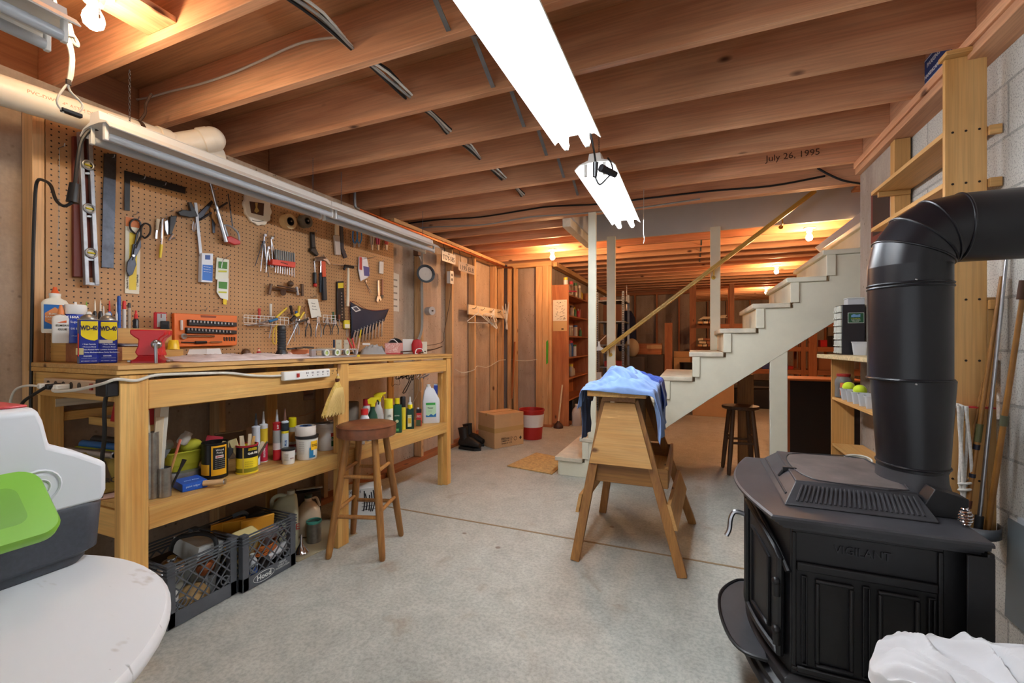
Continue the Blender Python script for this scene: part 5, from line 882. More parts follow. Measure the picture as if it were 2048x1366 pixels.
s=SIT('white_clamp','small white plastic clamp at the right end of the worktop','clamp',838,-2.10,bt); s.p('clamp',MB().tube([V(-.03,0,.002),V(-.02,0,.04),V(.02,0,.045),V(.045,0,.01)],.0035,6,4).tube([V(-.02,0,.04),V(-.03,0,.008),V(-.012,0,.003)],.004,6,4),'white_plastic')
for i,(a_,b_,c_,l) in enumerate((((838,706),(870,698),(884,693),'long thin twig-like wire lying at the right end of the worktop'),((800,704),(840,701),(866,699),'flat brown strip lying right of the tissue box'))):
    X=-2.15-.08*i; pp=[at('X',X,*q) for q in(a_,b_,c_)]; 
    for q in pp: q.z=max(ztop(q.y)+.006,q.z)
    solo('metal_rod',MB().tube(pp,.005,6,5),'rust',l,'rod')
# ---- leaning white paper strip on the concrete
T=TH('paper_strip','white printed paper strip on the concrete right of the pegboard','paper',(-2.6,3.5,1.8)); T.p('strip',MB().prism([(3.415,1.56),(3.62,1.555),(3.62,1.93),(3.415,1.95)],(-2.7345,0,0),(0,1,0),(0,0,1),.002),'#d8d2c4|0.7')
for k in range(5): T.p('print',MB().box(-2.7328,-2.7318,3.45,3.59,1.60+.065*k,1.615+.065*k),'#8a8478|0.7')
# ---- power strips and their cords
s=TH('power_strip','beige power strip with plugs on the left end of the workbench','power strip',(-2.25,.94,1.09)); s.p('housing',MB().box(-2.47,-2.06,.918,.9455,1.055,1.105),'#c8a888|0.45',bev=.004)
for k in range(5): s.p('outlet',MB().cyl((-2.43+k*.058,.9178,1.082),(-2.43+k*.058,.9172,1.082),.014,n=16),'#3a2c24|0.5')
s.p('switch',MB().box(-2.115,-2.10,.912,.9178,1.07,1.095),'#a82c20|0.4')
for x,c in((-2.39,'#ece4d4|0.4'),(-2.33,'black_plastic'),(-2.27,'#ece4d4|0.4')): s.p('plug',MB().cbox((x,.895,1.078),(.026,.044,.022)),c,bev=.005)
T=TH('power_adapter','black square adapter hanging below the end of the beige power strip','adapter',(-2.03,.93,1.05)); T.p('housing',MB().box(-2.06,-1.985,.905,.9445,1.05,1.115),'black_plastic',bev=.005); T.p('cord',MB().tube([(-2.03,.925,1.05),(-2.03,.92,1.0),(-2.04,.925,.9),(-2.09,.94,.8),(-2.12,.95,.65)],.007,8,4),'cord_black',True)
solo('extension_cord',MB().tube([(-2.39,.875,1.078),(-2.44,.86,1.08),(-2.52,.855,1.06),(-2.58,.86,1.0),(-2.60,.87,.9),(-2.60,.88,.80)],.0045,8,5),'cord_white','thin white cord curving down from the beige power strip','cord',None,True)
solo('extension_cord',MB().tube([(-2.33,.875,1.078),(-2.40,.87,1.05),(-2.47,.865,1.02),(-2.5,.865,1.0)],.006,8,4),'cord_black','short black cord plugged into the beige power strip','cord',None,True)
pts=[V(-2.27,.875,1.078),V(-2.25,.868,1.065),V(-2.12,.875,1.075),V(-2.0,.90,1.10),V(-1.972,.93,1.115),V(-1.972,.99,1.105),V(-1.974,1.04,1.118)]+[at('X',-1.976,*q) for q in((330,749),(400,747),(455,746),(505,751),(545,752),(562,751))]
solo('extension_cord',MB().tube(pts,.006,8,5),'cord_white','thick white cord clipped along the front of the workbench','cord',None,True)
y0,y1=at('X',-1.98,562,750).y,at('X',-1.98,654,744).y; s=TH('power_strip','white power strip with a red switch on the front apron','power strip',(-1.97,(y0+y1)/2,1.08)); zc_=at('X',-1.98,608,749).z; 
s.p('housing',MB().box(-1.9845,-1.955,y0,y1,zc_-.024,zc_+.024),'#e8e6e0|0.4',bev=.006); s.p('switch',MB().box(-1.9549,-1.949,y0+.075,y0+.09,zc_-.009,zc_+.011),'#b02820|0.4')
for k in range(7):
    y=y0+.14+k*.036; s.p('outlet',MB().box(-1.9549,-1.9544,y,y+.004,zc_+.004,zc_+.014).box(-1.9549,-1.9544,y+.010,y+.013,zc_+.004,zc_+.014).cyl((-1.955,y+.006,zc_-.006),(-1.9543,y+.006,zc_-.006),.003,n=8),'#3a3430|0.5')
# ---- whisk broom and stain samples hanging under the top
T=TH('whisk_broom','straw whisk broom hanging from the front apron','broom',at('X',-1.95,668,790)); q=lambda u,v,x=-1.955:at('X',x,u,v)
T.p('handle',MB().lathe(q(676,752),q(675,768)-q(676,752),[(.006,0),(.011,.01),(.012,.05)],14),'straw',True); T.p('binding',MB().lathe(q(675,757),(0,0,-1),[(.013,0),(.013,.012),(.011,.02)],14),'#5a2c1c|0.5',True)
c0,c1,c2,c3=q(675,765),q(674,775),q(669,800),q(664,826)
T.p('bristles',MB().rings([[c+V(b_*math.sin(2*PI*k/48),a_*math.cos(2*PI*k/48)*(1+.05*(k%2)),(0 if c is not c3 else .012*math.sin(k*2.3)-.012*abs(math.cos(2*PI*k/48)))) for k in range(48)] for c,a_,b_ in((c0,.014,.012),(c1,.032,.016),(c2,.058,.02),(c3,.074,.022))]),'straw',True)
for k in range(22):
    t=-1+2*k/21; c=T.p('bristle',MB().tube([c1+V(.018,t*.028,0),c2+V(.022,t*.055,0),c3+V(.024,t*.072,-.012-.006*math.sin(k*1.7))],.0016,5,3),'#e4c47c|0.7')
T.p('hanging_loop',MB().tube([q(676,753)+V(0,.006*math.cos(k*PI/6),.008+.008*math.sin(k*PI/6)) for k in range(12)],.0015,5,0,True),'cord_white')
T=TH('stain_samples','strip of brown wood stain samples hanging behind the apron','sample strip',at('X',-2.2,616,782)); 
for k,c in enumerate(('#c8a878|0.6','#8a5a3c|0.5','#6a3c28|0.5','#4a2a1c|0.5')):
    a_,b_=at('X',-2.2,608,758+k*10.2),at('X',-2.2,627,767.6+k*10.2); T.p('sample',MB().box(-2.206,-2.2,a_.y,b_.y,b_.z,a_.z),c,bev=.001)
T.p('hanging_string',MB().cyl(at('X',-2.203,617,758),at('X',-2.203,617,735),.0015,n=6),'cord_white')
solo('wood_lath',MB().beam((-2.59,1.0,.985),(-2.59,2.02,.99),.012,.035),'paleY','thin wooden lath nailed across the posts behind the shelf','lath')
solo('green_strip',MB().box(-2.01,-1.99,2.1215,2.125,.84,1.03),'#3c8a3c|0.5','green strip stuck to the side of the middle bench leg','tape')
# ---- bunch of cords hanging under the right end of the bench
T=TH('cord_bunch','bunch of black and silver cords hanging under the right end of the bench','cords',at('X',-2.35,822,755)); random.seed(11)
for k in range(9):
    u=797+k*7; m_='cord_black' if k<5 else 'steel'; a_=at('X',-2.35+.01*(k%3),u,742); T.p('coil',MB().tube([a_+V(.02*math.sin(j*PI/4+k),.022*math.cos(j*PI/4),-.03-.045*(.5-.5*math.cos(j*PI/4*1.0))*(.6+.5*random.random())) for j in range(8)],.004,6,3,True),m_,True)
T.p('loop',MB().tube([at('X',-2.33,*c) for c in((816,745),(818,762),(808,780),(806,786),(811,784),(818,770),(826,752),(828,742))],.004,6,4),'cord_black',True)
T.p('loop',MB().tube([at('X',-2.38,*c) for c in((786,750),(784,772),(790,768),(797,770),(800,766),(797,755),(799,748),(790,752))],.002,6,4,True),'#4a2c24|0.5',True)
T.p('string',MB().tube([at('X',-2.36,*c) for c in((839,760),(836,785),(829,800),(822,809))],.003,6,4),'#c8b498|0.7',True); T.p('string',MB().tube([at('X',-2.36,*c) for c in((839,760),(838,778),(842,783),(843,764))],.003,6,4),'#c8b498|0.7',True)
T.p('hanging_rod',MB().cyl(at('X',-2.35,790,738),at('X',-2.35,862,733),.006,n=8),'steel')
# ================================================================ LOWER SHELF OF THE WORKBENCH
SH=lambda y: zsh(y)+.0003
def onshelf(u,v):
    q=at('Z',.58,u,v)
    for _ in range(3): q=at('Z',SH(q.y),u,v)
    return V(q.x,q.y,SH(q.y)+.0006)
class SF(SIT):
    def __init__(s,name,label,cat,u,v,group=None,turn=0,pos=None,back=0.):
        q=onshelf(u,v) if pos is None else Vector(pos); l=math.hypot(q.x,q.y); q.x+=q.x/l*back; q.y+=q.y/l*back
        SIT.__init__(s,name,label,cat,0,0,0,group,turn=turn,loc=q)
def tincan(s,w_,h,n=7):
    r=s.kw*w_/2; h*=s.kh; pr=[(r,0),(r*1.02,.003),(r,.008)]
    for k in range(n): z=h*.15+k*h*.7/n; pr+=[(r*.985,z),(r,z+h*.35/n)]
    s.lat('can',pr+[(r,h*.97),(r*1.02,h*.985),(r,h),(r*.94,h),(r*.93,.004)],'tin',n=28,caps=False); s.lat('can_bottom',[(r*.93,.0),(r*.93,.003)],'tin'); return r,h
s=SF('tin_can','ribbed tin can of paint sticks beside the bench leg','can',306,1000,turn=0,back=.03); r,h=tincan(s,26,132,11); tc=s
for k,(x,y,t,hh,c) in enumerate(((-.012,0,-2,.36,'paleZ'),(.004,.006,2,.40,'#c8a888|0.6'),(.015,-.004,4,.43,'#d8d2c4|0.6'),(.008,-.012,3,.33,'paleZ'))):
    q=s.l; o=SIT('paint_stick',['pale paint stick at the left of the ribbed can','printed paint stick in the middle of the ribbed can','tall cream paint stick at the back of the ribbed can','broad bare paint stick at the front of the ribbed can'][k],'stick',0,0,0,'paint sticks in the ribbed can',loc=q+V(x*.5,y*.5+x*.8,.006)); o.p('stick',MB().cbox((t*.004,0,hh/2),(.028,.003,hh),ry(t)),c,False,.001)
s=SF('tin_can','dented tin can of brushes in front of the yellow tub','can',329,993); r,h=tincan(s,29,58,8); q=s.l
for k,(x,t,hh,c,l) in enumerate(((-.010,-4,.10,'#b01c28|0.4','red handled brush on the left in the dented can'),(0,3,.105,'#b01c28|0.4','second red handled brush in the dented can'),(.006,-8,.115,'#2c6ca8|0.4','blue handled brush in the dented can'),(-.004,14,.235,'#c08c50|0.5','long pencil-like stick leaning right in the dented can'),(.012,22,.15,'#1c1612|0.6','dark bristled brush leaning right in the dented can'))):
    o=SIT('paint_brush',l,'brush',0,0,0,'brushes in the dented tin can',loc=q+V(x*.5,x*.8,.005)); m=ry(t); top=m@V(0,0,hh); o.p('handle',MB().cyl((0,0,.0),m@V(0,0,hh*.75),.004,.005,8),c); o.p('tip',MB().cyl(m@V(0,0,hh*.74),top,.005,.009 if k in(0,1,4) else .005,8),'#d0ccc4|0.5' if k<2 else ('#c86a50|0.5' if k==3 else c))
o=SIT('metal_bracket','galvanised bracket sticking out of the dented can','bracket',0,0,0,loc=q+V(-.006,-.006,.006)); o.p('bracket',MB().box(-.008,.008,-.001,.001,0,.17).prism([(-.03,.19),(.03,.19),(.012,.155),(-.008,.155)],(0,.001,0),(1,0,0),(0,0,1),.002),'galv',False)
s=SF('paint_mitt_box','flat blue box with a wooden roller handle sticking out','box',392,978,turn=18,back=.02); s.box('carton',-.06,.035,-.03,.09,0,.034,'#1c58c0|0.4',.002); s.t('paint edger',.012,'#c8dcf8|0.5',-.02,-.0308,.02); text('paint edger',.013,'#c8dcf8|0.5',s.o,(-.01,.02,.0345),(1,0,0),(0,1,0)); s.p('handle',MB().lathe((.02,-.028,.02),(.75,-.65,.02),[(.012,0),(.0125,.03),(.011,.06),(.013,.085),(.009,.086)],18),'#d0a878|0.5'); s.p('handle_ring',MB().lathe((.0825,-.0825,.0215),(.75,-.65,.02),[(.0135,0),(.0138,.004),(.009,.0045)],18),'steel')
# yellow tub with rag, jars behind
s=SF('yellow_tub','olive yellow tub of rags and jars standing on a metal lid','tub',372,940,turn=20,pos=(-2.27,1.33,SH(1.33)+.0006)); s.lat('metal_lid',[(.07,0),(.075,.01),(.072,.04),(.05,.045)],'alu')
s.p('tub',MB().rings([[V(a*k,b*k2,z) for a,b in rrect(.15,.12,.02,4)] for k,k2,z in((.72,.72,.0455),(.9,.9,.11),(.97,.97,.13),(1.0,1.0,.132),(1.,1.,.138),(.94,.94,.138),(.85,.85,.075))]),'#a8a428|0.45'); s.p('rag',MB().sphere((.035,-.01,.15),.038,14,10,(1.2,.9,.9)),'#a4a020|0.8')
s=SIT('glass_jar','small clear glass jar lying on the yellow tub','jar',0,0,0,loc=(-2.25,1.345,SH(1.34)+.142)); s.p('jar',MB().lathe((-.03,-.02,.028),(.5,.2,.8),[(.018,0),(.024,.01),(.024,.04),(.018,.05),(.02,.062)],16),'#b8b0a4|0.1')
s=SIT('masking_roll','white roll lying on the left of the yellow tub','roll',0,0,0,loc=(-2.31,1.28,SH(1.3)+.142)); s.p('roll',MB().cyl((-.01,-.012,.024),(.015,.012,.024),.022,n=20),'#d4d4cc|0.4')
s=SIT('red_packet','red and white packet tucked behind the yellow rag','packet',0,0,0,loc=(-2.25,1.46,SH(1.4)+.085)); s.p('packet',MB().cbox((0,0,.05),(.07,.01,.09),ry(15)),'#c03848|0.5',False); s.box('base_block',-.03,.03,-.03,.03,-.085,.003,'#4a3828|0.7')
# painter's cans
s=SF('putty_can','black and yellow label can full of brushes','can',430,957,turn=-6,back=.035); r=s.kw*27; h=s.kh*70; s.lat('can',[(r,0),(r*1.02,.004),(r,.01),(r,h*.96),(r*1.03,h*.97),(r*1.03,h),(r*.93,h),(r*.92,.005)],'#181616|0.35',n=32,caps=False); s.lat('can_bottom',[(r*.95,0),(r*.95,.004)],'#30403c|0.4')
def wrap(s,name,r,a0,a1,z0,z1,mat,d=.0008,par=None): return s.p(name,MB().grid(lambda u,v:V((r+d)*math.sin(R(lerp(a0,a1,u))),-(r+d)*math.cos(R(lerp(a0,a1,u))),lerp(z0,z1,v)),14,1),mat,True,0,par)
wrap(s,'label',r,-10,62,h*.10,h*.93,'#f0b020|0.4'); wrap(s,'label',r,-2,54,h*.27,h*.88,'#181616|0.4',.0014); wrap(s,'label',r,-85,-18,h*.12,h*.42,'#f0b020|0.4'); wrap(s,'label',r,8,44,h*.58,h*.66,'#e8e0d8|0.4',.0018)
def wt(s,tx,size,mat,r,ang,z,**k): 
    a=R(ang); return text(tx,size,mat,s.o,((r+.0025)*math.sin(a),-(r+.0025)*math.cos(a),z),(math.cos(a),math.sin(a),0),(0,0,1),**k)
wt(s,'Wood\nPutty',.013,'#e8e4dc|0.4',r,26,h*.77); wt(s,'MINWAX',.007,'#c02c24|0.4',r,26,h*.62,bold=.0003)
for k in range(5): wt(s,'easy to use and sand',.005,'#a8a49c|0.5',r,26,h*(.54-.055*k))
q=s.l
for k,(x,t,hh,c,l) in enumerate(((-.012,-8,.155,'#141416|0.6','broad black bristled brush at the left of the black and yellow can'),(.004,-2,.15,'#181a1c|0.6','second black brush in the black and yellow can'),(.012,12,.165,'#c8b078|0.7','tan bristled brush leaning right in the black and yellow can'),(.02,20,.135,'#1c1c1e|0.6','short black brush at the right of the black and yellow can'))):
    o=SIT('paint_brush',l,'brush',0,0,0,'brushes in the black and yellow can',loc=q+V(x*.6,x*.6,.006)); m=ry(t); o.p('handle',MB().cyl((0,0,0),m@V(0,0,hh*.5),.005,.006,8),'#c8c4bc|0.4'); o.p('ferrule',MB().cbox(m@V(0,0,hh*.55),(.026,.010,hh*.14),m),'steel',False); o.p('bristles',MB().rings([[m@V(a*w_,b*.006*(1 if w_<.014 else .7),hh*z) for a,b in((-1,-1),(1,-1),(1,1),(-1,1))] for w_,z in((.013,.62),(.019,.85),(.014,1.))]),c,False,.002)
s=SF('stain_can','yellow and black oval label can full of wood shims','can',494,947,turn=0,back=.03); r=s.kw*22.5; h=s.kh*56; s.lat('can',[(r*1.03,0),(r*1.03,.006),(r,.008),(r,h*.95),(r*.93,h*.95),(r*.92,.005)],'#e8cc20|0.35',n=32,caps=False); s.lat('can_bottom',[(r*.95,0),(r*.95,.004)],'#d8bc1c|0.4'); s.lat('rim',[(r*1.01,h*.93),(r*1.04,h*.94),(r*1.04,h),(r*.93,h),(r*.93,h*.93)],'#a01c28|0.4',n=32,caps=False); s.lat('black_band',[(r*1.004,h*.56),(r*1.004,h*.93)],'#141414|0.4',n=32,caps=False); s.lat('olive_band',[(r*1.004,h*.06),(r*1.004,h*.2)],'#8a8420|0.4',n=32,caps=False); wrap(s,'seam',r,-22,-16,h*.05,h*.93,'#d8b84c|0.3',.0016); wt(s,'Quik Fill',.0135,'#f4f0e0|0.4',r,28,h*.72,bold=.0006); wt(s,'FAST DRYING\nWOOD FILLER',.0065,'#e8cc20|0.4',r,28,h*.86,bold=.0003)
for k in range(3): wt(s,'for interior wood use',.004,'#6a5c14|0.5',r,10,h*(.44-.08*k))
q=s.l
for k,(x,y,t,hh,w_,c,l) in enumerate(((-.010,0,-5,.18,.024,'paleZ','broad pale shim at the left of the yellow can'),(.002,.006,2,.185,.02,'paleZ','tall pale shim in the middle of the yellow can'),(.008,-.004,9,.175,.016,'benchZ','yellowish shim leaning right in the yellow can'),(.014,.004,22,.15,.022,'paleZ','short wide shim leaning far right in the yellow can'),(.018,-.006,30,.16,.012,'#5a4a38|0.6','dark stick leaning far right in the yellow can'))):
    o=SIT('wood_shim',l,'shim',0,0,0,'shims in the yellow can',loc=q+V(x*.6,y+x*.6,.006)); m=ry(t); o.p('shim',MB().rings([[m@V(a*w_/2*k2,b*.004,hh*z) for a,b in((-1,-1),(1,-1),(1,1),(-1,1))] for k2,z in((.7,0),(1,.5),(.75,1))]),c,False,.001)
o=SIT('paint_brush','old bristle brush drooping left out of the yellow can','brush',0,0,0,loc=q+V(-.008,-.012,.006)); m=ry(-16); o.p('handle',MB().cyl((0,0,0),m@V(0,0,.09),.004,.005,8),'#8a7a60|0.5'); o.p('bristles',MB().rings([[m@V(a*w_,b*.008,z) for a,b in((-1,-1),(1,-1),(1,1),(-1,1))] for w_,z in((.010,.09),(.016,.13),(.017,.172))]),'#b8a878|0.8',False,.002)
s=SF('grey_carton','tall brown flat carton standing behind the painter\'s cans','carton',465,925,turn=15,pos=(-2.42,1.68,SH(1.68)+.0006)); s.box('carton',-.085,.07,-.01,.01,0,.15,'#7a6450|0.8'); s.box('flap',-.085,.05,-.02,.01,.1505,.156,'#b8a484|0.8')
# caulk tubes
def caulk(u,v,c1,noz,label,bands=(),tx=None,hh=62,w_=17,turn=0,back=.02):
    s=SF('caulk_tube',label,'caulk tube',u,v,'caulk tubes on the lower shelf',turn=turn,back=back); r=s.kw*w_/2; h=s.kh*hh; s.lat('tube',[(r,0),(r*1.04,.003),(r,.006),(r,h*.97),(r*1.05,h*.98),(r*1.05,h),(r*.4,h+.006)],c1,n=24); s.lat('nozzle',[(.008,h+.004),(.007,h+.02),(.003,h+s.kh*26)],noz,n=14)
    for z0,z1,c in bands: s.lat('label_band',[(r*1.006,h*z0),(r*1.006,h*z1)],c,n=24,caps=False)
    if tx: a=R(12); text(tx[0],tx[1],tx[2],s.o,((r+.0018)*math.sin(a),-(r+.0018)*math.cos(a),h*tx[3]),(0,0,1),(-math.cos(a),-math.sin(a),0),bold=.0003)
    return s
caulk(512,932,'#d8dce4|0.4','#3a4048|0.4','white caulk tube with a grey nozzle behind the yellow can',back=.03,hh=76)
caulk(527,925,'#e6e6e4|0.4','#e0e2e4|0.4','white caulk tube with a crimson and yellow label',((.02,.5,'#d02848|0.4'),(.5,.9,'#d8b42c|0.4')),('SILICONE',.012,'#f4e8ea|0.4',.26),hh=74)
caulk(554,921,'#c02028|0.4','#d8dce0|0.4','red caulk tube with a pale nozzle',((.28,.46,'#e8dcd8|0.4'),(.46,.80,'#a8a8a8|0.4'),(.80,.97,'#c02028|0.4')),('DAP',.012,'#f0e4e0|0.4',.9),hh=74)
caulk(570,921,'#dce8f0|0.4','#7a5040|0.4','white and blue caulk tube with a brown nozzle',((.76,.97,'#202830|0.4'),(.70,.76,'#e0cc20|0.4')),('ALEX PLUS',.015,'#1c70b8|0.4',.36),hh=76,w_=15)
s=SF('spray_can','spray can with a yellow cap behind the white putty tubs','spray can',585,915,back=.06); r=s.kw*8; h=s.kh*56; s.lat('can',[(r,0),(r*1.03,.003),(r,.006),(r,h),(r*.7,h+.006)],'#b0a898|0.3'); s.lat('label_band',[(r*1.01,h*.1),(r*1.01,h*.4)],'#7a1c24|0.4',caps=False); s.lat('label_band',[(r*1.01,h*.5),(r*1.01,h*.85)],'#b07838|0.4',caps=False); s.lat('cap',[(r*1.02,h+.002),(r*1.02,h+s.kh*18),(r*.9,h+s.kh*19),(.002,h+s.kh*19)],'#f0dc18|0.35')
# tubs
def tub(name,label,u,v,w_,hh,lid,col='#ece8e0|0.4',back=.03,top=None,cat='tub'):
    s=SF(name,label,cat,u,v,back=back); r=s.kw*w_/2; h=s.kh*hh; s.lat('tub',[(r*.84,0),(r*.88,.004),(r*.97,h*.86),(r,h*.87),(r,h*.9)],col,n=32); s.lat('lid',[(r*1.04,h*.9),(r*1.06,h*.92),(r*1.06,h),(r*.98,h+.002),(.002,h+.002)],lid,n=32); return s,r,h
s,r,h=tub('spackle_tub','small white tub with a black lid at the shelf edge','#',0,0,0,'') if False else tub('spackle_tub','small white tub with a black lid at the shelf edge',577,928,28,30,'#1c1c1e|0.4',back=.012); wt(s,'VINYL',.008,'#8a2c3c|0.5',r*.93,30,h*.4)
for k in range(5): wt(s,'spackling paste',.004,'#9a8a84|0.5',r*.93,-18,h*(.7-.1*k))
s,r,h=tub('putty_tub','white tile adhesive tub with a black lid and a white roll on top','',0,0,0) if False else tub('putty_tub','white tile adhesive tub with a black lid and a yellow and blue label',614,919,46,46,'#1c1c1e|0.4',back=.03); wrap(s,'label',r*.95,12,45,h*.1,h*.52,'#2474a0|0.4',.002); wrap(s,'label',r*.96,20,62,h*.42,h*.80,'#f0b41c|0.4',.0028); wrap(s,'label',r*.95,34,60,h*.18,h*.42,'#f4f2ea|0.4',.0026); wt(s,'Premixed\nTile Grout',.0085,'#4a3010|0.5',r*.97,40,h*.62)
for k in range(7): wt(s,'ready to use mix',.0045,'#8a807a|0.5',r*.94,-28,h*(.78-.08*k))
s2=SIT('masking_roll','fat white roll of tape on the black-lidded tub','roll',0,0,0,loc=s.l+V(-.004,-.006,h+.003)); s2.lat('roll',[(.016,0),(r*.9,0),(r*.92,.002),(r*.92,.05),(r*.9,.052),(.016,.052)],'#e8dcd0|0.5',n=32,caps=False); s2.lat('core_label',[(.016,.0525),(r*.55,.0525)],'#2c5ca0|0.5',caps=False)
s=SF('plaster_bucket','white plaster bucket of rags behind the bar stool','bucket',653,903,back=.065); r=s.kw*21; h=s.kh*52; s.lat('bucket',[(r*.84,0),(r*.87,.004),(r,h*.86),(r*1.03,h*.87),(r*1.03,h),(r*.95,h),(r*.82,.006)],'#e6e2de|0.4',n=32,caps=False); s.lat('bucket_bottom',[(r*.84,0),(r*.83,.006)],'#e6e2de|0.4'); wrap(s,'label',r*.93,28,72,h*.15,h*.5,'#1c5c38|0.4',.002); wrap(s,'label',r*.96,24,72,h*.52,h*.66,'#a83838|0.4',.003); wt(s,'DAP',.02,'#f0f0ec|0.5',r*.94,45,h*.4,bold=.0005)
for k in range(6): s2=SIT('rag_stick',['dark rag strip in the plaster bucket, leftmost','tan rag strip in the plaster bucket, second from left','brown rag strip in the middle of the plaster bucket','pale stick lying across the plaster bucket','grey rag strip in the plaster bucket','cream stick at the right of the plaster bucket'][k],'rag',0,0,0,'rags on the plaster bucket',loc=s.l+V(.0,-.04+.018*k,h+.0008)); s2.p('rag',MB().cbox((0,0,.005),(.10,.016,.009),rz(10+k*9)),('#4a4034|0.7','#9a8058|0.7','#6a4c34|0.7','paleX','#6c6a64|0.7','paleX')[k],False,.002)
solo('string',MB().tube([at('X',-2.45,*c) for c in((575,835),(610,830),(640,818),(655,805))],.002,5,5),'#8a5a3c|0.6','thin brown string strung behind the caulk tubes','string',None,True)
solo('string',MB().tube([at('X',-2.3,*c) for c in((656,820),(652,832),(656,842),(664,846))],.003,5,5),'cord_white','white loop of string below the whisk broom','string',None,True)
# right half: bottles
def rbox(s,name,w_,d_,z0,z1,mat,rr=.008,k1=1.): return s.p(name,MB().rings([[V(a*k,b*k,z) for a,b in rrect(w_,d_,rr,4)] for k,z in((.96,z0),(1,z0+.004),(k1,z1-.004),(k1*.96,z1))]),mat)
s=SF('mortar_log','rough grey cylinder standing behind the middle bench leg','roll',714,885,pos=(-2.33,2.52,SH(2.5)+.0006)); s.lat('roll',[(.05,0),(.052,.01),(.052,.235),(.048,.24),(.002,.24)],'#7a6e60|0.9')
for i,(u,v,X,c,l) in enumerate(((733,800,-2.22,'#c82430|0.4','white bottle with a red cap behind the spray bottles'),(729,830,-2.10,'#d83030|0.4','white bottle with a red cap hidden behind the bar stool seat'))):
    yy=at('X',X,u,850).y; s=SF('bottle',l,'bottle',0,0,pos=(X,yy,SH(yy)+.0006)); zt=at('X',X,u,(798,818)[i]).z-SH(yy); s.lat('body',[(.034,0),(.036,.005),(.036,zt*.6),(.03,zt*.72),(.02,zt*.82)],'#d8d8da|0.4'); s.lat('cap',[(.024,zt*.82),(.024,zt),(.004,zt+.001)],c)
def sprayer(u,v,X,body,label,zt_px,white):
    yy=at('X',X,u,860).y; s=SF('spray_bottle',label,'spray bottle',0,0,pos=(X,yy,SH(yy)+.0006)); zt=at('X',X,u,zt_px).z-SH(yy); s.lat('body',[(.036,0),(.038,.005),(.038,zt*.45),(.03,zt*.58),(.016,zt*.70),(.015,zt*.8)],body,sy=.7); s.lat('collar',[(.018,zt*.78),(.018,zt*.85)],'#e8d418|0.4'); s.p('trigger_head',MB().prism([(-.03,zt*.84),(.018,zt*.84),(.03,zt*.94),(.055,zt*.97),(.055,zt),(-.01,zt*1.0),(-.035,zt*.95)],(0,.012,0),(1,0,0),(0,0,1),.024),'#ecd81c|0.35',False,.003); s.p('trigger',MB().tube([V(.03,0,zt*.93),V(.042,0,zt*.88),V(.04,0,zt*.82)],.005,6,3),'#d8a020|0.4' if white else '#1c3a28|0.4')
sprayer(757,0,-2.17,'#e6e6e4|0.4','white spray bottle with a yellow trigger, taller of two',785,True); sprayer(745,0,-2.09,'#1c4a34|0.4','dark green spray bottle with a yellow trigger, shorter of two',795,False)
s=SF('weed_can','yellow-capped spray can half behind the bar stool seat','spray can',777,873,back=.02); r=s.kw*9; h=s.kh*55; s.lat('can',[(r,0),(r*1.02,.003),(r,.006),(r,h),(r*.7,h+.005)],'#e4e2d0|0.35'); s.lat('label_band',[(r*1.01,h*.05),(r*1.01,h*.45)],'#d8cc3c|0.4',caps=False); s.lat('cap',[(r*1.0,h+.001),(r*1.0,h+s.kh*19),(.002,h+s.kh*20)],'#f0e020|0.35'); wt(s,'WEED\nKILLER',.009,'#2a3c2c|0.5',r,10,h*.75)
s=SF('plant_food','flat dark green bottle with a tall yellow cap','bottle',795,866,back=.025); h=s.kh*55; rbox(s,'body',s.kw*18,.05,0,h,'#14543c|0.35',.012,.92); s.p('neck',MB().cyl((-.003,0,h-.002),(-.003,0,h+.012),.016,n=20),'#14543c|0.35'); s.lat('cap',[(.0185,h+.008),(.0185,h+.05),(.002,h+.051)],'#f0dc1c|0.35',x=-.003); s.t('ORTHO',.010,'#e8ecd8|0.5',-.004,-.0265,h*.62,bold=.0003); s.p('label_mark',MB().cyl((-.003,-.025,h*.42),(-.003,-.0265,h*.42),.012,n=20),'#d8d4a0|0.5'); s.box('label',-.014,.012,-.0266,-.0245,.012,.034,'#3a9a4a|0.5',0); s.t('MAX',.008,'#f0f4e8|0.5',0,-.0272,.023)
s=SF('bug_spray','black and yellow slim canister behind the green bottle','can',806,862,back=.06); h=s.kh*66; s.lat('can',[(.020,0),(.021,.004),(.021,h*.7)],'#e4d434|0.4'); s.lat('top_band',[(.0213,h*.68),(.0213,h*.97),(.018,h),(.002,h)],'#1c1c20|0.35')
s=SF('fertilizer','dark green squeeze bottle with a yellow collar and white nozzle','bottle',820,858,back=.02); h=s.kh*45; rbox(s,'body',s.kw*17,.042,0,h*.9,'#143c36|0.35',.012,.85); s.lat('collar',[(.018,h*.86),(.020,h*.9),(.020,h*1.06),(.016,h*1.07)],'#f0d81c|0.4'); s.lat('nozzle',[(.016,h*1.07),(.015,h*1.14),(.008,h*1.18),(.006,h*1.36),(.003,h*1.42)],'white_plastic'); s.box('label',-.018,.012,-.0222,-.0205,h*.1,h*.62,'#e8e0a8|0.5',0); s.box('label_panel',-.015,.009,-.0228,-.0221,h*.25,h*.48,'#d8b42c|0.5',0); s.t('UP & GRO',.007,'#1c3a6a|0.5',-.003,-.0232,h*.55)
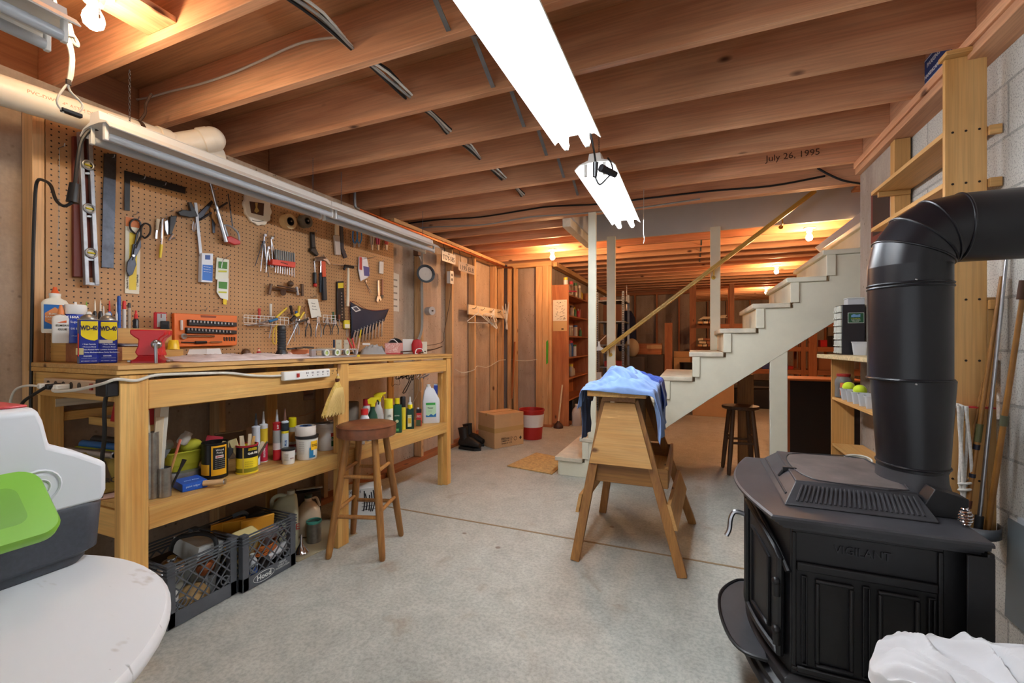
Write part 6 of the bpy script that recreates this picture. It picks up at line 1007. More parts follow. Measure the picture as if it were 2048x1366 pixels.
s=SF('cleaner_box','small red and black carton with a white cap','carton',838,853,back=.02); h=s.kh*34; s.box('carton',-.022,.020,-.014,.014,0,h,'#b82028|0.4'); s.box('top_band',-.0223,.0203,-.0143,.0143,h*.78,h*1.001,'#201c20|0.4',0); s.box('picture',-.0223,.014,-.0146,-.0138,.003,h*.38,'#4a5a38|0.5',0); s.t('Cleaner\n& Toner',.010,'#f4ece4|0.5',-.002,-.0152,h*.58,bold=.0003); s.lat('cap',[(.009,h+.0008),(.009,h+.012),(.002,h+.0122)],'white_plastic',x=-.008)
s=SF('thinner_jug','white paint thinner jug with a side handle and green label','jug',862,847,back=.05); h=s.kh*74; 
s.p('body',MB().rings([[V(a*k+dx,b*k,z) for a,b in rrect(s.kw*35,.085,.018,5)] for k,dx,z in((.96,0,0),(1,0,.005),(1,0,h*.55),(.97,0,h*.62),(.6,-.014,h*.86),(.3,-.022,h*.92),(.28,-.022,h*.97))]),'#e8e8ea|0.4'); s.lat('cap',[(.016,h*.96),(.016,h*1.03),(.003,h*1.031)],'white_plastic',x=-.022); s.p('handle',MB().tube([V(-.004,0,h*.9),V(.018,0,h*.88),V(.042,0,h*.7),V(.044,0,h*.56)],.010,10,5),'#e8e8ea|0.4')
s.box('label',-.043,.043,-.0436,-.0427,h*.16,h*.55,'#c8e8c0|0.45',0); s.box('label_top',-.043,.036,-.0441,-.0432,h*.49,h*.55,'#3ca848|0.45',0); s.p('label_wave',MB().prism([(-.043,h*.17),(.043,h*.17),(.043,h*.27),(.02,h*.21),(.0,h*.25),(-.02,h*.20),(-.043,h*.22)],(0,-.0437,0),(1,0,0),(0,0,1),.0008),'#1c6cb0|0.4',False); s.t('Thinner',.015,'#1c2c24|0.5',-.006,-.0446,h*.41,bold=.0003); s.t('paint thinner',.006,'#1c2c24|0.5',-.010,-.0446,h*.33)
s=SF('solvent_can','blue and white rectangular can behind the thinner jug','can',877,846,back=.10); h=s.kh*74; s.box('body',-.04,.03,-.03,.03,0,h,'#d0dcec|0.35'); s.box('panel',-.0405,.018,-.0312,-.0298,h*.55,h*.97,'#2440a0|0.4',0)
for i,(u,X,l,c) in enumerate(((722,-2.03,'white box beneath the bar stool seat, left','#e2e4e8|0.5'),(742,-2.05,'white box with a blue stripe seen under the bar stool seat','#dce2ea|0.5'))):
    yy=at('X',X,u,890).y; s=SF('carton',l,'carton',0,0,pos=(X,yy,SH(yy)+.0006)); s.box('carton',-.025,.025,-.015,.015,0,.10,c); s.box('stripe',-.0253,-.015,-.0156,-.0145,.0,.1002,'#3a6ab0|0.5',0)
# left end of the shelf, behind the cooler
s=SF('grout_bag','brown and yellow bag slumped at the left end of the lower shelf','bag',230,985,pos=(-2.33,1.03,SH(1.03)+.012),turn=-6); s.p('bag',MB().rings([[m_ for m_ in [V(a*k+.03*z*6*.0,b*k,z) for a,b in rrect(.2,.13,.03,4)]] for k,z in((.8,0),(1,.02),(1.03,.1),(.95,.16),(.6,.185))]).xf(ry(-8).to_4x4()),'#8a7430|0.5'); s.p('label',MB().cbox((.0,-.069,.09),(.09,.002,.09),ry(-14)),'#4a3418|0.5',False); s.t('GROUT',.03,'#1c140c|0.6',.06,-.0715,.06)
s=SF('roll_tray','pinkish paint tray edge under the brown bag','tray',0,0,pos=(-2.30,1.04,SH(1.04)+.0006),turn=0); s.p('tray',MB().rings([[V(a*k,b*k,z) for a,b in rrect(.24,.15,.03,4)] for k,z in((.9,0),(.98,.004),(1,.011))]),'#d8b0a0|0.5')
for i,(c,r_,dy,dz,l) in enumerate((('#20588c|0.35',.018,.02,.20,'blue tube lying over the brown bag'),('steel',.014,-.03,.185,'silver tube with an open end lying on the brown bag'),('#a0b020|0.4',.014,.0,.182,'lime green tube lying under the blue one'),('#2a2624|0.5',.02,.06,.21,'dark rolled sleeve behind the blue tube'))):
    a_=V(-2.42,1.0+dy,SH(1.0)+dz+.012); b_=V(-2.2,1.06+dy,SH(1.0)+dz-.004); solo('paint_roller_sleeve',MB().lathe(a_,b_-a_,[(r_*.7,0),(r_,.004),(r_,(b_-a_).length-.004),(r_*.7,(b_-a_).length),(r_*.65,.02)],16,False),c,l,'tube','tubes at the left end of the shelf',True)
T=TH('insulation_pack','red window insulation kit box standing under the left end of the top','box',(-2.3,1.09,.9)); T.p('carton',MB().prism([(-2.36,.905),(-2.10,.905),(-2.10,1.045),(-2.31,1.045)],(0,1.12,0),(1,0,0),(0,0,1),.03),'#a81420|0.5'); T.t('WINDOW\nINSULATION KIT',.026,'#e8dcd4|0.6',(-2.19,1.0892,1.012),(1,0,0),(0,0,1),bold=.0004); T.p('band',MB().box(-2.265,-2.101,1.0886,1.0899,.94,.955),'#1c1416|0.5'); T.t('2\' x 62"  3 Sheets',.012,'#e8dcb8|0.6',(-2.18,1.0882,.9475),(1,0,0),(0,0,1))
T.p('ledge',MB().box(-2.6,-2.1,1.12,1.14,.87,.905),'benchX')
# ================================================================ UNDER THE BENCH
def crate(label,loc,ang=0):
    s=SIT('milk_crate',label,'crate',0,0,0,'milk crates under the workbench',loc=loc,tilt=ang); w_,d_,h=.312,.325,.285
    for sx,sy in((-1,-1),(1,-1),(1,1),(-1,1)): s.box('corner_post',min(sx*w_/2,sx*(w_/2-.034)),max(sx*w_/2,sx*(w_/2-.034)),min(sy*d_/2,sy*(d_/2-.034)),max(sy*d_/2,sy*(d_/2-.034)),.002,h-.002,'crate_grey',.003)
    for k,z in enumerate((h-.006,h-.021,h-.036,h-.051)):
        t=.006; m=MB()
        for a in((-w_/2-.004,w_/2+.004,-d_/2-.004,-d_/2+.004),(-w_/2-.004,w_/2+.004,d_/2-.004,d_/2+.004),(-w_/2-.004,-w_/2+.004,-d_/2+.0041,d_/2-.0041),(w_/2-.004,w_/2+.004,-d_/2+.0041,d_/2-.0041)): m.box(a[0],a[1],a[2],a[3],z-.003,z+.003)
        s.p('rim_rib',m,'crate_grey',False)
    m=MB(); t=.004
    for a in((-w_/2,w_/2,-d_/2,-d_/2+t),(-w_/2,w_/2,d_/2-t,d_/2),(-w_/2,-w_/2+t,-d_/2+t,d_/2-t),(w_/2-t,w_/2,-d_/2+t,d_/2-t)): m.box(a[0],a[1],a[2],a[3],.003,.068)
    s.p('lower_band',m,'crate_grey',False)
    s.box('bottom',-w_/2+.003,w_/2-.003,-d_/2+.003,d_/2-.003,0,.006,'crate_grey')
    def lat_(o,ex):
        m=MB(); L=w_ if abs(ex.x)>.5 else d_; L-=.07; z0,z1=.066,h-.052; o=Vector(o)
        def seg(a,b,th): m.beam(o+ex*a[0]+V(0,0,a[1]),o+ex*b[0]+V(0,0,b[1]),.006,th,up=ex.cross(V(0,0,1)))
        st=.052; k=-6
        while k<8:
            for sl in(1,-1):
                pts=[]; c=k*st
                for x,z in[(x,(x-c)*sl*1.15+ (z0+z1)/2) for x in(-L/2,L/2)]: pts.append((x,z))
                (xa,za),(xb,zb_)=pts; 
                def clip(xa,za,xb,zb_):
                    for lim,s_ in((z0,1),(z1,-1)):
                        if (za-lim)*s_<0 and (zb_-lim)*s_<0: return None
                        if (za-lim)*s_<0: t=(lim-za)/(zb_-za); xa,za=xa+(xb-xa)*t,lim
                        if (zb_-lim)*s_<0: t=(lim-za)/(zb_-za); xb,zb_=xa+(xb-xa)*t,lim
                    return (xa,za),(xb,zb_)
                q=clip(xa,za,xb,zb_)
                if q: seg(q[0],q[1],.0045 if sl>0 else .0035)
            k+=1
        for c in(-.8,.8): 
            m.tube([o+ex*(c*L/2+.02*math.cos(j*PI/7))+V(0,0,z0+.03+.02*math.sin(j*PI/7)) for j in range(14)],.0035,6,0,True)
        s.p('lattice_side',m,'crate_grey',False)
    lat_((0,-d_/2+.003,0),V(1,0,0)); lat_((0,d_/2-.003,0),V(1,0,0)); lat_((-w_/2+.003,0,0),V(0,1,0)); lat_((w_/2-.003,0,0),V(0,1,0)); return s
c1=crate('grey milk crate nearest the round table',(-2.255,1.322,.0006),90); c2=crate('grey milk crate with a white printed logo, right of the other',(-2.225,1.642,.0006),90)
text('Hood',.036,'#e0e0dc|0.5',c2.o,(-.04,-.1633,.036),(1,0,0),(0,0,1),bold=.0008); c2.p('logo_ring',MB().tube([V(-.04+.06*math.cos(k*PI/12),-.1632,.036+.024*math.sin(k*PI/12)) for k in range(24)],.0013,4,0,True),'#e0e0dc|0.5'); text('MISUSE\nLIABLE TO\nPROSECUTION',.013,'#d0d0cc|0.5',c2.o,(.07,-.1633,.045),(1,0,0),(0,0,1))
def inc(name,label,cat,x,y,z): return SIT(name,label,cat,0,0,0,None,loc=(x,y,z),tilt=0)
s=inc('paper_stack','white box of papers in the near crate','papers',-2.30,1.40,.0075); s.p('stack',MB().cbox((0,0,.135),(.20,.12,.25),rx(-8)@ry(6)),'#d0d0cc|0.6',False)
s=inc('white_bag','white plastic pouch with black print in the near crate','bag',-2.20,1.23,.0075); s.p('pouch',MB().cbox((-.02,0,.125),(.13,.08,.235),ry(8)),'#a8aca0|0.4',False,.01); s.p('header',MB().cbox((.004,-.0,.245),(.135,.084,.016),ry(12)),'#1c1c1e|0.4',False)
s=inc('reflector','shiny metal dome reflector in the near crate','reflector',-2.15,1.215,.0075); s.p('dome',MB().lathe((.0,0,.24),(.2,-.1,1),[(.055,0),(.05,.012),(.034,.028),(.018,.036),(.016,.05),(.002,.051)],24),'chrome'); s.p('stem',MB().cyl((0,0,0),(0,0,.24),.012,n=10),'galv')
s=inc('reflector','copper coloured dome reflector seen through the near crate','reflector',-2.135,1.355,.0075); s.p('dome',MB().lathe((0,0,.185),(.9,-.1,.35),[(.045,0),(.04,.012),(.028,.028),(.014,.036)],22),'copper'); s.p('stem',MB().cyl((-.0,0,0),(0,0,.19),.01,n=10),'galv')
s=inc('hose','black looped hose over the papers in the near crate','hose',-2.24,1.36,.0075); s.p('hose',MB().tube([V(-.05,-.08,.02),V(-.06,-.06,.27),V(-.02,-.0,.305),V(.05,.05,.295),V(.08,.06,.24),V(.085,.03,.12)],.010,8,5),'rubber')
s=inc('brown_bag','crumpled brown paper bag low in the near crate','bag',-2.15,1.30,.0075); s.p('bag',MB().sphere((0,0,.06),.06,12,8,(.9,1.3,1.0)),'#a08050|0.7')
s=inc('white_pad','white pad low at the front of the near crate','pad',-2.14,1.20,.0075); s.p('pad',MB().cbox((0,0,.07),(.04,.06,.13)),'#d8d8d4|0.6',False,.008)
for i,(x,y,an,l) in enumerate(((-2.29,1.56,12,'yellow padded envelope at the left of the far crate'),(-2.24,1.60,-10,'yellow padded envelope standing in the middle of the far crate'),(-2.19,1.655,8,'yellow padded envelope with a label at the right of the far crate'))):
    s=inc('padded_envelope',l,'envelope',x,y,.0075); s.p('envelope',MB().cbox((0,0,.155),(.16,.012,.30),rz(60+an)@rx(12)),'#e09c28|0.5',False,.004); 
    if i: s.p('label',MB().cbox((.010,-.006,.23),(.06,.013,.05),rz(60+an)@rx(12)),'#d8c8b0|0.5',False)
s=inc('craft_bag','clear bag with yellow and white craft sheets on top of the far crate','bag',-2.17,1.55,.0075); s.p('bag',MB().cbox((0,0,.14),(.08,.12,.265),ry(20)),'#d8c488|0.3',False,.012); s.p('stripe',MB().cbox((.042,.02,.235),(.012,.05,.05),ry(20)),'#c8b0c0|0.4',False,.004)
s=inc('wire_coil','orange copper cord coiled in the far crate','coil',-2.15,1.66,.0075)
b=MB()
for k in range(6): b.tube([V(.052*math.cos(j*PI/9),.075*math.sin(j*PI/9),.115+.008*k+.006*math.sin(j+k)) for j in range(18)],.0045,6,0,True)
s.p('coil',b,'#c86c28|0.4'); s.lat('drum',[(.035,0),(.035,.11)],'#3a3430|0.6')
s=inc('grey_tub','pale round tub above the copper cord in the far crate','tub',-2.16,1.70,.0075); s.lat('tub',[(.02,0),(.02,.17),(.045,.175),(.05,.215),(.052,.22),(.03,.225),(.002,.222)],'#b8a8b0|0.4')
s=inc('blue_bottle','blue and white bottle low in the far crate','bottle',-2.10,1.565,.0075); s.lat('bottle',[(.022,0),(.024,.004),(.024,.11),(.014,.13)],'#e4e6ea|0.4'); s.lat('cap',[(.012,.1305),(.012,.15),(.003,.151)],'white_plastic'); s.lat('label',[(.0245,.03),(.0245,.09)],'#2858b0|0.4',caps=False)
s=inc('spray_tube','white cylinder with dark lettering lying in the far crate','can',-2.11,1.72,.0075); s.p('can',MB().cyl((0,-.06,.085),(0.0,.055,.11),.022,n=18),'#dcdce0|0.4'); s.p('prop',MB().cyl((0,0,0),(0,0,.08),.01,n=8),'#4a4a4a|0.6')
s=inc('dark_tool','dark plastic tool body at the back of the far crate','tool',-2.33,1.72,.0075); s.p('body',MB().cbox((0,0,.15),(.08,.1,.28),ry(10)),'#24262a|0.5',False,.01); s.p('hose',MB().tube([V(.03,-.04,.28),V(.05,-.08,.31),V(.03,-.12,.30)],.012,8,4),'#5a6470|0.5')
# jugs, jars and funnel on cardboard
solo('floor_cardboard',MB().prism([(-2.43,1.83),(-2.07,1.82),(-2.02,2.24),(-2.38,2.36)],(0,0,.0008),(1,0,0),(0,1,0),.004),'#a89878|0.8','flattened magazine-like cardboard under the jugs','cardboard')
s=SIT('waste_jug','dirty cream waste jug with a handle and red lettering','jug',0,0,0,loc=(-2.30,1.925,.0052)); 
s.p('body',MB().rings([[V(a*k+dx,b*k,z) for a,b in rrect(.15,.13,.03,5)] for k,dx,z in((.95,0,0),(1,0,.006),(1,0,.22),(.9,.004,.26),(.55,.025,.30),(.24,.035,.315))]),'#c8c8ac|0.45'); s.lat('cap',[(.022,.3155),(.022,.335),(.018,.338),(.003,.3385)],'#c4bca4|0.4',x=.035); s.p('handle',MB().tube([V(.01,0,.305),V(-.03,0,.315),V(-.065,0,.295),V(-.068,0,.24)],.012,10,5),'#c8c8ac|0.45'); s.t('WASTE',.05,'#a83c34|0.6',.0,-.0662,.13,bold=.0005); s.p('underline',MB().box(-.05,.06,-.0664,-.0655,.085,.088),'#a83c34|0.6',False)
s=SIT('glazed_jug','cream glazed jug with a black stopper behind the tin can','jug',0,0,0,loc=(-2.31,2.11,.0052)); s.lat('body',[(.06,0),(.072,.01),(.078,.10),(.07,.16),(.04,.20),(.022,.215),(.022,.235)],'#d8c4a8|0.15',n=30); s.lat('stopper',[(.024,.2352),(.024,.255),(.003,.257)],'#1c3028|0.4'); s.p('handle',MB().tube([V(.024,0,.225),V(.05,0,.225),V(.068,0,.17)],.008,8,4),'#c8b090|0.2')
s=SIT('open_tin','bare tin can with a teal painted rim beside the waste jug','can',0,0,0,loc=(-2.19,2.045,.0052)); s.lat('can',[(.042,0),(.043,.004),(.042,.008),(.042,.125),(.0435,.128),(.039,.128),(.038,.005)],'tin',n=28,caps=False); s.lat('can_bottom',[(.038,0),(.038,.005)],'tin'); s.lat('rim',[(.0445,.118),(.0455,.13),(.04,.133),(.038,.125)],'#4a9c8c|0.4',n=28,caps=False); s.lat('contents',[(.0385,.11),(.002,.112)],'#4a9c8c|0.5',caps=False)
s=SIT('funnel','small tin funnel standing upside down by the crate','funnel',0,0,0,loc=(-2.13,1.895,.0052)); s.lat('cone',[(.042,0),(.042,.01),(.036,.016),(.010,.06),(.006,.11),(.005,.112)],'chrome',n=24)
s=SIT('crt_box','white carton with black brush marks behind the bench leg','carton',0,0,0,loc=(-2.22,2.47,.0006),turn=4); s.box('carton',-.15,.16,-.04,.10,0,.205,'#dcdcd8|0.7',.003); s.t('CARTONS H',.03,'#2a2a2e|0.6',-.07,-.0412,.185)
b=MB(); random.seed(5)
for k in range(7): x=.03+k*.017; b.tube([V(x+random.uniform(-.006,.006),-.0412,.03+random.uniform(0,.02)),V(x+.01,-.0414,.1),V(x+random.uniform(-.004,.01),-.0412,.17+random.uniform(-.02,.02))],.004,4,3)
for z in(.05,.075,.1): b.box(.02,.14,-.0416,-.0405,z,z+.003)
s.p('brush_marks',b,'#1c1c20|0.7',False)
s=SIT('dark_carton','dark open carton behind the glazed jug','carton',0,0,0,loc=(-2.42,2.18,.0006),turn=0); s.box('carton',-.09,.10,-.06,.06,0,.25,'#4a3c34|0.7'); s.p('printed_flap',MB().cbox((.03,-.01,.262),(.16,.10,.004),rx(-12)),'#d4d4d0|0.7',False)
# ================================================================ RIGHT WALL
T=TH('wall_shelf','narrow knotty plywood shelf unit against the block wall behind the stovepipe','shelf',(1.0,2.3,.5))
T.p('side_panel',MB().box(.932,1.058,2.27,2.29,.48,2.38),'plyZ',bev=.002); T.p('side_panel',MB().box(1.0585,1.085,2.27,2.29,.48,1.41),'plyZ',bev=.002); T.p('top_cap',MB().box(.922,1.09,2.235,2.30,2.3805,2.398).xf(Matrix.Identity(4)),'plyX',bev=.002)
for z in(2.09,1.885,1.66,1.42,1.18,.95): T.p('shelf',MB().box(.932,1.092,2.2905,3.05 if z>1.6 else 2.75,z-.012,z+.008),'plyY',bev=.001); 
for z in(2.075,1.872,1.40): T.p('cleat',MB().box(1.0595,1.095,2.255,2.2695,z-.02,z+.015),'plyX',bev=.001)
T.p('end_cleat',MB().box(.945,1.085,2.985,2.9995,2.05,2.077),'plyX',bev=.001)
b=MB()
for z in(2.085,1.88,1.42,1.18,.945,.71): 
    for x in(.955,.995,1.035): b.cyl((x,2.2695,z),(x,2.2685,z),.0045,n=8)
T.p('nail_holes',b,'#24180e|0.8')
sg=TH('parking_sign','blue wheelchair parking sign fixed to the rim joist above the shelf','sign',(1.03,2.56,2.55)); sg.p('plate',MB().prism(rrect(.30,.12,.012,3,2.60,2.538),(1.0285,0,0),(0,1,0),(0,0,1),-.002),'#20407c|0.4',bev=0); sg.p('border',MB().tube([V(1.0262,a,b_) for a,b_ in rrect(.288,.108,.01,3,2.60,2.538)],.0014,4,0,True),'#e8e8e4|0.5')
sg.p('wheelchair_symbol',MB().tube([V(1.026,2.715+.014*math.cos(k*.5),2.545+.014*math.sin(k*.5)) for k in range(-7,3)],.0022,5).tube([V(1.026,2.722,2.585),V(1.026,2.718,2.565),V(1.026,2.70,2.562),V(1.026,2.695,2.545),V(1.026,2.688,2.543)],.003,5).cyl((1.0265,2.722,2.59),(1.0255,2.722,2.59),.005,n=10),'#e8e8e4|0.5'); sg.t('PARKING',.028,'#e8e8e4|0.5',(1.0262,2.60,2.56),(0,-1,0),(0,0,1),bold=.0006); sg.t('HANDICAPPED',.024,'#e8e8e4|0.5',(1.0262,2.60,2.512),(0,-1,0),(0,0,1),bold=.0006)
ps=TH('poster','dark red and black torn poster on the end of the poured wall','poster',(1.03,3.25,1.95)); ps.p('sheet',MB().box(1.0265,1.0292,3.09,3.36,1.62,2.17),'poster' if False else '#6a2a24|0.6'); ps.p('dark_field',MB().box(1.0256,1.0263,3.09,3.33,1.90,2.168),'#1c1618|0.6'); ps.p('pale_print',MB().box(1.025,1.0255,3.16,3.24,1.80,1.88),'#c8b8ac|0.6')
# rope on a red hook, rods in a half-round tray
rk=TH('rope_hook','flat red hook sticking out of the plywood panel','hook',(1.0,2.24,1.0)); rk.p('hook',MB().prism(rrect(.15,.032,.015,4,.995,2.245),(0,0,.998),(1,0,0),(0,1,0),.005),'#b81c24|0.4')
rp=TH('rope_hank','white rope tied in a long hank hanging from the red hook','rope',(.95,2.235,.75))
for k in range(5):
    x0=.952+.006*k; f_=lambda z,k=k: V(x0+.008*math.sin(z*9+k*1.9)+(.03*(1.004-z)*.55),2.225+.007*math.cos(z*7+k*2.3)-.006*k*.3,z)
    zb_=.42+.03*((k*37)%5)/5; pts=[f_(1.006)]+[f_(1.0-(1.0-zb_)*j/8) for j in range(1,9)]; pts[5]=lerp(pts[5],V(.972,2.225,pts[5].z),.7); rp.p('strand',MB().tube(pts,.0052,7,5),'rope',True)
rp.p('loop',MB().tube([V(.948,2.226,1.0),V(.955,2.240,1.0095),V(.975,2.228,1.0)],.0055,7,5),'rope',True)
rp.p('knot',MB().tube([V(.972+.017*math.cos(j*.9),2.222+.014*math.sin(j*.9),.668+.0035*j) for j in range(16)],.0052,7,2),'rope',True)
tr=TH('rod_tray','grey half-round metal tray on the foot of the plywood panel','tray',(1.0,2.22,.52)); 
arc=[(1.0+.085*math.cos(PI+PI*k/14),2.2655+.10*math.sin(PI+PI*k/14)) for k in range(15)]
tr.p('tray_band',MB().grid(lambda u,v:V(*arc[min(14,int(round(u*14)))],lerp(.515,.555,v)),14,1),'galv',True,thick=.003); tr.p('tray_bottom',MB().prism(arc,(0,0,.513),(1,0,0),(0,1,0),.003),'galv')
def cane(a,b,r,mat,label,wr=()):
    T=TH('fishing_rod',label,'rod',a,'rods leaning in the half-round tray'); a,b=Vector(a),Vector(b); T.p('shaft',MB().cyl(a,b,r,r*.75,10),mat,True)
    for t0,t1,c,k in wr: T.p('wrapping',MB().cyl(lerp(a,b,t0),lerp(a,b,t1),r*k,n=12),c,True)
cane((.965,2.215,.518),(1.075,2.22,1.50),.0085,'bamboo','brown bamboo rod with dark bands and a coiled grip leaning in the tray',((.0,.09,'#8a4a24|0.4',1.35),(.10,.13,'#5a2c18|0.4',1.3),(.22,.235,'#14182c|0.4',1.15),(.33,.35,'#14182c|0.4',1.15),(.36,.43,'#5a5a34|0.5',1.2)))
cane((.945,2.225,.518),(1.03,2.235,1.10),.006,'bamboo','thin bamboo rod behind the banded one in the tray',((.0,.12,'#9a6a30|0.4',1.6),(.2,.21,'#5a2c18|0.4',1.2)))
cane((1.0,2.205,.518),(1.086,2.21,1.60),.007,'steel','grey metal rod leaning between the bamboo rods',((0,.07,'#1c1c1e|0.5',1.8),))
cane((1.03,2.215,.518),(1.078,2.10,1.47),.010,'bamboo','thick yellow bamboo rod with a brown bristly tip against the block wall',((.93,1.0,'#4a2c18|0.8',1.5),(.45,.49,'#5a5a44|0.5',1.15)))
# ---- corner storage shelf beyond the stove
T=TH('corner_shelf','low tan shelf unit with a chipboard top beyond the stove','shelf',(.95,3.2,0)); 
T.p('top',MB().prism([(.80,3.62),(.80,3.46),(.83,3.3),(.87,2.75),(1.095,2.75),(1.025,3.05),(1.025,3.62)],(0,0,1.142),(1,0,0),(0,1,0),.026),'chip',bev=.003); T.p('side_panel',MB().box(.853,.975,3.48,3.498,0,1.1415),'plyZ'); T.p('shelf',MB().box(.855,1.022,2.62,3.4795,.872,.890),'plyY',bev=.002); T.p('shelf',MB().box(.855,1.022,2.62,3.4795,.565,.583),'plyY',bev=.002); T.p('end_panel',MB().box(.86,1.022,2.60,2.6195,0,1.1415),'plyZ')
s=SIT('parts_cabinet','black small parts cabinet with clear drawers on the chipboard shelf','cabinet',0,0,0,loc=(.965,3.50,1.1688),tilt=0); s.box('housing',-.065,.055,-.06,.09,0,.325,'black_board',.003)
for k in range(7):
    for j in range(3): dr=s.box('drawer',-.075,-.0655,-.055+j*.048,-.011+j*.048,.008+k*.045,.048+k*.045,'#c8ccc4|0.15',.002); s.box('drawer_pull',-.081,-.0752,-.039+j*.048,-.027+j*.048,.012+k*.045,.018+k*.045,'#d8dcd4|0.3',0,dr)
s.p('sticker',MB().box(-.035,.05,-.0615,-.0602,.205,.272),'#e0e4e0|0.4',False); s.p('sticker_field',MB().box(-.033,.048,-.0622,-.0614,.208,.27),'#1c5034|0.4',False); s.p('sticker_picture',MB().prism([(-.018,.243),(.03,.243),(.03,.262),(.012,.258),(-.004,.263),(-.018,.256)],(0,-.0622,0),(1,0,0),(0,0,1),.0005),'#6a94c0|0.4',False); s.t('El Dorado Inn',.008,'#c8d048|0.5',.006,-.0632,.235); s.t('Timber Company',.007,'#e4e8e0|0.5',.006,-.0632,.225); s.t('Forest Service',.006,'#e4e8e0|0.5',.006,-.0632,.216)
s=SIT('clear_box','clear plastic box on top of the black parts cabinet','box',0,0,0,loc=(.985,3.52,1.4945),tilt=0); s.box('box',-.045,.045,-.04,.04,0,.04,'frosted'); s.box('lid',-.047,.047,-.042,.042,.0405,.047,'#d8dcdc|0.3')
def cup(loc,label,group,r=.04,h=.07): 
    s=SIT('plastic_cup',label,'cup',0,0,0,group,loc=loc); s.p('cup',MB().rings([[V(a*k,b*k,z) for a,b in rrect(2*r,2*r,r*.3,4)] for k,z in((.76,0),(.95,h*.92),(1.02,h*.93),(1.02,h),(.95,h),(.74,.003))],True),'frosted'); return s
cup((.975,3.37,1.1688),'white plastic tub in front of the parts cabinet on the chipboard shelf',None,.045,.085)
names=['first white cup in the row, right next to the glass jar','second white cup from the jar on the tan shelf','third white cup from the jar on the tan shelf','fourth white cup from the jar on the tan shelf','white cup nearest the stovepipe on the tan shelf']
for k in range(5): c_=cup((.90+.002*k,3.33-.098*k,.8906),names[k],'row of white cups on the tan shelf')
for k,(y,l) in enumerate(((3.31,'tennis ball in the cup nearest the glass jar'),(3.09,'tennis ball in a cup nearer the stovepipe'))): s=SIT('tennis_ball',l,'ball',0,0,0,'tennis balls in the cups',loc=(.905,(3.33,3.134)[k],.8906+.078)); s.p('ball',MB().sphere((0,0,0),.033,20,14),'#c8dc2c|0.9'); s.p('seam',MB().tube([V(.0325*math.cos(a)*math.sqrt(max(0,1-(.45*math.sin(2*a))**2)),.0325*math.sin(a)*math.sqrt(max(0,1-(.45*math.sin(2*a))**2)),.0325*.45*math.sin(2*a)) for a in [j*PI/12 for j in range(24)]],.0014,4,0,True).xf(rx(60).to_4x4()),'#e8ecc8|0.9')
s=SIT('glass_jar','glass jar with a red lid and orange label at the end of the tan shelf','jar',0,0,0,loc=(.905,3.432,.8906)); s.lat('jar',[(.04,0),(.046,.005),(.048,.03),(.044,.06),(.048,.09),(.046,.115),(.036,.13),(.034,.138)],'clear',n=28); s.lat('lid',[(.037,.1385),(.038,.141),(.038,.155),(.003,.156)],'#a02420|0.4',n=28); s.p('label',MB().grid(lambda u,v:V(.0478*math.sin(lerp(-.4,.9,u)),-.0478*math.cos(lerp(-.4,.9,u)),lerp(.02,.1,v)),10,1),'#d86c34|0.5')
s=SIT('cord_coil','coiled white cord lying behind the stove collar','cord',0,0,0,loc=(.80,2.50,.585),tilt=0) if False else SIT('cord_coil','coiled white cord lying on the back corner of the stove top','cord',0,0,0,loc=(.60,2.17,.7395),tilt=0)
b=MB()
for k in range(4): b.tube([V(.045*math.cos(j*PI/8)+.006*k,.028*math.sin(j*PI/8)-.004*k,.006+.007*k+.012*(1+math.sin(j*PI/8))) for j in range(16)],.0042,6,0,True)
s.p('cord',b,'cord_white'); s.p('plug',MB().cyl((.05,-.02,.02),(.085,-.03,.012),.008,n=10),'#2c4a98|0.4')
T=TH('dark_cabinet','black cabinet with a thin wooden top beyond the stairs','cabinet',(1.15,5.8,0)); T.p('carcass',MB().box(.955,1.62,5.6,6.0,0,.828),'black_board',bev=.003); T.p('top',MB().box(.93,1.65,5.57,6.02,.8285,.85),'redwoodX',bev=.003); T.p('edge_strip',MB().box(.955,.99,5.594,5.5998,0,.828),'redwoodZ')
s=SIT('white_box','white pegboard-like panel leaning beside the corner shelf','panel',0,0,0,loc=(1.0,2.59,.0006),tilt=0); s.box('panel',-.075,.075,-.012,.0,0,.80,'#c8c8bc|0.7')
# ================================================================ LEFT WALL, RIGHT OF THE PEGBOARD
wl_=V(-2.637,0,0)
T=TH('work_lamp','round work lamp with a black rim clamped to a stud','lamp',(-2.6,3.85,2.0)); lc=at('X',-2.50,851,548); ax=V(.75,-.62,.1).normalized()
T.p('reflector',MB().lathe(lc-ax*.05,ax,[(.02,0),(.05,.012),(.075,.03),(.085,.05),(.088,.052),(.088,.058),(.08,.058)],30,False),'black_plastic',True); T.p('lens',MB().lathe(lc-ax*.05,ax,[(.081,.052),(.05,.048),(.003,.046)],28,False),'#d8c8b8|0.15',True); T.p('rim',MB().lathe(lc-ax*.05,ax,[(.070,.056),(.092,.056),(.094,.066),(.074,.066)],30,False),'black_plastic',True); T.p('arm',MB().tube([lc-ax*.05,at('X',-2.58,842,520),at('X',-2.6,836,507)],.008,8,4),'steel',True); T.p('clamp',MB().cbox(at('X',-2.6,834,505),(.06,.05,.07)),'#5a3c28|0.6',bev=.006); T.p('cord',MB().tube([at('X',-2.6,834,500),at('X',-2.62,822,484),at('X',-2.62,812,470)],.006,7,4),'cord_grey',True)
T=TH('tape_roll','silver roll of tape on a peg on the stud','tape',(-2.58,3.93,1.58)); p0=at('X',-2.56,864,622); p0=V(-2.63,p0.y,p0.z); T.p('roll',MB().cyl(p0+V(.012,0,0),p0+V(.085,-.02,0),.045,n=26),'#b8b4b0|0.25',True); T.p('peg',MB().cyl(p0+V(-.006,0,0),p0+V(.1,-.025,0),.008,n=8),'#4a3c34|0.6')
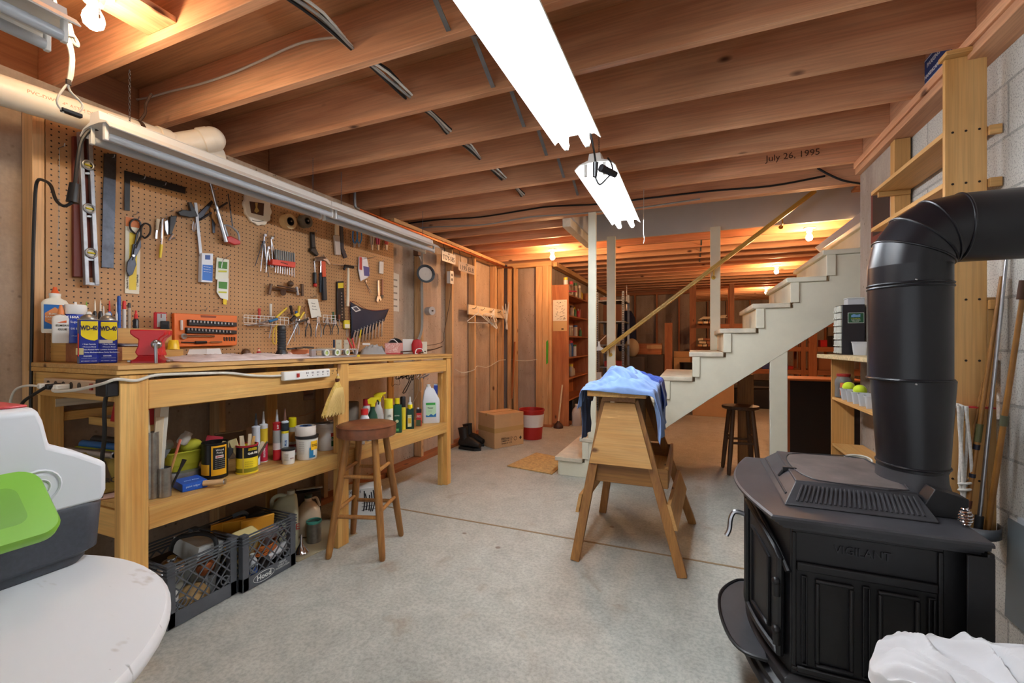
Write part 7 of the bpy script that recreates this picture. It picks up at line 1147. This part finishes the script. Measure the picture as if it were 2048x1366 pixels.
T=TH('wall_cables','grey cables running down a stud behind the bench','cables',(-2.62,3.9,1.7))
for k in range(3): T.p('cable',MB().tube([V(-2.632+.004*(k%2),3.855+.018*k,2.36),V(-2.63,3.85+.018*k,2.0),V(-2.63,3.858+.016*k,1.5),V(-2.628,3.84+.016*k,1.36),V(-2.625,3.78+.016*k,1.27)],.0055,7,5),'cord_grey',True)
for i,(a_,b_,l,c,tx) in enumerate((((886,500),(913,522),'grey licence plate clipped to the copper pipe, left of two','#c8c4bc|0.4',('NH','TOY-585')),((919,521),(951,549),'darker licence plate clipped to the copper pipe, right of two','#9a9088|0.4',('MASS','1195 ELB')))):
    q0,q1=at('X',-2.56,*a_),at('X',-2.56,*b_); y0,y1,z1_=q0.y,q1.y,q0.z; h_=.115; T=TH('license_plate',l,'license plate',(-2.57,(y0+y1)/2,z1_-h_/2),'licence plates on the copper pipe'); T.p('plate',MB().prism(rrect(y1-y0,h_,.012,3,(y0+y1)/2,z1_-h_/2),(-2.575,0,0),(0,1,0),(0,0,1),.0015),c); T.t(tx[1],.075,'#3a3a44|0.5',(-2.5728,(y0+y1)/2,z1_-.07),(0,1,0),(0,0,1),wid=(y1-y0)*.85,bold=.001); T.t(tx[0],.022,'#3a3a44|0.5',(-2.5728,(y0+y1)/2,z1_-.02),(0,1,0),(0,0,1))
    for y in(y0+.05,y1-.05): T.p('clip',MB().tube([V(-2.574,y,z1_-.01),V(-2.574,y,z1_+.03),V(-2.598,y,2.385),V(-2.605,y,2.372)],.003,5,4),'black_plastic',True)
cp=TH('copper_pipe','copper water pipe along the top of the stud wall','pipe',(-2.6,4.4,2.37)); cp.p('pipe',MB().cyl((-2.60,2.9,2.372),(-2.60,6.02,2.372),.011,n=12),'copper',True); cp.p('elbow',MB().tube([(-2.60,2.9,2.372),(-2.60,2.865,2.376),(-2.60,2.855,2.40),(-2.60,2.85,2.46),(-2.60,2.845,2.62)],.012,10,4),'galv',True); cp.p('elbow',MB().tube([(-2.60,6.0,2.372),(-2.58,6.04,2.372),(-2.52,6.05,2.372),(-2.50,6.05,2.36)],.013,8,4),'copper',True)
for y in(3.3,3.8,4.3,5.2,5.7): cp.p('strap',MB().box(-2.636,-2.585,y-.008,y+.008,2.384,2.387),'copper')
cp.p('pipe',MB().cyl((-2.575,3.1,2.352),(-2.575,5.95,2.352),.008,n=10),'copper',True)
T=TH('outlet_box','metal outlet box and switch on the stud by the licence plates','outlet',(-2.62,4.41,2.0)); T.p('box',MB().box(-2.6365,-2.59,4.38,4.45,1.93,2.07),'white_metal',bev=.003); T.p('cover',MB().box(-2.5899,-2.586,4.376,4.454,1.925,2.075),'#dcd8cc|0.4',bev=.001); T.p('socket',MB().cyl((-2.586,4.415,2.03),(-2.584,4.415,2.03),.017,n=14).cyl((-2.586,4.415,1.975),(-2.584,4.415,1.975),.017,n=14),'#4a4440|0.5'); T.p('cord',MB().tube([(-2.6,4.43,1.93),(-2.62,4.43,1.75),(-2.628,4.36,1.5),(-2.626,4.30,1.35),(-2.6,4.2,1.24),(-2.5,3.5,1.20)],.004,6,4),'#4a3428|0.6',True)
cr=TH('coat_rack','pale wooden hook board nailed across the studs','rack',(-2.62,5.5,1.7)); y0=4.90; cr.p('board',MB().box(-2.636,-2.617,4.88,6.06,1.60,1.725),'paleY',bev=.002)
HK=[4.98,5.22,5.50,5.76,6.0]
for y in HK: cr.p('hook',MB().tube([(-2.6165,y,1.68),(-2.59,y,1.675),(-2.565,y,1.69),(-2.56,y,1.705)],.0035,6,4),'#4a3c30|0.5',True)
def hanger(y,label,yaw,x=-2.575,tilt=0.,z=1.683,w_=.20,roll=0.):
    T=thing('clothes_hanger',label,'hanger',(x,y,z),yaw,'white hangers on the hook board'); T.rotation_euler[1]=R(tilt); T.rotation_euler[0]=R(roll)
    MB().tube([V(.0,-.014,-.008),V(0,-.012,.012),V(0,.004,.018),V(0,.014,.006),V(0,.004,-.03),V(0,.0,-.055)],.003,6,4).build('hook','white_plastic',T,True); MB().tube([V(0,0,-.055),V(0,w_,-.17),V(0,w_-.01,-.185),V(0,-w_+.01,-.185),V(0,-w_,-.17)],.0055,7,0,True).build('frame','white_plastic',T,True); return T
hanger(5.06,'single white hanger at the left end of the hook board',-28,w_=.17)
for k in range(6): hanger(5.50+.012*k,['white hanger nearest in the bunch on the hook board','second white hanger in the bunch on the hook board','third white hanger in the bunch on the hook board','fourth white hanger in the bunch on the hook board','fifth white hanger in the bunch on the hook board','sixth white hanger in the bunch, farthest left to right'][k],-18+11*k,x=-2.572,tilt=2*k-6,w_=.19,roll=-32+5*k)
for k in range(3): hanger(5.98,['white hanger hanging at the right end of the hook board','second white hanger at the right end of the hook board','third white hanger swung out at the right end of the hook board'][k],12+9*k,x=-2.57,tilt=-6+5*k,z=1.69,w_=.2,roll=-58-6*k)
solo('wall_cable',MB().tube([(-2.63,4.56,.92),(-2.62,4.75,.87),(-2.60,5.0,.89),(-2.62,5.12,.93),(-2.62,5.4,.90),(-2.62,5.62,.93),(-2.61,5.8,.975),(-2.60,6.02,.98)],.005,7,5),'cord_white','white electrical cable sagging between the studs','cable',None,True)
solo('wall_cable',MB().tube([(-2.55,6.12,.98),(-2.4,6.10,.965),(-2.25,6.09,.97),(-2.13,6.10,.99)],.005,7,5),'cord_white','white electrical cable across the corner of the concrete wall','cable',None,True)
solo('loose_lath',MB().beam((-2.50,6.02,.4),(-2.47,6.07,1.25),.03,.012),'redwoodZ','short narrow strip leaning in the stud corner','strip')
# ---- bookshelf at the end of the stud wall
BS=TH('bookshelf','tall reddish wooden bookshelf of bottles and jars along the far left wall','bookshelf',(-1.82,6.9,0)); x0,x1,y0,y1=-1.945,-1.69,6.262,7.55
BS.p('side_panel',MB().box(x0,x1,y0,y0+.02,0,2.10),'redwoodZ',bev=.002); BS.p('side_panel',MB().box(x0,x1,y1,y1+.02,0,2.10),'redwoodZ',bev=.002)
zs=[.0,.389,.711,1.02,1.338,1.645,1.957]
for z in zs: BS.p('shelf',MB().box(x0,x1,y0+.0205,y1-.0005,max(.001,z-.02),z+.0 if z else .02),'redwoodY',bev=.001)
BS.p('back_panel',MB().box(x0-.006,x0-.0005,y0,y1+.02,0,2.1),'redwoodZ')
n_=TH('notice','yellowed printed sheet tacked to the end of the bookshelf','paper',(-1.82,6.25,1.75)); n_.p('sheet',MB().box(-1.93,-1.715,6.2585,6.2612,1.56,1.875),'paper')
b=MB(); random.seed(9)
for k in range(60): a_=random.uniform(-1.90,-1.75); z=random.uniform(1.58,1.85); b.box(a_,a_+random.uniform(.008,.03),6.2575,6.2583,z,z+.004)
n_.p('print',b,'#3a342c|0.7'); n_=TH('notice','lower tan sheet tacked under the printed one on the bookshelf','paper',(-1.82,6.25,1.5)); n_.p('sheet',MB().box(-1.93,-1.715,6.2585,6.2612,1.41,1.556),'#c8a878|0.7'); n_.p('print',MB().box(-1.80,-1.765,6.2575,6.2583,1.43,1.45),'#3a2c20|0.7')
random.seed(21); cols=['#d8dce0','#c83040','#e0c430','#2c5c9c','#3c7c4c','#c8b090','#8a8c90','#d8d0c0','#a83c2c','#4a3c30']
place=['on the top shelf of the bookshelf','on the second shelf of the bookshelf','on the third shelf of the bookshelf','on the fourth shelf of the bookshelf','on the fifth shelf of the bookshelf']
ords=['nearest','second nearest','third nearest','fourth nearest','fifth nearest','sixth nearest','farthest']
for si,(z,nn,h0,h1) in enumerate(((1.957,7,.16,.30),(1.645,6,.12,.21),(1.338,5,.12,.22),(1.02,4,.16,.26),(.711,4,.10,.20))):
    for k in range(nn):
        y=6.36+k*(1.1/nn)*(1 if si<3 else .6)+random.uniform(-.02,.02); h=random.uniform(h0,h1); r=random.uniform(.026,.038); c=cols[(si*3+k*7)%10]; c2=cols[(si+k*3+2)%10]; kind=random.choice(('bottle','can','jar'))
        s=SIT('shelf_'+kind,'%s %s %s'%({'bottle':'small bottle','can':'small can','jar':'small jar'}[kind],place[si],', '+ords[k]+' on that shelf'),kind,0,0,0,'containers '+place[si],loc=(-1.77+random.uniform(-.03,.02),y,z+.0006))
        if kind=='bottle': s.lat('body',[(r,0),(r,h*.6),(r*.4,h*.78)],c+'|0.35',n=14); s.lat('cap',[(r*.42,h*.78),(r*.38,h*.93),(r*.15,h)],c2+'|0.35',n=12)
        elif kind=='can': s.lat('body',[(r,0),(r,h*.85)],c+'|0.35',n=14); s.lat('cap',[(r*.95,h*.85),(r*.95,h),(.002,h)],c2+'|0.35',n=14)
        else: s.lat('jar',[(r,0),(r*1.05,.01),(r*1.05,h*.7),(r*.8,h*.8)],'#b8a890|0.15',n=14); s.lat('lid',[(r*.82,h*.8),(r*.85,h*.98),(.002,h)],c2+'|0.4',n=14)
s=SIT('suitcase','black case on the bottom of the bookshelf','case',0,0,0,loc=(-1.80,7.0,.0206),tilt=0); s.box('case',-.11,.09,-.38,.42,0,.33,'black_board',.02); s.p('handle',MB().tube([V(.09,-.1,.2),V(.105,-.1,.21),V(.105,.1,.21),V(.09,.1,.2)],.006,6),'black_plastic')
s=SIT('antifreeze_jug','clear grey jug with a handle standing before the bookshelf','jug',0,0,0,loc=(-1.60,6.38,.0006)); s.p('body',MB().rings([[V(a*k,b*k,z) for a,b in rrect(.14,.10,.03,4)] for k,z in((.95,0),(1,.01),(1,.19),(.8,.24),(.3,.28),(.28,.30))]),'#b0a8a4|0.3'); s.p('handle',MB().tube([V(-.02,0,.27),V(.04,0,.28),V(.058,0,.22)],.010,8,4),'#c8c4c0|0.3'); s.lat('cap',[(.024,.3),(.024,.32),(.003,.32)],'#e0dcd8|0.4')
solo('red_ribbon',MB().beam((-1.688,6.27,2.0),(-1.66,6.62,2.03),.004,.02),'#d02860|0.5','pink ribbon stretched along the top of the bookshelf','ribbon')
# ================================================================ CEILING LINES
T=TH('cable_bundle','bundle of black and white cables threaded through the ceiling joists','cables',(-1.35,2.2,2.53))
random.seed(2)
for k in range(6): 
    a=2*PI*k/6; T.p('cable',MB().tube([V(-1.355+.016*math.cos(a)+(.012*math.sin(i*2.1+k)),y,2.535+.016*math.sin(a)-(.018 if i%2 else 0)*(1+.3*math.sin(k))) for i,y in enumerate([.5,.69,.885,1.09,1.285,1.49,1.69,1.895,2.10,2.305,2.51,2.71,2.92,3.12,3.33,3.54])],.0065,6,3),('cord_white','cord_black','cord_grey','cord_white','cord_black','cord_grey')[k],True)
def jw(name,pts,r,mat,label,y): return solo(name,MB().tube([V(at('Y',y,*p).x,y,at('Y',y,*p).z) for p in pts],r,7,5),mat,label,'cable',None,True)
jw('ceiling_cable',[(150,185),(200,199),(280,198),(340,183),(400,168),(460,148),(520,122),(590,90),(640,78),(690,74)],.0055,'cord_white','white cable stapled along the third ceiling joist at the left',1.454)
jw('ceiling_cable',[(800,462),(850,455),(920,452),(980,448),(1060,434),(1150,428),(1260,418),(1400,398)],.007,'cord_grey','grey cables running along the joist before the stairwell',3.985)
jw('ceiling_cable',[(780,452),(870,440),(960,434),(1050,420),(1100,413),(1200,408),(1300,396),(1420,382),(1540,372),(1650,352)],.008,'cord_black','long black cable along the joist in front of the stairwell',3.98)
jw('ceiling_cable',[(1635,336),(1660,350),(1690,362),(1725,368)],.008,'cord_black','short black cable dropping to the right end of the stairwell joist',3.97)
def pj(p,z): return at('Z',z,*p)
T=TH('cord_connector','black cord plug hanging between the two lit lights','plug',(-.45,2.15,2.12)); T.p('cord',MB().tube([V(-.44,1.985,2.24),V(-.438,2.05,2.20),V(-.442,2.12,2.17),V(-.445,2.16,2.14)],.005,7,4),'cord_black',True); T.p('plug',MB().cyl((-.445,2.16,2.145),(-.45,2.165,2.075),.015,.012,12),'black_plastic',True); T.p('plug',MB().cyl((-.42,2.16,2.115),(-.36,2.24,2.10),.02,.016,12),'black_plastic',True); T.p('cord',MB().tube([V(-.45,2.165,2.08),V(-.43,2.18,2.04),V(-.40,2.2,2.07),V(-.38,2.22,2.10)],.005,7,4),'cord_black',True); T.p('cord',MB().tube([V(-.37,2.23,2.10),V(-.39,2.30,2.18),V(-.42,2.36,2.24)],.005,7,4),'cord_black',True)
T=TH('pull_string','long white pull string hanging before the stairs','string',(-.351,3.55,2.2)); T.p('string',MB().tube([V(-.351,3.53,2.44),V(-.351,3.53,2.3),V(-.352,3.53,2.1),V(-.346,3.528,2.06),V(-.353,3.53,2.02)],.0022,6,4),'rope',True); T.p('knot',MB().sphere((-.348,3.529,2.065),.006,8,6),'rope',True); T.p('nail',MB().cyl((-.351,3.53,2.4405),(-.351,3.53,2.43),.003,n=6),'steel')
# ---- drain pipe, left
pv=TH('drain_pipe','white plastic drain pipe hung along the top of the pegboard wall','pipe',(-2.45,.8,2.2)); px0=-2.42
pv.p('pipe',MB().cyl((px0,-1.6,2.05),(px0,1.36,2.245),.057,n=28),'pvc',True); d_=V(0,2.96,.195).normalized(); ft=V(px0,1.30,2.241)
pv.p('wye_fitting',MB().lathe(ft,d_,[(.057,-.002),(.065,0),(.065,.05),(.06,.055),(.06,.2),(.065,.205),(.065,.30),(.058,.302)],28),'pvc',True); br=ft+d_*.08; bd=V(.35,.80,.45).normalized(); pv.p('wye_branch',MB().lathe(br,bd,[(.056,0),(.058,.12),(.064,.125),(.064,.17)],26),'pvc',True); e=br+bd*.16; pv.p('elbow',MB().sphere(e+bd*.02,.062,20,14),'pvc',True)
b=MB(); hp=V(px0,1.22,2.2358)
pv.p('hanger_strap',MB().lathe(hp-d_*.01,d_,[(.0585,0),(.0595,0),(.0595,.02),(.0585,.02)],28,False).tube([hp+V(.02,0,.055),hp+V(.025,.02,.10),hp+V(.012,.03,.15),hp+V(.018,.05,.21)],.006,6,4),'rust',True)
pv.t('PVC-DWV  4" ASTM D2665',.02,'#c8886a|0.6',V(px0+.0565,.95,2.222),(0,1,.035),(0,-.035,1),ext=.0003)
# cords around the unlit lights, left
T=TH('lamp_cord','black cord from the unlit light to a plug and down the stud','cord',(-2.4,.95,1.9)); c_=[at('X',-2.30,*p) for p in((196,258),(178,262),(162,285),(154,330),(150,372))]; T.p('cord',MB().tube(c_,.007,8,5),'cord_black',True); T.p('plug',MB().cyl(at('X',-2.3,150,368),at('X',-2.3,145,405),.017,.02,14),'black_plastic',True); T.p('cord',MB().tube([at('X',-2.30,145,405),at('X',-2.32,128,412),at('X',-2.36,112,400),at('X',-2.42,102,372),at('X',-2.5,90,362),at('X',-2.58,75,362),at('X',-2.60,70,400),at('X',-2.61,66,520),at('X',-2.61,64,640),V(-2.61,.93,.9)],.006,8,5),'cord_black',True)
T=TH('extension_cord','loop of white cords and a grey plug hanging below the top left light','cords',(-1.9,.78,2.2)); q=lambda u,v,x=-2.0:at('X',x,u,v)
T.p('plug',MB().cyl(q(130,48),q(140,75),.018,.014,12),'#8a8078|0.5',True); T.p('cord',MB().tube([q(108,0),q(115,25),q(125,48)],.006,7,4),'cord_white',True); T.p('cord',MB().tube([q(132,75),q(141,110),q(140,140),q(136,165)],.005,7,4),'cord_white',True); T.p('cord',MB().tube([q(136,70),q(146,110),q(144,150),q(138,166)],.005,7,4),'cord_white',True); T.p('cord',MB().tube([q(137,165),q(118,190),q(115,208),q(128,225)],.0035,7,4),'cord_white',True); T.p('cord',MB().tube([q(137,165),q(140,182),q(162,205),q(164,216),q(155,226)],.0035,7,4),'cord_white',True); T.p('band',MB().cyl(q(137,160),q(137,170),.008,n=8),'#4a4038|0.6'); T.p('connector',MB().cbox(q(143,226),(.02,.055,.014)),'black_plastic',bev=.003); T.p('loop',MB().tube([q(137,66),q(146,85),q(155,92),q(153,82),q(140,62)],.006,7,4),'#8a8078|0.5',True)
# ================================================================ THE BACK OF THE BASEMENT
LR=TH('lumber_rack','wooden lumber rack of posts and shelves across the back of the basement','rack',(1.3,10.2,0))
for x,w_,y in((-.06,.13,9.98),(.70,.09,9.98),(1.95,.08,9.98),(2.07,.14,9.96),(2.9,.09,9.98)): LR.p('post',MB().box(x,x+w_,y,y+.09,0,2.44),'redwoodZ',bev=.003)
for x in(.72,1.95,2.9): LR.p('post',MB().box(x,x+.05,10.62,10.70,0,2.44),'redwoodZ')
for z in(1.62,1.15,.70,.30):
    LR.p('shelf_rail',MB().box(.072,3.4,9.985,10.02,z-.09,z),'redwoodX',bev=.002); LR.p('shelf_board',MB().box(.072,3.4,10.0705,10.62,z-.02,z),'redwoodX')
random.seed(4); k=0
bays=[(.10,.66,1.15,.36,13),(.10,.66,.70,.22,5),(.10,.66,1.62,.12,4),(2.25,2.85,.30,.2,2)]
spots=['on the middle left shelf','on the low left shelf','on the top left shelf','on the low right shelf']
for bi,(xa,xb,z,hh,nn) in enumerate(bays):
    row=0; x=xa; 
    for i in range(nn):
        w_=random.uniform(.07,.13); 
        if x+w_>xb: x=xa+random.uniform(0,.03); row+=1
        zz=z+.0215*0+.001+row*.062; o=MB().cbox((x+w_/2,10.02,zz+.024),(w_,.55+random.uniform(0,.1),.042),ry(random.uniform(-9,9) if row else random.uniform(-2,2))); solo('lumber_offcut',o,('stud','pale','redwood','bench')[i%4]+'Y','lumber offcut %s, row %s, %s from the left'%(spots[bi],('one','two','three','four')[row],('first','second','third','fourth','fifth','sixth')[min(5,int((x-xa)/.1))]),'lumber','lumber offcuts %s of the back rack'%spots[bi]); x+=w_+.012
for i,(x,r,l) in enumerate(((.22,.035,'dark pipe end left of another on the top left rack shelf'),(.36,.045,'larger dark pipe end on the top left rack shelf'))): solo('pipe_offcut',MB().lathe((x,9.97,1.62+r+.045),(0,1,0),[(r*.7,.003),(r,0),(r,.6),(r*.7,.6),(r*.7,.01)],16,False),'#2a2828|0.5',l,'pipe',None,True)
for i in range(4): solo('thin_batten',MB().beam((.12+.03*i,9.96+.05*i,1.72+.02*i),(.62+.02*i,9.98+.05*i,1.75+.025*((i*7)%3)),.02,.015),'paleX',['thin batten lowest on the top left rack shelf','second thin batten on the top left rack shelf','third thin batten on the top left rack shelf','topmost thin batten on the top left rack shelf'][i],'batten')
for x,z,w_,d_,h_,c,nm,l in ((1.30,.70,.45,.3,.10,'#3a4a8a|0.5','plastic_bin','blue low bin on a rack shelf seen under the stairs'),(2.02,1.15,.16,.2,.12,'#c81c20|0.5','red_can','bright red box on a rack shelf right of the wide post'),(2.25,1.15,.26,.3,.20,'#1c1818|0.4','toolbox','black tool box on a rack shelf beside the red box'),(2.24,.70,.3,.25,.26,'#a06a44|0.7','carton','brown carton on the low shelf right of the wide post'),(1.55,.70,.3,.2,.05,'#b82c20|0.5','red_tray','red tray on the low shelf left of the thin post'),(2.45,1.62,.3,.25,.14,'#8a8488|0.4','hardware_pile','grey bundle of hardware on the top shelf beside the stairs'),(1.55,1.15,.12,.2,.14,'#8a3c2c|0.6','carton','small dark red carton on the shelf left of the thin post'),(1.05,.30,.5,.3,.14,'#1c1a1c|0.5','black_case','long black case on the lowest rack shelf'),(1.05,.70,.25,.3,.18,'#6a4a34|0.7','carton','dim brown carton on the rack behind the stair stringer')):
    if nm=='red_can': x=2.3; w_=.11
    if nm=='toolbox': x=2.47
    s=SIT(nm,l,nm.split('_')[-1],0,0,0,loc=(x+w_/2,10.22,z+.0006),tilt=0); s.box('body',-w_/2,w_/2,-d_/2+.15*0,d_/2,0,h_,c,.006); s.box('lid',-w_/2-.003,w_/2+.003,-d_/2-.003,d_/2+.003,h_+.0005,h_+.014,c,.003)
solo('wood_frame',MB().tube([(.42,10.9,1.66),(.42,10.9,2.25),(.75,10.9,2.25),(.75,10.9,1.66)],.02,4),'paleZ','pale wooden frame standing behind the lumber rack','frame')  # plain open wooden frame
# far left
T=TH('leaning_plank','wide reddish plank leaning against the back wall','plank',(-.5,9.6,0)); T.p('plank',MB().beam((-.46,9.45,.02),(-.46,9.62,1.64),.15,.03,(0,1,0)),'redwoodZ')
s=SIT('storage_cabinet','dark grey-brown cabinet at the foot of the back wall','cabinet',0,0,0,loc=(-.86,9.6,.0006),tilt=0); s.box('body',-.31,.31,-.2,.2,0,.985,'grey_board',.004); s.box('door',-.30,-.004,-.209,-.2005,.05,.97,'grey_board',.002); s.box('door',.004,.30,-.209,-.2005,.05,.97,'grey_board',.002)
s=SIT('wooden_crate','reddish wooden crate on top of the dark cabinet','crate',0,0,0,loc=(-.86,9.6,.987),tilt=0); s.box('box',-.27,.27,-.16,.16,0,.225,'redwoodX',.004); s.box('slat',-.28,.0,-.172,-.1605,.02,.10,'redwoodX'); s.box('slat',-.02,.28,-.172,-.1605,.115,.20,'studX')
s=SIT('carton','brown open carton on the floor right of the leaning plank','carton',0,0,0,loc=(-.2,9.6,.0006),tilt=0); s.box('stand',-.15,.15,-.15,.15,0,.62,'#3a2c24|0.7'); s.box('carton',-.15,.16,-.15,.15,.6205,.93,'cardboard'); s.box('flap',-.16,.17,.13,.15,.9305,1.05,'cardboard')
s=SIT('waste_bin','black bin beside the brown open carton','bin',0,0,0,loc=(-.11,9.32,.0006),tilt=0); s.lat('bin',[(.10,0),(.13,.82),(.135,.84),(.12,.84)],'black_plastic',n=24)
MS=TH('metal_shelving','grey slotted-angle metal shelving behind the stair posts','shelving',(-1.5,8.2,0))
for x,y in((-1.62,7.9),(-1.16,7.9),(-1.62,8.6),(-1.16,8.6)): 
    MS.p('upright',MB().box(x,x+.04,y,y+.003,0,2.15).box(x,x+.003,y+.0031,y+.04,0,2.15),'galv')
    if y<8:
        b=MB()
        for k in range(52): b.box(x+.012,x+.028,y-.0012,y-.0003,.06+k*.04,.082+k*.04)
        MS.p('slots',b,'#1c1a1a|0.8')
for z in(2.0,1.62,1.20,.80,.35): MS.p('shelf',MB().box(-1.615,-1.125,7.905,8.64,z-.02,z),'galv',bev=.002)
random.seed(8)
for i,(x,z,w_,h_,c,l) in enumerate(((-1.46,2.0,.2,.06,'#c89880|0.6','pinkish package on the top of the metal shelving'),(-1.40,1.62,.3,.30,'#7a4c30|0.7','brown carton on the upper metal shelf'),(-1.45,1.20,.22,.18,'#7a5c44|0.7','row of brown folders on the middle metal shelf'),(-1.38,.80,.3,.10,'#8a1c1c|0.5','red box on the metal shelf level with the handrail'),(-1.42,.35,.3,.28,'#6a3c2c|0.7','dark reddish carton on the lower metal shelf'),(-1.25,1.20,.10,.10,'#a8a49c|0.4','small pale box on the middle metal shelf'))):
    s=SIT('carton',l,'box',0,0,0,loc=(x+w_/2-.1,8.15,z+.0006),tilt=0); s.box('box',-w_/2,w_/2,-.2,.2,0,h_,c,.004)
T=TH('hanging_coat','dark blue coat hanging near the back wall','coat',(-1.28,9.3,1.5)); T.p('coat',MB().rings([[V(-1.28+a*k,9.4+b*k*.5+.02*math.sin(z*9),z) for a,b in rrect(.4,.36,.1,4)] for k,z in((.75,1.05),(1,1.2),(.95,1.5),(.85,1.75),(.45,1.9))]),'#1c2440|0.9',True); T.p('hook',MB().cyl((-1.28,9.4,1.9),(-1.28,9.4,2.44),.006,n=6),'steel')
T=TH('stuffed_sack','cream sack slumped on the dark panel behind the handrail','sack',(-1.15,9.0,1.2)); T.p('sack',MB().sphere((-1.12,8.95,1.13),.17,16,12,(.85,.8,1.1)),'#a89880|0.9',True); 
s=SIT('storage_board','dark board standing behind the handrail','board',0,0,0,loc=(-1.1,9.0,.0006),tilt=0); s.box('board',-.10,.22,-.12,.12,0,.945,'grey_board',.003)
T=TH('dustpan','white dustpan with a hole in its handle hanging on the stair post','dustpan',(-.78,4.94,1.13)); zz=1.25
q=lambda u,v:at('Y',4.9,u,v); P_=[q(1187,701),(q(1209,701)),q(1207,697),q(1201,693),q(1199.5,686),q(1200,683),q(1196,683),q(1196.5,687),q(1195.5,693),q(1189,697)]
T.p('pan',MB().prism([(p.x,p.z) for p in P_],(0,4.905,0),(1,0,0),(0,0,1),.012),'white_plastic'); T.p('hanging_wire',MB().tube([q(1198,685),V(-.90,4.93,1.32),V(-.893,4.95,1.31)],.003,6),'steel')
T=TH('hand_brush','long brush hanging below the dustpan','brush',(-.9,4.94,.9)); T.p('handle',MB().cyl(q(1197,704),q(1197,746),.012,n=10),'#5a4438|0.6',True); T.p('head',MB().cbox(q(1197.5,754)+V(0,0,0),(.06,.03,.11)),'#b0a094|0.7',bev=.004); T.p('hanger',MB().tube([q(1197,704),V(-.9,4.93,1.12),V(-.892,4.96,1.13)],.003,6),'steel')
s=SIT('big_carton','large brown carton on the floor under the stairs','carton',0,0,0,loc=(.35,8.3,.0006),tilt=0); s.box('carton',-.35,.28,-.3,.3,0,.62,'cardboard',.004); s.box('flap',-.36,.29,-.31,.31,.6205,.635,'cardboard',.002)
s=SIT('black_rack','long black bundle on the floor behind the stairs','bundle',0,0,0,loc=(1.1,9.5,.0006),tilt=0); s.box('base',-.35,.35,-.2,.2,0,.35,'#1a1618|0.6',.01); s.p('rods',MB().cyl((-.5,-.1,.37),(.45,-.1,.39),.02,n=8).cyl((-.4,.05,.39),(.5,.05,.38),.015,n=8),'#3a3430|0.5')
solo('floor_paper',MB().prism([(-1.52,6.7),(-1.35,6.66),(-1.30,6.85),(-1.48,6.9)],(0,0,.001),(1,0,0),(0,1,0),.003),'#c87860|0.7','small pinkish sheet on the floor by the bookshelf','paper')
